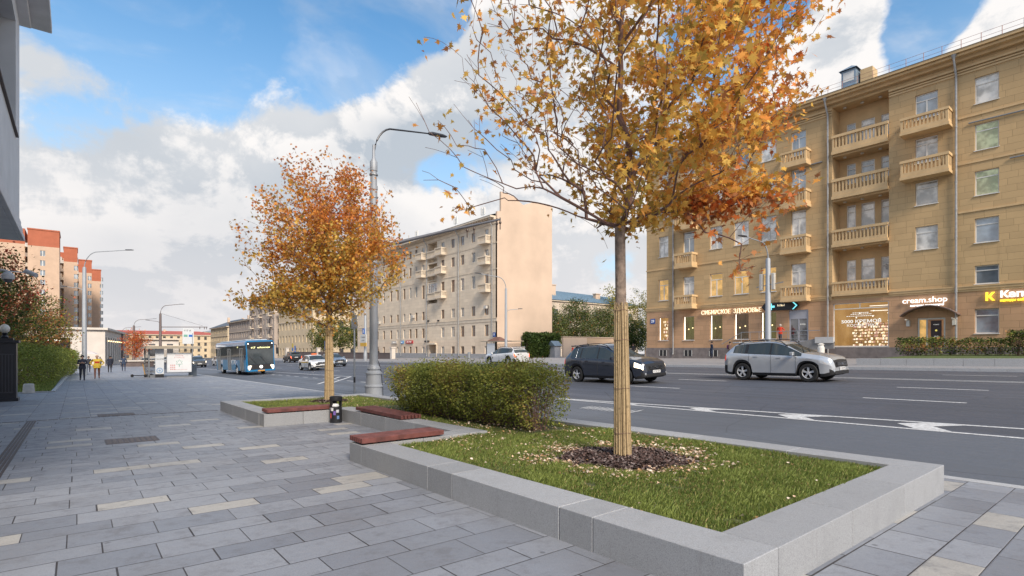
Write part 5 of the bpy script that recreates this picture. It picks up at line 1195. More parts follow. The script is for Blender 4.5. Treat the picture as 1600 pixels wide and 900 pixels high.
def make_car(name, label, cat, pmat, L=4.6, W=1.86, H=1.72, kind='suv', head=False, tail=False, trim=BLK, group=None, rails=True, sc=1.06, detail=True):
    t = thing(name, label, cat, (0, 0, 0), 0, group); h = L/2; wr = .365 if kind == 'suv' else .325; xf, xr = h*.605, -h*.60
    if kind == 'suv':
        top = [(-h, .80), (-h*.985, 1.0), (-h*.95, 1.14), (-h*.80, H*.90), (-h*.70, H*.95), (-h*.4, H*.985), (-h*.15, H), (0, H*.985), (h*.12, H*.94), (h*.48, 1.15), (h*.55, 1.12), (h*.78, 1.05), (h*.92, .96), (h*.97, .86), (h*.99, .74), (h, .58)]
        belt = [(-h, .78), (-h*.96, 1.08), (-h*.8, 1.16), (0, 1.08), (h*.5, 1.02), (h*.8, .95), (h*.95, .82), (h, .56)]
        g0, g1 = -h*.955, -h*.84; w0, w1 = h*.17, h*.49
    else:
        top = [(-h, .62), (-h*.985, .90), (-h*.93, 1.02), (-h*.72, 1.05), (-h*.42, H*.965), (-h*.2, H), (h*.02, H*.985), (h*.14, H*.945), (h*.46, .98), (h*.52, .95), (h*.82, .86), (h*.94, .75), (h*.985, .64), (h, .5)]
        belt = [(-h, .6), (-h*.97, .86), (-h*.8, .96), (0, .93), (h*.5, .88), (h*.8, .80), (h*.95, .68), (h, .48)]
        g0, g1 = -h*.72, -h*.45; w0, w1 = h*.15, h*.455
    hw = [(-h, W*.40), (-h*.975, W*.455), (-h*.9, W*.485), (-h*.6, W*.5), (h*.6, W*.5), (h*.85, W*.48), (h*.95, W*.44), (h*.985, W*.40), (h, W*.35)]
    gr = .22 if kind == 'suv' else .17
    xs = sorted(set([round(v, 4) for v in list(np.linspace(-h, h, 64))+[g0, g1, w0, w1, -h*.985, -h*.97, h*.985, h*.97, xf-wr*1.17, xf+wr*1.17, xr-wr*1.17, xr+wr*1.17]]))
    rows = []
    for x in xs:
        tp = smooth_interp(x, top); bl = min(smooth_interp(x, belt), tp-.02); w = smooth_interp(x, hw); bot = gr+.10*max(0, (abs(x)-h*.86)/(h*.14))
        for xw in (xf, xr):
            q = abs(x-xw)/(wr*1.17)
            if q < 1: bot = max(bot, wr+wr*1.14*math.sqrt(1-q*q))
        bot = min(bot, bl-.12)
        arch = max(0, 1-min(abs(x-xf), abs(x-xr))/(wr*1.5)); wf = w+.025*arch
        cab = max(0, min(1, (tp-bl-.05)/.3)); wrf = w*(.93-.24*cab)     # roof narrower than the body
        z5 = bl+(tp-bl)*.84; z6 = bl+(tp-bl)*.965
        md = bot+(bl-bot)*.45
        rows.append([(wf*.96, bot), (wf, bot+min(.12, (bl-bot)*.3)), (wf*1.0, md), (wf*1.005, bot+(bl-bot)*.72), (w*.985, bl-.05*min(1, (bl-bot))), (w*.955, bl), (w*.955+(wrf-w*.955)*.86, z5), (wrf*.985, z6), (wrf*.80, tp-.012), (wrf*.42, tp-.002+.012), (0, tp+.016)])
    nj = len(rows[0]); groups = {}
    def put(k, quad): groups.setdefault(k, []).append(quad)
    pil = [-h*.52, -h*.06] if kind == 'suv' else [-h*.08]
    for i in range(len(xs)-1):
        xm = (xs[i]+xs[i+1])/2
        for j in range(nj-1):
            k = 'body'
            if j == 0: k = 'trim'
            if j in (1,) and kind == 'suv' and (xm < -h*.9 or xm > h*.93): k = 'trim'
            if j == 5 and g1-.30*(kind == 'suv')*0 < xm < w1-.02:
                k = 'glass'
                if any(abs(xm-p) < .045 for p in pil): k = 'pillar'
            if j == 5 and kind == 'suv' and -h*.86 < xm < -h*.80: k = 'body'
            if j == 5 and kind != 'suv' and xm < -h*.50: k = 'body'
            if j >= 7 and w0 < xm < w1: k = 'windscreen'
            if j >= 7 and g0 < xm < g1: k = 'rear_window'
            if head is not None and j in (3, 4) and h*.80 < xm < h*.975: k = 'headlight'
            if j in ((3, 4) if kind == 'suv' else (3, 4)) and xm < -h*.93: k = 'taillight'
            if j >= 5 and xm > h*.965 and j < nj: k = 'grille' if (smooth_interp(xm, top) < .95) and j >= 6 else k
            put(k, (i, j))
    def mk(k, name, m, par, sides=(1, -1), push=0.):
        out = []
        B = MB()
        for s in sides:
            for (i, j) in groups.get(k, []):
                q = [(xs[i], rows[i][j]), (xs[i+1], rows[i+1][j]), (xs[i+1], rows[i+1][j+1]), (xs[i], rows[i][j+1])]
                vs = [(X*(1+push/h), s*(p[0]+push), p[1]) for X, p in q]
                if s < 0: vs = vs[::-1]
                B.add(vs, [(0, 1, 2, 3)])
        if k == 'body':
            for i0, s2 in ((0, -1), (len(xs)-1, 1)):
                r = rows[i0]; pts = [(xs[i0], p[0], p[1]) for p in r]+[(xs[i0], -p[0], p[1]) for p in r[::-1][1:]]
                B.add(pts, [tuple(range(len(pts)))])
        if not B.v: return None
        me = bpy.data.meshes.new(name); me.from_pydata(B.v, [], B.f); bm = bmesh.new(); bm.from_mesh(me); bmesh.ops.remove_doubles(bm, verts=bm.verts, dist=.0008); bmesh.ops.recalc_face_normals(bm, faces=bm.faces); bm.to_mesh(me); bm.free()
        me.materials.append(m); me.polygons.foreach_set('use_smooth', [True]*len(me.polygons)); me.set_sharp_from_angle(angle=R(38)); me.update(); return objm(name, me, par)
    body = mk('body', 'body', pmat, t)
    mk('trim', 'lower_cladding', trim, t)
    for s in (1, -1): mk('glass', 'side_window', CARGL, t, (s,)); mk('pillar', 'door_pillar', BLK, t, (s,))
    mk('windscreen', 'windscreen', CARGL, t); mk('rear_window', 'rear_window', CARGL, t)
    HM = HEADON if head else HEADOFF; TM = TAILON if tail else TAIL
    for s in (1, -1): mk('headlight', 'headlight', HM, t, (s,)); mk('taillight', 'taillight', TM, t, (s,))
    mk('grille', 'grille_top', BLK, t)
    if detail:
        for s in (1, -1):
            B = MB(); ids = [i for i in range(len(xs)) if -h*.64 <= xs[i] <= w1-.04]
            lo = [(xs[i], s*(rows[i][5][0]+.004), rows[i][5][1]+.004) for i in ids]; hi = [(xs[i], s*(rows[i][6][0]+.004), rows[i][6][1]) for i in ids]
            B.tube(lo+hi[::-1]+[lo[0]], .007, 5); B.build('window_trim', CHROME if cat == 'car' and kind == 'suv' and head else BLK, t)
    # floor pan
    B = MB()
    for i in range(len(xs)-1):
        a, c = rows[i][0], rows[i+1][0]; B.quad((xs[i], -a[0], a[1]), (xs[i], a[0], a[1]), (xs[i+1], c[0], c[1]), (xs[i+1], -c[0], c[1]))
    B.build('underbody', RIMD, t)
    for x in (xf, xr):
        for s in (1, -1): wheel(t, x, s*(W/2-.115), wr, .23, s)
    if detail:
        B = MB(); B.box(h*.985, h+.02, -W*.24, W*.24, .62, .78); 
        g = B.build('grille', BLK, t, bevel=.02); B = MB(); [B.box(h+.021, h+.03, -W*.23, W*.23, z, z+.018) for z in (.65, .70, .75)]; B.build('grille_bar', CHROME, g)
        B = MB(); B.lathe([(.055, 0), (.055, .012)], (h+.03, 0, .70), 12, 'x'); B.build('badge', CHROME, g)
        B = MB(); B.box(h*.99, h+.03, -W*.36, W*.36, .30, .44); B.build('bumper_intake', BLK, t, bevel=.02)
        for s in (1, -1): MB().lathe([(.06, 0), (.05, .02)], (h*.99, s*W*.36 if s > 0 else s*W*.36, .44), 10, 'x').build('fog_lamp', HEADOFF, t)
        for xx, sg in ((h+.032, 1), (-h-.028, -1)): B = MB(); B.box(min(xx, xx-.012*sg), max(xx, xx-.012*sg), -.26, .26, .47 if sg > 0 else .80, .58 if sg > 0 else .91); pp = B.build('number_plate', PLATE, t); text_mesh('plate_number', 'А 742 МР' if sg > 0 else 'В 318 КТ', .105, BLK, pp, (xx+.002*sg, 0, .525 if sg > 0 else .855), '+x' if sg > 0 else '-x', .001)
        for s in (1, -1):
            B = MB(); bx = h*.36; bz = smooth_interp(bx, belt)+.07; B.box(bx-.07, bx+.06, s*W*.5-(.0 if s > 0 else .2), s*W*.5+(.2 if s > 0 else 0), bz-.06, bz+.09); B.build('mirror', pmat, t, bevel=.035, seg=2)
            for xx in ((-h*.33, h*.10) if True else ()):
                B = MB(); i = min(range(len(xs)), key=lambda k: abs(xs[k]-xx)); w = rows[i][4][0]; z = rows[i][5][1]-.12; B.box(xx-.09, xx+.09, *sorted((s*(w-.01), s*(w+.025))), z-.015, z+.015); B.build('door_handle', pmat if kind == 'suv' else CHROME, t)
            # shut lines
            for xx in ((h*.40, -h*.06, -h*.46)):
                i = min(range(len(xs)), key=lambda k: abs(xs[k]-xx)); B = MB(); B.tube([(xs[i], s*(p[0]+.0005), p[1]) for p in rows[i][1:6]], .006, 4); B.build('shut_line', BLK, t)
            if rails: B = MB(); B.tube([(x, s*W*.355, smooth_interp(x, top)+(.045 if abs(x+h*.25) < h*.44 else -.03)) for x in np.linspace(-h*.72, h*.22, 9)], .018, 6); B.build('roof_rail', BLK if kind == 'suv' else CHROME, t, smooth=True)
        if kind == 'suv': B = MB(); B.box(-h*.86, -h*.72, -W*.33, W*.33, H*.955, H*.985); B.build('roof_spoiler', pmat, t, bevel=.01)
        B = MB(); B.tube([(-h*.62, 0, H*.99), (-h*.66, 0, H*.99+.06)], .02, 6); B.build('aerial', BLK, t)
        for s in (.3, -.25): B = MB(); B.tube([(w1-.02, s-.3, smooth_interp(w1, top)+.025), (w1-.30, s+.25, smooth_interp(w1-.3, top)+.03)], .01, 4); B.build('wiper', BLK, t)
        if head is not None:
            B = MB(); B.box(-.1, .1, -.24, .24, .9, 1.25); B = None
    t.scale = (sc, sc, sc); return t
def park(t, x, y, rz):
    """stand the vehicle on the sloping road"""
    t.location = (x, y, G(x, y)+.004); e = .6; nx = (G(x+e, y)-G(x-e, y))/(2*e); ny = -.012
    n = Vector((-nx, -ny, 1)).normalized(); f = Vector((math.cos(rz), math.sin(rz), 0)); f = (f-n*f.dot(n)).normalized(); l = n.cross(f)
    t.rotation_euler = Matrix((f, l, n)).transposed().to_euler(); return t
DN = -math.pi/2; UP = math.pi/2
park(make_car('suv', 'dark blue black estate SUV with lit headlamps passing behind the near maple trunk', 'car', paint('paint_navy', (.028, .034, .052)), 4.75, 1.90, 1.74, head=True, group='cars driving on the avenue'), 20.45, 17.35, DN)
park(make_car('suv', 'silver compact SUV driving right in front of the ochre block', 'car', paint('paint_silver', (.54, .56, .59), .5), 4.45, 1.84, 1.66, group='cars driving on the avenue'), 24.6, 11.05, DN)
park(make_car('suv', 'pale silver SUV seen from behind near the cream block and far bus shelter', 'car', paint('paint_pale', (.70, .71, .73), .3), 4.7, 1.9, 1.66, tail=True, group='cars driving on the avenue'), 32.9, 41.5, UP)
tx = make_car('taxi', 'white taxi saloon with yellow side stripe and lit headlamps beside the blue bus', 'taxi', paint('paint_white', (.70, .70, .69), 0), 4.5, 1.80, 1.46, 'sedan', head=True, group='cars driving on the avenue', rails=False)
B = MB()
for s in (1, -1): B.box(-1.5, 1.2, *sorted((s*.897, s*.912)), .72, .80)
B.build('yellow_stripe', mat('taxi_yellow', (.70, .45, .04), .5, var=0), tx); B = MB(); B.box(-.12, .12, -.25, .25, 1.45, 1.60); B.build('roof_sign', mat('taxi_sign', (.6, .15, .05), .4, var=0), tx, bevel=.02)
park(tx, 18.95, 55.6, DN)
park(make_car('saloon_car', 'silver blue saloon half hidden behind the far maple trunk', 'car', paint('paint_blue', (.22, .28, .36), .4), 4.6, 1.8, 1.45, 'sedan', head=True, group='cars driving on the avenue', rails=False), 23.6, 63.0, DN)
park(make_car('suv', 'black SUV with red tail lamps driving away beyond the blue bus', 'car', paint('paint_black', (.02, .02, .022)), 4.6, 1.9, 1.7, tail=True, group='cars driving on the avenue'), 29.5, 98, UP)
park(make_car('hatchback', 'small white car in front of the black SUV beyond the bus', 'car', paint('paint_white', (.7, .7, .69)), 4.3, 1.8, 1.5, 'sedan', tail=True, group='cars driving on the avenue', rails=False), 27, 112, UP)
c0 = make_car('suv', 'dark grey SUV with lit headlamps nearest the kiosk among the distant traffic', 'car', paint('paint_grey', (.09, .095, .10)), 4.6, 1.86, 1.62, head=True, group='distant traffic with headlamps on'); park(c0, 14.6, 96, DN)
lights = [(18.6, 100, 'white', 'white car with bright headlamps right of the dark grey distant SUV'), (11.6, 122, 'w', 'pale car with headlamps on between the kiosk and the dark grey SUV'), (15.2, 128, 'b', 'dark saloon queueing behind the distant dark grey SUV'), (19, 132, 'w', 'pale saloon in the second row of distant traffic'), (22.5, 120, 'b', 'dark car at the right side of the distant queue'), (12.5, 150, 'b', 'far dark car left in the third row of distant traffic'), (17, 155, 'w', 'far white car in the middle of the third row'), (23, 150, 'w', 'far white car on the right of the third row')]
for i, (x, y, k, lb_) in enumerate(lights):
    park(make_car('saloon_car', lb_, 'car', paint('paint_white' if k[0] == 'w' else 'paint_black', (.7, .7, .69) if k[0] == 'w' else (.02, .02, .022)), 4.5, 1.8, 1.46, 'sedan', head=True, group='distant traffic with headlamps on', rails=False, detail=False), x, y, DN)
# ---------------- bus ----------------
BLU = mat('bus_blue', (.01, .17, .38), .3, .0, var=.04, coat=.6); BLU2 = mat('bus_light_blue', (.04, .20, .36), .35, var=.06)
bus = thing('city_bus', 'bright blue electric city bus pulling in beside the kerb with its destination lit', 'bus', (0, 0, 0))
L_, W_, H_ = 11.8, 2.5, 3.15; x0, x1 = -L_/2, L_/2
def rrect(w, z0, z1, r, n=5):
    P = []
    for cx, cz, a0 in ((w/2-r, z1-r, 0), (-w/2+r, z1-r, 90)):
        for k in range(n+1): a = R(a0+90*k/n); P.append((cx+r*math.cos(a), cz+r*math.sin(a)))
    return [(w/2, z0)]+P+[(-w/2, z0)]
B = MB(); st = [(x0, .94), (x0+.12, .985), (x0+.4, 1), (x1-.35, 1), (x1-.1, .985), (x1, .955)]
arch = {}
xsb = [x0, x0+.12, x0+.4, -3.85, -3.75, -3.4, -3.05, -2.95, 2.05, 2.15, 2.5, 2.85, 2.95, x1-.35, x1-.1, x1]
secs = []
for x in xsb:
    k = np.interp(x, [s[0] for s in st], [s[1] for s in st]); q = min(abs(x+3.4), abs(x-2.5)); zb = .34
    if q < .5: zb = .5+.5*math.sqrt(max(0, 1-(q/.47)**2))*.98 if q < .47 else .5
    secs.append([(x, y*k, z) for y, z in rrect(W_, zb, H_, .22)])
n = len(secs[0])
for a, c in zip(secs, secs[1:]): B.add(a+c, [(i, i+1, n+i+1, n+i) for i in range(n-1)]+[(0, n, 2*n-1, n-1)])
B.add(secs[0], [tuple(range(n))]); B.add(secs[-1], [tuple(range(n))]); B.build('body', BLU, bus, smooth=True)
B = MB()
for s in (1, -1): MB().box(x0+.25, x1-.25, *sorted((s*(W_/2+.002), s*(W_/2+.012))), 1.42, 2.72).build('window_band', CARGL, bus)
for s in (1, -1):
    for a_, c_ in ((x0+.3, -3.95), (-2.85, 1.95), (3.05, x1-.5)): MB().box(a_, c_, *sorted((s*(W_/2+.003), s*(W_/2+.013))), .42, 1.41).build('side_panel', BLU2, bus)
B2 = MB()
for xd in (-4.9, -.6, 3.95):        # doors on the kerb side (left of travel is +y here: kerb side is -y)
    for s in (-1,):
        D_ = MB(); yy = sorted((s*(W_/2+.015), s*(W_/2+.03))); D_.box(xd, xd+1.25, *yy, .40, 2.5); dd = D_.build('door', CARGL, bus)
        D_ = MB(); yy = sorted((s*(W_/2+.031), s*(W_/2+.05))); [D_.box(a, b_, *yy, .40, 2.5) for a, b_ in ((xd, xd+.07), (xd+1.18, xd+1.25), (xd+.58, xd+.67))]; D_.box(xd, xd+1.25, *yy, 2.43, 2.5); D_.build('door_frame', mat('frame_grey', (.28, .29, .30), .4, .3, var=0), dd)
rn = random.Random(8)
B = MB()
SW = mat('sticker_white', (.8, .8, .8), .5, var=0)
for x in (-3.3, -1.05, 1.3): text_mesh('side_lettering', {-3.3: 'ЭЛ', -1.05: '', 1.3: 'ЕКТРО'}[x] or ' ', .62, SW, bus, (x, -(W_/2+.02), 1.15), '-y', .003, sx=1.15) if x != -1.05 else None
B = MB(); B.box(x0+.9, x1-1.0, -.95, .95, H_, H_+.12); B.build('roof_pod', mat('roof_white', (.45, .5, .55), .5, var=.1), bus, bevel=.05)
F = x1
B = MB(); B.box(F-.02, F+.02, -1.12, 1.12, .98, 2.42); B.build('windscreen', mat('bus_glass', (.05, .06, .065), .05, var=.3, vscale=1.5, spec=1), bus, bevel=.01)
B = MB(); B.box(F-.02, F+.015, -1.14, 1.14, 2.43, 3.02); B.build('front_header', BLK, bus, bevel=.01); B = MB(); B.box(F-.02, F+.025, -1.12, 1.12, .50, .97); B.build('front_mask', BLK, bus, bevel=.01)
B = MB(); B.box(F+.0, F+.03, -1.0, 1.0, 2.36, 2.62); B.build('destination_box', BLK, bus)
DST = mat('led_text', (.9, .9, .4), .5, var=0, emit=(1, .95, .45), estr=1.8)
text_mesh('route_number', 'т17', .24, DST, bus, (F+.036, -.62, 2.49), '+x', .002, sx=1.1); text_mesh('destination_text', 'м.Рижская', .19, DST, bus, (F+.036, .28, 2.49), '+x', .002, sx=1.1)
text_mesh('side_route', 'т17', .2, DST, bus, (3.2, -(W_/2+.02), 2.58), '-y', .002)
for s in (1, -1):
    B = MB(); B.add([(F+.03, s*.78, .86), (F+.03, s*.93, .92), (F+.03, s*1.10, .50), (F+.03, s*.98, .46)], [(0, 1, 2, 3)]); B.add([(F+.03, s*.95, .90), (F+.03, s*1.12, .86), (F+.03, s*1.14, .55)], [(0, 1, 2)]); B.build('headlight', mat('bus_headlamp', (1, .95, .85), .2, var=0, emit=(1, .75, .5), estr=.8), bus)
    MB().lathe([(.05, 0), (.05, .02)], (F+.015, s*1.02, 2.86), 10, 'x').build('marker_lamp', TUBEL, bus)
MB().lathe([(.14, 0), (.13, .03), (.02, .04)], (F+.02, 0, .74), 14, 'x').build('emblem', TUBEL, bus)
B = MB(); B.box(F+.01, F+.05, -.3, .3, .34, .45); B.build('number_plate', mat('plate_orange', (.55, .28, .06), .5, var=.1), bus)
for s in (1, -1): B = MB(); B.tube([(F-.1, s*1.2, 2.75), (F+.25, s*1.35, 2.7), (F+.28, s*1.38, 2.3)], .03, 6); B.box(F+.2, F+.32, *sorted((s*1.30, s*1.52)), 1.85, 2.45); B.build('mirror', BLK, bus, bevel=.03)
for s in (.5, -.4): B = MB(); B.tube([(F+.03, s, 1.0), (F+.04, s-.55, 1.7)], .015, 4); B.build('wiper', BLK, bus)
B = MB(); B.box(F-.8, F-.7, .2, .85, 1.0, 1.9); B = None
for x in (-3.4, 2.5):
    for s in (1, -1): wheel(bus, x, s*(W_/2-.17), .47, .28, s, 8)
park(bus, 13.0, 58.6, DN); bus.rotation_euler[2] += R(1.5)

# ================= street lamps, poles, signs =================
LAMPM = mat('lamp_head', (.05, .052, .06), .4, .5, var=.1)
def arm(B, x, y, z0, z1, reach, dirx=1, diry=0, r=.045, bend=.35):
    P = []
    for k in range(9):
        q = k/8; a = q*math.pi/2; P.append((x+dirx*reach*bend*(1-math.cos(a)), y+diry*reach*bend*(1-math.cos(a)), z0+(z1-z0)*.85*math.sin(a)))
    P.append((x+dirx*reach, y+diry*reach, z1)); B.tube(P, [r*1.2]+[r]*(len(P)-2)+[r*.8], 8); return P[-1]
def head(par, p, dirx, diry, l=.75):
    B = MB(); d2 = Vector((dirx, diry, .08)).normalized(); n2 = Vector((-d2.y, d2.x, 0)).normalized(); c = Vector(p)
    P = []
    for q, w, h in ((0, .05, .05), (.15, .13, .07), (.75, .14, .055), (1, .08, .03)):
        o = c+d2*q*l; P.append([tuple(o+n2*w+Vector((0, 0, -.01))), tuple(o+n2*w*.7+Vector((0, 0, h))), tuple(o-n2*w*.7+Vector((0, 0, h))), tuple(o-n2*w+Vector((0, 0, -.01)))])
    for a, c2 in zip(P, P[1:]): B.add(a+c2, [(i, (i+1) % 4, (i+1) % 4+4, i+4) for i in range(4)])
    B.add(P[0], [(0, 1, 2, 3)]); B.add(P[-1], [(0, 1, 2, 3)]); B.build('lamp_head', LAMPM, par)
gx, gy = 8.66, 18.95; gz = G(gx, gy)
lp = thing('street_lamp', 'tall grey street lamp with ornate cast base just beyond the planter', 'street lamp', (gx, gy, gz))
B = MB(); B.lathe([(.36, 0), (.36, .06), (.33, .10), (.31, .5), (.335, .52), (.335, .56), (.29, .62), (.27, .98), (.30, 1.0), (.30, 1.06), (.22, 1.14), (.25, 1.2), (.22, 1.28), (.16, 1.36)], n=24); B.build('cast_base', GREYP, lp, smooth=True, angle=R(25))
B = MB(); B.lathe([(.155, 1.3), (.150, 4), (.135, 7.9), (.15, 7.92), (.15, 8.05), (.125, 8.06), (.12, 8.6), (.14, 8.62), (.14, 8.95), (.06, 9.1), (.045, 9.6)], n=18); B.build('pole', GREYP, lp, smooth=True, angle=R(30))
for z in (6.4, 7.6, 8.45): MB().lathe([(.16, 0), (.16, .05)], (0, 0, z), 16).build('clamp_band', GALV, lp)
B = MB(); e = arm(B, 0, 0, 9.1, 10.62, 2.35, 1, 0, .035, .35); B.build('arm', LAMPM, lp, smooth=True); head(lp, e, 1, 0, .85)
B = MB(); B.tube([(.1, 0, 5.75), (3.0, 0, 6.75), (6.0, 0, 7.72)], [.07, .06, .045], 8); B.build('trolley_bracket', mat('bracket_grey', (.12, .12, .135), .5, .4, var=.1), lp, smooth=True)
for q in (.70, .76, .97, 1.0):
    B = MB(); x = .1+5.9*q; z = 5.75+1.97*q; B.tube([(x, 0, z+.08), (x, 0, z-.45)], .025, 6); B.lathe([(.05, -.2), (.06, -.15), (.05, -.1)], (x, 0, z), 8); B.build('insulator', mat('insulator_brown', (.07, .045, .035), .5, var=.2), lp)
B = MB(); B.tube([(.28, -.2, .05), (.30, -.14, .5), (.24, -.12, 1.1), (.15, -.08, 1.5)], .012, 5); B.build('cable', BLK, lp)
t = thing('sign_post', 'slim galvanised sign post beyond the far maple by the bus lane', 'post', (9.6, 23.0, G(9.0, 23.0))); B = MB(); B.lathe([(.04, -.1), (.04, 3.6)], n=10); B.build('post', GALV, t, smooth=True); MB().lathe([(.045, .5), (.045, .75)], n=10).build('black_band', BLK, t); B = MB(); B.box(-.02, .0, -.3, .3, 2.9, 3.5); B.build('sign_plate', GALV, t)
def lamp(x, y, h, reach, label, dx=1, dy=0, low=None, r=.12, m=GREYP, extra=None, col=None):
    t = thing('street_lamp', label, 'street lamp', (x, y, G(x, y)), 0, 'street lamps along the avenue')
    B = MB(); B.lathe([(r*1.25, 0), (r*1.2, 1.2), (r, 1.3), (r*.75, h*.84), (r*.5, h*.85)], n=14); B.build('pole', m, t, smooth=True)
    B = MB(); e = arm(B, 0, 0, h*.84, h, reach, dx, dy, .04); B.build('arm', m, t, smooth=True); head(t, e, dx, dy, .7)
    if low: B = MB(); e = arm(B, 0, 0, low, low+.5, 1.3, -dx, -dy, .03, .5); B.build('low_arm', m, t, smooth=True); head(t, e, -dx, -dy, .5)
    return t
lamp(.55, 64.3, 11.9, 3.2, 'tall grey street lamp rising from the left pavement before the brick towers', low=7.7, dx=.95, dy=-.3, r=.2)
b2m = mat('pole_brown', (.13, .10, .095), .6, .2, var=.2)
tl = lamp(9.4, 92.5, 9.6, 2.3, 'dark street lamp with trolley bracket above the bus kiosk', low=6.6, m=b2m, r=.2); B = MB(); B.tube([(0, 0, 6.2), (6.0, 0, 6.35)], .06, 6); B.tube([(0, 0, 8.2), (5.4, 0, 6.5)], .015, 4); [B.tube([(x, 0, 6.4), (x, 0, 6.0)], .05, 5) for x in (5.0, 5.6, 5.9)]; B.build('trolley_bracket', b2m, tl)
lamp(9.0, 133, 9.6, 3.2, 'distant dark street lamp just left of the kiosk lamp', m=b2m, r=.26)
lamp(9.0, 170, 9.6, 3.4, 'most distant street lamp over the orange tree', m=b2m, r=.26)
lamp(35.6, 45.0, 9.3, 2.6, 'grey street lamp across the road before the pink gable', dx=-1, dy=.35, low=5.2, r=.16)
l3 = lamp(36.0, 17.2, 8.4, 1.8, 'grey street lamp across the road before the ochre block', dx=-1, dy=.3, r=.2)
for s in (-.35, .45): B = MB(); B.box(-.12, .12, s-.1, s+.1, 5.0, 6.1); B.build('antenna_box', mat('ac_white', (.5, .48, .45)), l3, bevel=.02)
B = MB(); B.tube([(0, .8, 5.25), (0, -1.0, 5.45)], .03, 5); B.build('cross_bar', GALV, l3)
l4 = lamp(36.5, 83.0, 9.3, 2.6, 'grey street lamp with parking signs before the cream block', dx=-1, dy=.3, r=.24); 
B = MB(); B.box(-.36, -.28, -.4, .4, 4.3, 5.2); B.build('blue_sign', mat('sign_blue', (.02, .14, .5), .4, var=0), l4); B = MB(); B.box(-.38, -.37, -.12, .12, 4.5, 5.0); B.build('arrow_mark', SW, l4); B = MB(); B.box(-.36, -.28, -1.1, 1.2, 2.9, 4.2); B.build('white_board', mat('sign_white', (.65, .65, .63), .5, var=.05), l4); B = MB(); B.box(-.37, -.27, -1.1, 1.2, 2.3, 2.89); B.build('yellow_board', mat('sign_yellow', (.65, .38, .05), .5, var=.05), l4); text_mesh('parking_text', 'P  платная', .3, BLK, l4, (-.385, .1, 3.8), '-x', .002); text_mesh('zone_text', '→ 300 м', .3, BLK, l4, (-.385, .1, 3.25), '-x', .002)
for (x, y, c, lb_, ht) in ((36.2, 118, (.02, .14, .5), 'blue road sign on a post left of the taxi', 3.0), (37.5, 124, (.6, .45, .05), 'yellow and blue road signs on a post before the cream yellow block', 3.6), (36.2, 100, (.02, .1, .4), 'blue direction sign on a post among the trees beyond the road', 3.6)):
    t = thing('road_sign', lb_, 'sign', (x, y, G(x, y))); MB().lathe([(.06, 0), (.06, ht)], n=8).build('post', GALV, t); B = MB(); B.box(-.1, -.07, -.45, .45, ht-.9, ht); B.build('sign_plate', mat('sign%d' % y, c, .4, var=0), t); B = MB(); B.lathe([(.4, -.02), (.4, .01)], (-.1, 0, ht-1.35), 14, 'x'); B.build('round_plate', mat('sign_blue', (.02, .14, .5)), t)
# ---- globe gate pillar, gate, cameras at the left edge ----
gp = thing('gate_pillar', 'black panelled gate pillar topped with a white globe lamp at the left edge', 'gate pillar', (-2.12, 27.9, G(-2, 27.9)))
GM = mat('gate_black', (.022, .024, .032), .4, .3, var=.1)
B = MB(); B.box(-.34, .34, -.34, .34, 0, 2.2); B.box(-.40, .40, -.40, .40, -.05, .12); B.box(-.42, .42, -.42, .42, 2.2, 2.3); B.box(-.25, .25, -.25, .25, 2.3, 2.38); B.build('column', GM, gp, bevel=.01)
B = MB(); [B.box(x, x+.025, -.36, -.342, .35, 1.75) for x in np.arange(-.24, .24, .09)]; B.box(-.26, .26, -.362, -.342, 1.75, 1.79); B.box(-.26, .26, -.362, -.342, .32, .36); B.build('panel_relief', mat('gate_relief', (.05, .052, .065), .35, .4, var=.1), gp)
MB().lathe([(.10, 2.38), (.12, 2.42), (.06, 2.5), (.09, 2.56), (.05, 2.6)], n=14).build('lamp_collar', GM, gp, smooth=True)
MB().lathe([(.01, 2.57)]+[(.15*math.sin(a), 2.74-.17*math.cos(a)) for a in np.linspace(.4, math.pi-.01, 12)], n=20).build('globe', mat('opal_globe', (.72, .70, .62), .25, var=0), gp, smooth=True)
gt = thing('iron_gate', 'black iron gate leaf left of the globe lamp pillar', 'gate', (-2.6, 27.8, G(-2.6, 27.8))); B = MB(); [B.box(-x-.03, -x, -.02, .02, .15, 1.95) for x in np.arange(.1, 3.0, .16)]; B.box(-3, 0, -.03, .03, .3, .38); B.box(-3, 0, -.03, .03, 1.8, 1.88); B.build('bars', GM, gt); B = MB(); B.box(-3, -.02, .03, .05, .1, 1.9); B.build('sheet_panel', GM, gt)
cm = thing('camera_mast', 'white dome camera and small bullet camera hanging from an arm at the left edge', 'security camera', (-3.4, 24.4, G(-3, 24)))
B = MB(); B.lathe([(.07, 0), (.06, 5)], n=10); B.tube([(0, 0, 4.55), (1.3, .0, 4.55), (1.62, 0, 4.52)], .035, 8); B.tube([(1.2, .2, 4.53), (2.0, .9, 4.60)], .02, 6); B.build('arm', mat('cam_white', (.55, .55, .56), .4, var=.05), cm, smooth=True)
B = MB(); B.lathe([(.03, .14), (.08, .1), (.165, .02), (.175, -.08), (.16, -.14)], (1.62, 0, 4.38), 18); B.build('dome_housing', mat('cam_white', (.55, .55, .56)), cm, smooth=True); MB().lathe([(.12, -.14), (.12, -.18), (.08, -.24), (.01, -.26)], (1.62, 0, 4.38), 18).build('dome_glass', mat('smoked', (.10, .10, .11), .1, var=0), cm, smooth=True)
B = MB(); B.tube([(2.0, .95, 4.66), (2.3, .75, 4.50)], .075, 10); B.build('bullet_camera', mat('cam_white', (.55, .55, .56)), cm)
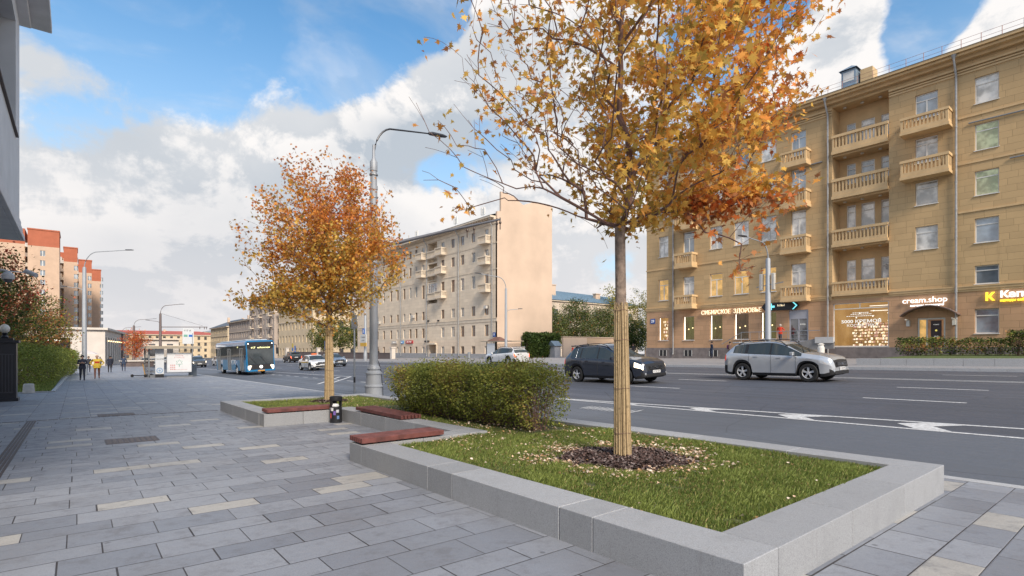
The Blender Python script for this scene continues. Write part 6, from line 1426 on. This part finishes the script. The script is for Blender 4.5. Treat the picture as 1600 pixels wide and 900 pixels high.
bo = thing('stone_bollard', 'short pale stone bollard on the lawn edge by the left hedge', 'bollard', (-1.72, 33.2, G(-1.7, 33.2))); MB().lathe([(.20, 0), (.22, .02), (.19, .40), (.17, .44), (.02, .45)], n=20).build('stone', mat('pale_stone', (.50, .48, .45), .85, var=.15, vscale=8, bump=.3), bo, smooth=True)
# ---- bus shelter / kiosk on the near pavement ----
ksk = thing('bus_shelter', 'white bus shelter with advertising panels seen end on beside the bus', 'bus shelter', (5.05, 52.4, G(6, 52.4)))
SHW = mat('shelter_white', (.62, .64, .66), .4, var=.04); SHG = mat('shelter_grey', (.20, .21, .22), .5, .3, var=.1); SHB = mat('shelter_beam', (.36, .31, .24), .5, .3, var=.1)
B = MB(); B.box(-.75, 3.15, -.6, 3.8, 2.42, 2.52); B.box(-.75, 3.15, -.62, -.5, 2.36, 2.56); B.build('roof', SHB, ksk)
B = MB(); B.box(-.08, .52, -.05, .10, .28, 2.36); B.build('tall_panel', SHW, ksk); B = MB(); B.box(-.08, .52, -.06, .12, 0, .28); B.build('panel_base', BLK, ksk); text_mesh('vertical_text', 'ОСТАНОВКА', .17, SHG, ksk, (.2, -.06, 1.5), '-y', .002).rotation_euler = (0, 0, 0)
B = MB(); B.lathe([(.23, -.002), (.16, -.002)], (.22, -.062, .58), 20, 'y', cap=False); B.lathe([(.08, -.004), (.01, -.004)], (.22, -.062, .58), 20, 'y', cap=False); B.build('swirl_logo', mat('logo_blue', (.25, .38, .55), .5, var=0), ksk)
B = MB(); B.box(.72, 2.50, -.06, .12, .40, 2.02); B.build('poster_case', SHW, ksk, bevel=.04, seg=2); PO = mat('poster_paper', (.68, .69, .70), .5, var=.05); B = MB(); B.box(.80, 2.42, -.068, -.061, .48, 1.94); po = B.build('poster', PO, ksk)
PK = mat('poster_pink', (.58, .30, .30), .6, var=0); PG = mat('poster_green', (.16, .38, .30), .6, var=0)
text_mesh('poster_heading', 'ОСЕНЬ', .17, PK, po, (1.6, -.072, 1.8), '-y', .001); text_mesh('poster_heading', 'В ГОРОДЕ', .15, PK, po, (1.6, -.072, 1.62), '-y', .001)
B = MB()
for k in range(12): a = k*math.pi/6; r = .16+.06*(k % 2); B.box(1.6+r*math.cos(a)-.03, 1.6+r*math.cos(a)+.03, -.073, -.069, 1.2+r*math.sin(a)-.03, 1.2+r*math.sin(a)+.03)
B.box(1.58, 1.62, -.073, -.069, .85, 1.1); B.build('poster_art', PG, po); B = MB(); [B.box(.95+.13*(k % 3), 1.04+.13*(k % 3), -.073, -.069, .6+.17*(k//3), .7+.17*(k//3)) for k in range(9)]; [B.box(1.3+k*.1, 1.36+k*.1, -.073, -.069, .6, .64) for k in range(9)]; B.build('poster_marks', PK, po)
B = MB(); B.box(.72, 2.6, -.05, .10, .0, .10); B.box(-.55, -.45, 0, .1, 0, 2.4); B.box(-.55, -.45, 3.5, 3.6, 0, 2.4); B.box(2.9, 3.0, 3.4, 3.5, 0, 2.4); B.box(-.50, .0, .0, 3.6, 0, .2); B.build('frame', SHG, ksk)
B = MB(); B.box(-.51, -.47, .12, 3.5, .22, 2.3); B.box(-.45, 2.9, 3.42, 3.46, .2, 2.3); B.build('glass_wall', CLEAR, ksk); B = MB(); B.box(-.4, .0, .5, 3.2, .42, .48); B.build('bench_seat', SHG, ksk)
sp = thing('bus_stop_sign', 'white bus stop flag sign standing behind the shelter', 'sign', (8.35, 57.5, G(8.3, 57.5))); MB().lathe([(.04, 0), (.04, 3.9)], n=8).build('post', GALV, sp); B = MB(); B.box(-.9, -.0, -.03, .03, 2.9, 4.35); B.v = [(x+.1, y, z) for x, y, z in B.v]; B.build('flag_panel', SHW, sp); B = MB(); B.box(-.7, -.4, -.04, -.032, 3.55, 3.75); B.build('green_tag', PG, sp); B = MB(); B.box(-.3, -.0, -.04, -.032, 3.55, 3.75); B.build('blue_tag', mat('sign_blue', (.02, .14, .5)), sp); text_mesh('stop_text', 'т17 А', .24, BLK, sp, (-.4, -.035, 4.12), '-y', .001)
lbn = thing('litter_bin', 'grey slant topped litter bin on the pavement between shelter and bus', 'litter bin', (8.0, 55.0, G(8, 55))); B = MB(); B.extr([(-.28, 0), (.28, 0), (.28, 1.02), (-.28, .86)], 'y', -.28, .28); B.v = [(x+0, y, z) for x, y, z in B.v]; B.build('body', mat('bin_grey', (.20, .23, .26), .5, .2, var=.08), lbn, bevel=.02)
# scooters
def scooter(label, x, y, rz):
    t = thing('kick_scooter', label, 'scooter', (x, y, G(x, y)), rz, 'rental scooters by the shelter')
    B = MB(); B.box(-.45, .4, -.08, .08, .12, .18); B.build('deck', DARK, t, bevel=.01)
    for xx in (-.55, .55): MB().lathe([(.02, -.03), (.12, -.03), (.12, .03), (.02, .03)], (xx, 0, .12), 16, 'y').build('wheel', TYRE, t)
    B = MB(); B.tube([(.55, 0, .16), (.42, 0, .6), (.33, 0, 1.12)], .025, 8); B.build('stem', mat('scooter_yellow', (.55, .28, .03), .4, var=.1), t); B = MB(); B.tube([(.33, -.25, 1.12), (.33, .25, 1.12)], .02, 8); B.tube([(.55, 0, .14), (.3, 0, .16)], .03, 6); B.build('handlebar', DARK, t)
scooter('yellow stemmed kick scooter standing left of the bus shelter', 4.0, 54.2, R(-39))
# ---- far bus shelter ----
fs = thing('bus_shelter', 'small brown roofed bus shelter in front of the cream block corner', 'bus shelter', (47.6, 58.2, G(47.6, 62)))
B = MB(); B.box(-1.2, 1.0, -.8, 6.5, 2.45, 2.55); B.build('roof', SHB, fs); B = MB(); B.add([(-1, 2.6, 2.56), (1, 2.6, 2.56), (1, 5.2, 2.56), (-1, 5.2, 2.56), (0, 3.3, 3.15), (0, 4.5, 3.15)], [(0, 1, 4), (1, 2, 5, 4), (2, 3, 5), (3, 0, 4, 5)]); B.build('roof_cap', mat('roof_brown', (.16, .08, .06), .7, var=.2), fs)
B = MB(); B.box(-1, -.85, 3.3, 5.2, .3, 2.2); B.build('advert_panel', SHW, fs); B = MB(); [MB().box(*q, 0, 2.45).build('post', BLK, fs) for q in ((-1.0, -.9, 3.15, 3.28), (-1.0, -.9, 5.22, 5.35), (.8, .9, -.5, -.4), (.8, .9, 5.9, 6))]; B = MB(); B.box(.82, .86, -.4, 5.9, .3, 2.2); B.build('glass_wall', CLEAR, fs); B = MB(); B.box(.2, .7, .2, 3, .4, .5); B.build('bench_seat', SHG, fs)
wb = thing('litter_bin', 'grey litter bin left of the far bus shelter', 'litter bin', (46.8, 68.3, G(47, 68))); MB().lathe([(.25, 0), (.25, .9), (.1, 1.0)], n=14).build('body', GALV, wb)
# ---- far side lawn wall, kerb wall ----
fl = thing('low_kerb_wall', 'low pale stone retaining wall along the far pavement under the ochre block', 'wall', (36.6, -8, 0)); B = MB()
for i in range(16): B.prism([(36.6-36.6, i*1.26), (36.9-36.6, i*1.26), (36.9-36.6, i*1.26+1.25), (0, i*1.26+1.25)], lambda x, y: G(36.6+x, y-8)-.1, lambda x, y: G(36.6+x, y-8)+.40)
B.build('coping_stones', GRAN2, fl)
tag(sheet('far_lawn', [36.9, 40, 45, 49.9], [-8, 0, 6, 12.1], mat('lawn_far', (.08, .11, .03), .95, var=.3, vscale=4, bump=.5), .3), kind='structure')
tag(sheet('left_lawn', [-14, -6, -1.7, -.95], [33.5, 45, 60, 90], mat('lawn_near', (.10, .14, .03), .95, var=.35, vscale=5, bump=.6), .02), kind='structure')
B = MB(); B.prism([(-.95, 33.4), (-.80, 33.4), (-.3, 90), (-.45, 90)], lambda x, y: G(x, y)-.1, lambda x, y: G(x, y)+.06); B.prism([(-3, 33.4), (-.95, 33.4), (-.95, 33.52), (-3, 33.52)], lambda x, y: G(x, y)-.1, lambda x, y: G(x, y)+.06); tag(B.build('lawn_edging', GRAN2), kind='structure')
def lt(x, y): return -14 < x < -.96
dk = thing('retaining_wall', 'dark stone terrace wall in front of the cream block with bystanders behind', 'wall', (44.5, 90, G(44, 100))); B = MB(); B.box(0, .4, 0, 62, -.3, 1.1); B.box(-.05, .45, 0, 62, 1.1, 1.25); B.build('wall_panel', mat('dark_stone', (.13, .10, .095), .8, var=.2, vscale=1), dk)
for i in range(3):
    d4 = thing('stone_terrace_post', ['pale stone gatepost right of the dark terrace wall', 'pale stone gatepost in the middle of the dark terrace wall', 'pale stone gatepost at the far end of the dark terrace wall'][i], 'post', (44.3, (89.3, 128, 152.3)[i], G(44, 100)-.3)); B = MB(); B.box(0, .7, 0, .7, 0, 2.4); B.box(-.1, .8, -.1, .8, 2.4, 2.6); B.build('post', WST, d4)
# orange tree planter
op = thing('stone_planter', 'low dark stone planter with pale rim under the orange tree', 'planter', (8.5, 121, G(8.5, 121))); B = MB(); B.box(-2.2, 2.6, -1.6, 1.6, -.1, .95); B.build('planter_wall', mat('dark_stone', (.13, .10, .095)), op); B = MB(); B.box(-2.5, 2.8, -1.8, 1.8, .95, 1.15); B.build('rim', WST, op)

# ================= trees and shrubs further off =================
def simple_tree(name, label, x, y, ht, crz, rx, rz, n, pal, pick, ls, z0=None, trunk=.12, fork=None, seed=1, group=None, nt=260, lp=(6, 12), shape=None, spread=.3, lowcut=None):
    rs = np.random.default_rng(seed); z0 = G(x, y) if z0 is None else z0; c = np.array([x, y, z0+crz]); fz = fork or (crz-rz*.75)
    tips = sample_crown(nt, c, (rx, rx, rz), rs, .2, .5, (lambda p, r_: p[2] > z0+(lowcut or .3)))
    return tree(name, label, 'tree', (x, y, z0), (x, y, z0+max(.4, fz)), tips, (lambda p: int(rs.integers(*lp))), pal, pick, ls, trunk, None, group, QL if shape is None else shape, seed, .006, lpc=lp, spread=spread, nside=4)
GR = [leafmat('tree_green', (.10, .14, .03), .3), leafmat('tree_dark', (.045, .075, .018), .25), leafmat('tree_olive', (.18, .19, .045), .3), leafmat('tree_yellow', (.36, .30, .05), .35), leafmat('tree_red', (.46, .09, .045), .35), leafmat('tree_rustb', (.36, .17, .06), .3), leafmat('tree_silver', (.21, .24, .13), .3), leafmat('tree_scarlet', (.60, .14, .03), .4)]
def pk(ws):
    cs = np.cumsum(ws)/sum(ws)
    def f(p, rs):
        q = (rs.random()*.6+.4*(.5+.9*mnoise.noise(Vector(p)*.9))); return int(np.searchsorted(cs, min(.999, max(0, q))))
    return f
def pk_red(p, rs):
    s = mnoise.noise(Vector(p)*.7); q = rs.random(); z = p[2]
    return (4 if q < .6 else 5) if s+(z-5)*.12 > .1 else ((0 if q < .4 else 1) if q < .6 else (5 if q < .8 else 2))
simple_tree('broadleaf_tree', 'red and green autumn tree behind the left hedge at the picture edge', -4.9, 40.5, 9, 5.3, 3.3, 3.5, 0, GR, pk_red, (.10, .2), seed=21, nt=800, lp=(14, 26), lowcut=1.2, group='trees behind the left hedge')
simple_tree('broadleaf_tree', 'reddish tree between the edge tree and the brown green one', -3.6, 50, 7, 4.6, 3.0, 3.2, 0, GR, pk_red, (.10, .2), seed=22, nt=560, lp=(13, 24), lowcut=1.2, group='trees behind the left hedge')
simple_tree('broadleaf_tree', 'brown green autumn tree above the right end of the left hedge', -2.9, 62, 7, 4.0, 3.0, 3.0, 0, GR, pk([0, 1, 2, 1, .3, 3, .1, 0.01]), (.12, .22), seed=23, nt=560, lp=(13, 24), lowcut=1.2, group='trees behind the left hedge')
HL = [HG[0], HG[1], leafmat('hedge_lime', (.20, .24, .04), .35), GR[5]]
hedge('tall_hedge', 'tall loose green hedge along the lawn left of the walking people', [(-3.4, 35.6), (-2.6, 42), (-2.0, 50), (-1.4, 60), (-1.0, 72)], 2.4, 2.35, 42000, HL, (-.2, .2, .9), (.07, .14), G, twigs=200, rough=.24, seed=6)
grass('left_lawn_grass', ((-3.2, -.98, 33.6, 60, 1),), 9000, .06, .14, GL, None, lambda x, y: G(x, y)+.02, w=.012)['label'] = 'rough grass strip between the left hedge and the pavement'
def pkor(p, rs): return 7 if rs.random() < .75 else (4 if rs.random() < .5 else 3)
simple_tree('small_tree', 'small vivid orange tree in a stone planter beyond the walkers', 8.5, 121, 5.2, 4.3, 2.35, 2.6, 0, GR, pkor, (.16, .28), seed=31, nt=330, lp=(7, 13), lowcut=1.9, trunk=.1, fork=1.7)
# trees beyond the pink gable
wil = pk([2, 1.4, 1, 0.01, 0.01, .2, 1.6, .01])
for i, (x, y, crz, rx, rz, lb_) in enumerate(((68.5, 74, 5.2, 4.3, 4.6, 'silvery willow just right of the pink gable'), (76, 74, 6.4, 4.2, 5.0, 'silvery willow with the tallest crown behind the near maple trunk left side'), (84.5, 75, 6.0, 4.0, 4.6, 'silvery willow hidden mostly by the near maple trunk'))):
    simple_tree('willow_tree', lb_, x, y, 9, crz, rx, rz, 0, GR, wil, (.16, .34), seed=41+i, nt=560, lp=(20, 34), group='willows behind the beige wall', lowcut=1, spread=.42)
simple_tree('small_tree', 'small bright green maple right of the near maple trunk', 63.4, 50, 6, 3.3, 2.3, 2.4, 0, GR, pk([3, .8, 1, .01, .01, .01, .01, .01]), (.14, .26), seed=51, nt=300, lp=(18, 30), lowcut=.9, spread=.3)
simple_tree('broadleaf_tree', 'yellowish tree against the left corner of the ochre block', 92.6, 70, 13, 7.5, 5.0, 6.6, 0, GR, pk([1, .6, 1.5, 2, .01, .5, .01, .01]), (.18, .34), seed=52, nt=420, lp=(18, 30), lowcut=.8, spread=.4)
simple_tree('broadleaf_tree', 'dark green tree rising behind the blue roof', 128, 88, 16, 12, 6, 6, 0, GR, pk([2, 2, 1, .3, .01, .2, .01, .01]), (.35, .6), seed=53, nt=300, lp=(9, 15), spread=.6)
simple_tree('broadleaf_tree', 'pale yellow tree top over the blue roof beside the trunk', 108, 92, 15, 12, 4, 6.5, 0, GR, pk([.6, .01, 2, 2, .01, .2, .6, .01]), (.35, .6), seed=54, nt=220, lp=(6, 12), spread=.6)
for i, (x, y, r_, lb_) in enumerate(((52, 122, 3.6, 'green street tree left of the big lamp post base'), (51, 131, 3.8, 'green yellow street tree in the middle of the far group'), (50, 140, 3.8, 'green street tree farthest left of the far group'))):
    simple_tree('broadleaf_tree', lb_, x, y, 9, 5.8, r_, 3.9, 0, GR, pk([2, 1, 1.3, 1.2, .01, .3, .01, .01]), (.3, .5), seed=61+i, nt=280, lp=(8, 15), group='street trees beyond the cream block', lowcut=2, spread=.45)
hedge('creeper_hedge', 'large rounded creeper covered mound against the foot of the pink gable', [(54.8, 64.2), (58, 64.4), (61.5, 64.2)], 1.8, 3.9, 16000, [GR[1], leafmat('creeper_green', (.085, .14, .03), .25), GR[0], GR[5]], (0, .35, 1.2), (.16, .3), G, twigs=40, rough=.12, seed=8)
for i, (p0, p1, h_, lb_) in enumerate((((46.5, 12.6), (46.5, 10.2), 1.25, 'leftmost low shrub below the cream shop window'), ((47.0, 9.9), (47.0, 6.9), 1.1, 'low shrub in front of the shop door'), ((46.2, 6.6), (46.2, 5.0), 1.6, 'tallest dark shrub right of the second downpipe'), ((46.2, 3.6), (46.2, -3), 1.35, 'broad dark shrub at the right picture edge'), ((45.9, 4.9), (45.9, 3.8), .8, 'smallest thin shrub between two dark ones'))):
    hedge('low_shrub', lb_, [p0, p1], 1.6, h_, 2600, [GR[1], HG[0], HG[1], GR[5]], (0, .25, .5), (.08, .16), lambda x, y: G(x, y)+.3, twigs=60, rough=.25, seed=70+i, group='shrubs below the ochre block')
wbn = thing('litter_bin', 'pale litter bin beside the shrubs under the big shop window', 'litter bin', (46.6, 18.0, G(46.6, 18))); MB().lathe([(.26, 0), (.26, 1.0), (.2, 1.05), (.2, 1.2), (.27, 1.22), (.1, 1.32)], n=14).build('body', WPVC, wbn, smooth=True)
# ================= people =================
SKIN = mat('skin', (.50, .30, .22), .6, var=.08); HAIRD = mat('dark_hair', (.03, .02, .015), .7, var=.2)
def person(label, x, y, rz, top, legs, shoes=(.02, .02, .02), h=1.72, walk=.22, arms='down', hair=HAIRD, z=None, slim=1.0, bag=None, skirt=False, open_jacket=None, group=None):
    z = G(x, y) if z is None else z; t = thing('person', label, 'person', (x, y, z+.01), rz, group); s = h/1.72
    J = {}; V = []; E_ = []; Rr = []
    def v(n, p, r, par=None):
        J[n] = len(V); V.append((p[0]*s, p[1]*s*slim, p[2]*s)); Rr.append(r*s); 
        if par: E_.append((J[par], J[n]))
    # facing +x
    v('pel', (0, 0, .95), .135); v('waist', (0, 0, 1.12), .125*slim, 'pel'); v('chest', (.01, 0, 1.32), .155*slim, 'waist'); v('neck', (0, 0, 1.46), .06, 'chest'); v('jaw', (.015, 0, 1.54), .065, 'neck'); v('skull', (.01, 0, 1.62), .095, 'jaw'); v('crown', (0, 0, 1.69), .055, 'skull'); v('nose', (.105, 0, 1.59), .018, 'skull')
    for sd, n in ((1, 'L'), (-1, 'R')):
        f = walk*sd; v('hip'+n, (0, .09*sd, .90), .105, 'pel'); v('knee'+n, (.55*f+.05*abs(walk)*3, .10*sd, .50), .068, 'hip'+n); v('ank'+n, (1.15*f-.06*(1 if f < 0 else 0), .10*sd, .10+(.06 if f < 0 else 0)), .045, 'knee'+n); v('toe'+n, (1.15*f+.16, .11*sd, .045), .04, 'ank'+n)
        v('sho'+n, (0, .185*sd, 1.40), .065, 'chest')
        if arms == 'down': el, wr_ = (-.25*f-.03, .25*sd, 1.13), (-.6*f+.06, .25*sd, .90)
        elif arms == 'hips': el, wr_ = (-.10, .36*sd, 1.16), (.06, .20*sd, 1.0)
        elif arms == 'phone': el, wr_ = (.02, .25*sd, 1.14), (.26, .08*sd, 1.20)
        v('elb'+n, el, .05, 'sho'+n); v('wri'+n, wr_, .032, 'elb'+n)
        dv = Vector(wr_)-Vector(el); dv.normalize(); hp_ = Vector(wr_)+dv*.07; v('palm'+n, tuple(hp_), .034, 'wri'+n)
        J['hand'+n] = (hp_, dv, sd)
    me = bpy.data.meshes.new('body'); me.from_pydata(V, E_, []); o = bpy.data.objects.new('tmp', me); COL.objects.link(o)
    m = o.modifiers.new('s', 'SKIN'); sk = me.skin_vertices[0].data
    for i, r in enumerate(Rr): sk[i].radius = (r, r); sk[i].use_root = (i == 0)
    o.modifiers.new('u', 'SUBSURF').levels = 1; dg = bpy.context.evaluated_depsgraph_get(); me2 = bpy.data.meshes.new_from_object(o.evaluated_get(dg)); bpy.data.objects.remove(o)
    bm = bmesh.new(); bm.from_mesh(me2)
    for n in 'LR':
        hp_, dv, sd = J['hand'+n]; sdv = Vector((1, 0, 0)) if abs(dv.x) < .7 else Vector((0, 0, 1))
        for k, (off, ln) in enumerate(((-.026, .075), (-.009, .085), (.009, .08), (.026, .062), (.045, .05))):
            a = (hp_+sdv*off*(1 if k < 4 else .7))*s; b3 = a+(dv*ln+(sdv*.04 if k == 4 else Vector((0, -.015*sd, 0))))*s
            r_ = bmesh.ops.create_cone(bm, cap_ends=True, segments=5, radius1=.009*s, radius2=.006*s, depth=(b3-a).length); q = (b3-a).to_track_quat('Z', 'Y').to_matrix().to_4x4(); bmesh.ops.transform(bm, matrix=Matrix.Translation((a+b3)/2) @ q, verts=r_['verts'])
    bm.to_mesh(me2); bm.free()
    key = str(top)+str(legs); mt = [mat('cloth_top'+str(top), top, .85, var=.15, vscale=8), mat('cloth_legs'+str(legs), legs, .85, var=.15, vscale=8), mat('shoe'+str(shoes), shoes, .6, var=.1), SKIN, mat('cloth_front'+str(open_jacket), open_jacket or top, .85, var=.1)]
    me2.materials.clear(); [me2.materials.append(q) for q in mt]
    for p in me2.polygons:
        c = p.center; zz = c.z/s; k = 0
        if zz > 1.475: k = 3
        elif zz < .10: k = 2
        elif zz < .93 and abs(c.y) < .19*s*slim: k = 1
        elif arms == 'down' and zz < .9: k = 3
        elif arms == 'phone' and c.x > .24*s: k = 3
        elif open_jacket and c.x > .08*s and abs(c.y) < .085*s and zz > .93: k = 4
        if skirt and .55 < zz < .93: k = 0
        p.material_index = k; p.use_smooth = True
    objm('body', me2, t)
    B = MB(); B.lathe([(.02, .115), (.075, .095), (.105, .045), (.108, -.01), (.095, -.05 if hair is not None else 0)], (-.012*s, 0, 1.635*s), 14); B.v = [(X-.0, Y, Z) for X, Y, Z in B.v]; B.build('hair', hair, t, smooth=True)
    for sd in (1, -1): MB().lathe([(.012, -.004), (.012, .004)], (.092*s, sd*.032*s, 1.625*s), 6, 'x').build('eye', BLK, t)
    B = MB(); B.box(.078*s, .088*s, -.025*s, .025*s, 1.545*s, 1.553*s); B.build('mouth', mat('lips', (.35, .12, .1), .5, var=0), t)
    for sd in (1, -1): MB().lathe([(.022, -.006), (.022, .006)], (0, sd*.1*s, 1.60*s), 8, 'y').build('ear', SKIN, t)
    # jacket hem that covers the hips
    B = MB(); hem = .80 if not skirt else .5
    B.lathe([(.20*slim, hem), (.205*slim, hem+.06), (.19*slim, .98), (.165*slim, 1.15)], n=16); B.v = [(X*.72*s, Y*s, Z*s) for X, Y, Z in B.v]; B.build('jacket_hem', mt[0], t, smooth=True)
    if bag: B = MB(); B.box(-.30*s, -.15*s, -.15*s, .15*s, 1.0*s, 1.42*s); B.build('backpack', mat('bag'+str(bag), bag, .8, var=.1), t, bevel=.04, seg=2)
    return t
tocam = lambda x, y: math.atan2(-y, -x)
NAVY = (.018, .022, .04); JEAN = (.03, .045, .09)
person('person in black cap and dark jacket looking at a phone beside the left hedge', .3, 48.2, tocam(.3, 48), NAVY, (.025, .03, .05), arms='phone', h=1.78, hair=mat('black_cap', (.015, .015, .018), .8, var=0), walk=.16)
person('person in open yellow jacket and red top walking with hands on hips', 1.2, 51.8, tocam(1, 51), (.60, .42, .05), (.16, .07, .05), arms='hips', h=1.78, walk=-.18, open_jacket=(.42, .03, .015), hair=mat('bald_crown', (.42, .26, .19), .5, var=0), slim=1.18)
person('person in dark jacket walking behind the two nearest people', 2.75, 72, UP, NAVY, (.03, .03, .04), h=1.78, walk=.12)
person('person in navy jacket and jeans walking away left of the scooter', 4.35, 79, UP, (.03, .045, .085), JEAN, h=1.82, walk=.10, slim=1.1)
person('person in dark coat just behind the yellow jacket', 1.0, 75, DN, (.025, .025, .035), (.02, .02, .03), h=1.75, walk=.14)
person('distant person in black by the white hall', 4.3, 108, DN, (.02, .02, .025), (.02, .02, .02), h=1.75, walk=.1)
person('distant person in grey near the hall entrance', 3.0, 112, UP, (.10, .10, .11), (.03, .03, .04), h=1.75, walk=.1)
person('woman in dark blue coat standing against the ochre block plinth', 48.8, 28.9, math.pi*.8, (.018, .03, .06), (.02, .025, .05), h=1.66, walk=.02, slim=.9, skirt=True)
person('person in brown coat with purple backpack walking below the shop letters', 47.6, 26.3, DN, (.13, .08, .07), (.14, .10, .09), shoes=(.6, .6, .6), h=1.60, walk=.12, slim=.95, skirt=True, bag=(.12, .03, .10))
person('person in red jacket standing on the entrance landing with hands on hips', 48.95, 22.3, math.pi, (.60, .05, .02), (.03, .04, .07), h=1.62, walk=.06, arms='hips', hair=mat('grey_hair', (.45, .42, .38), .8, var=.1), z=2.23)
person('person in red jacket and black trousers standing before the creeper mound', 53.2, 52.4, math.pi*.9, (.55, .05, .03), (.02, .02, .02), shoes=(.65, .65, .65), h=1.66, walk=.05, slim=.95)
person('person in beige jacket and jeans standing left of the red jacket by the creeper', 50.2, 59.3, math.pi*.9, (.38, .33, .24), (.05, .10, .20), h=1.72, walk=.05)
person('person in dark clothes standing at the left corner of the ochre block', 50.9, 40.2, math.pi, (.03, .025, .03), (.02, .02, .02), h=1.68, walk=.04, skirt=True)
person('person with dark hair waiting in the far bus shelter on the left', 47.4, 61.2, math.pi, (.04, .03, .035), (.03, .03, .03), h=1.55, walk=.02)
person('person waiting at the right side of the far bus shelter', 47.5, 59.2, math.pi, (.05, .04, .05), (.03, .03, .03), h=1.5, walk=.02)
person('left person standing behind the dark terrace wall', 45.6, 104, math.pi, (.03, .03, .035), (.02, .02, .02), h=1.75, walk=.02)
person('right person standing behind the dark terrace wall by the cream block doors', 45.6, 97.5, math.pi, (.02, .02, .025), (.02, .02, .02), h=1.75, walk=.02)
# kiosk umbrella by the hall
um = thing('market_umbrella', 'small pale sloping market umbrella beyond the walkers', 'umbrella', (1.2, 112, G(1.2, 112))); MB().lathe([(.04, 0), (.04, 2.6)], n=8).build('pole', GALV, um); MB().lathe([(1.7, 2.2), (1.0, 2.55), (.05, 2.9)], n=8).build('canopy', mat('umbrella_cream', (.62, .55, .52), .8, var=.1), um)
# overhead trolley wires
B = MB()
for (x, z) in ((13.6, 6.3), (14.2, 6.3)): 
    pass
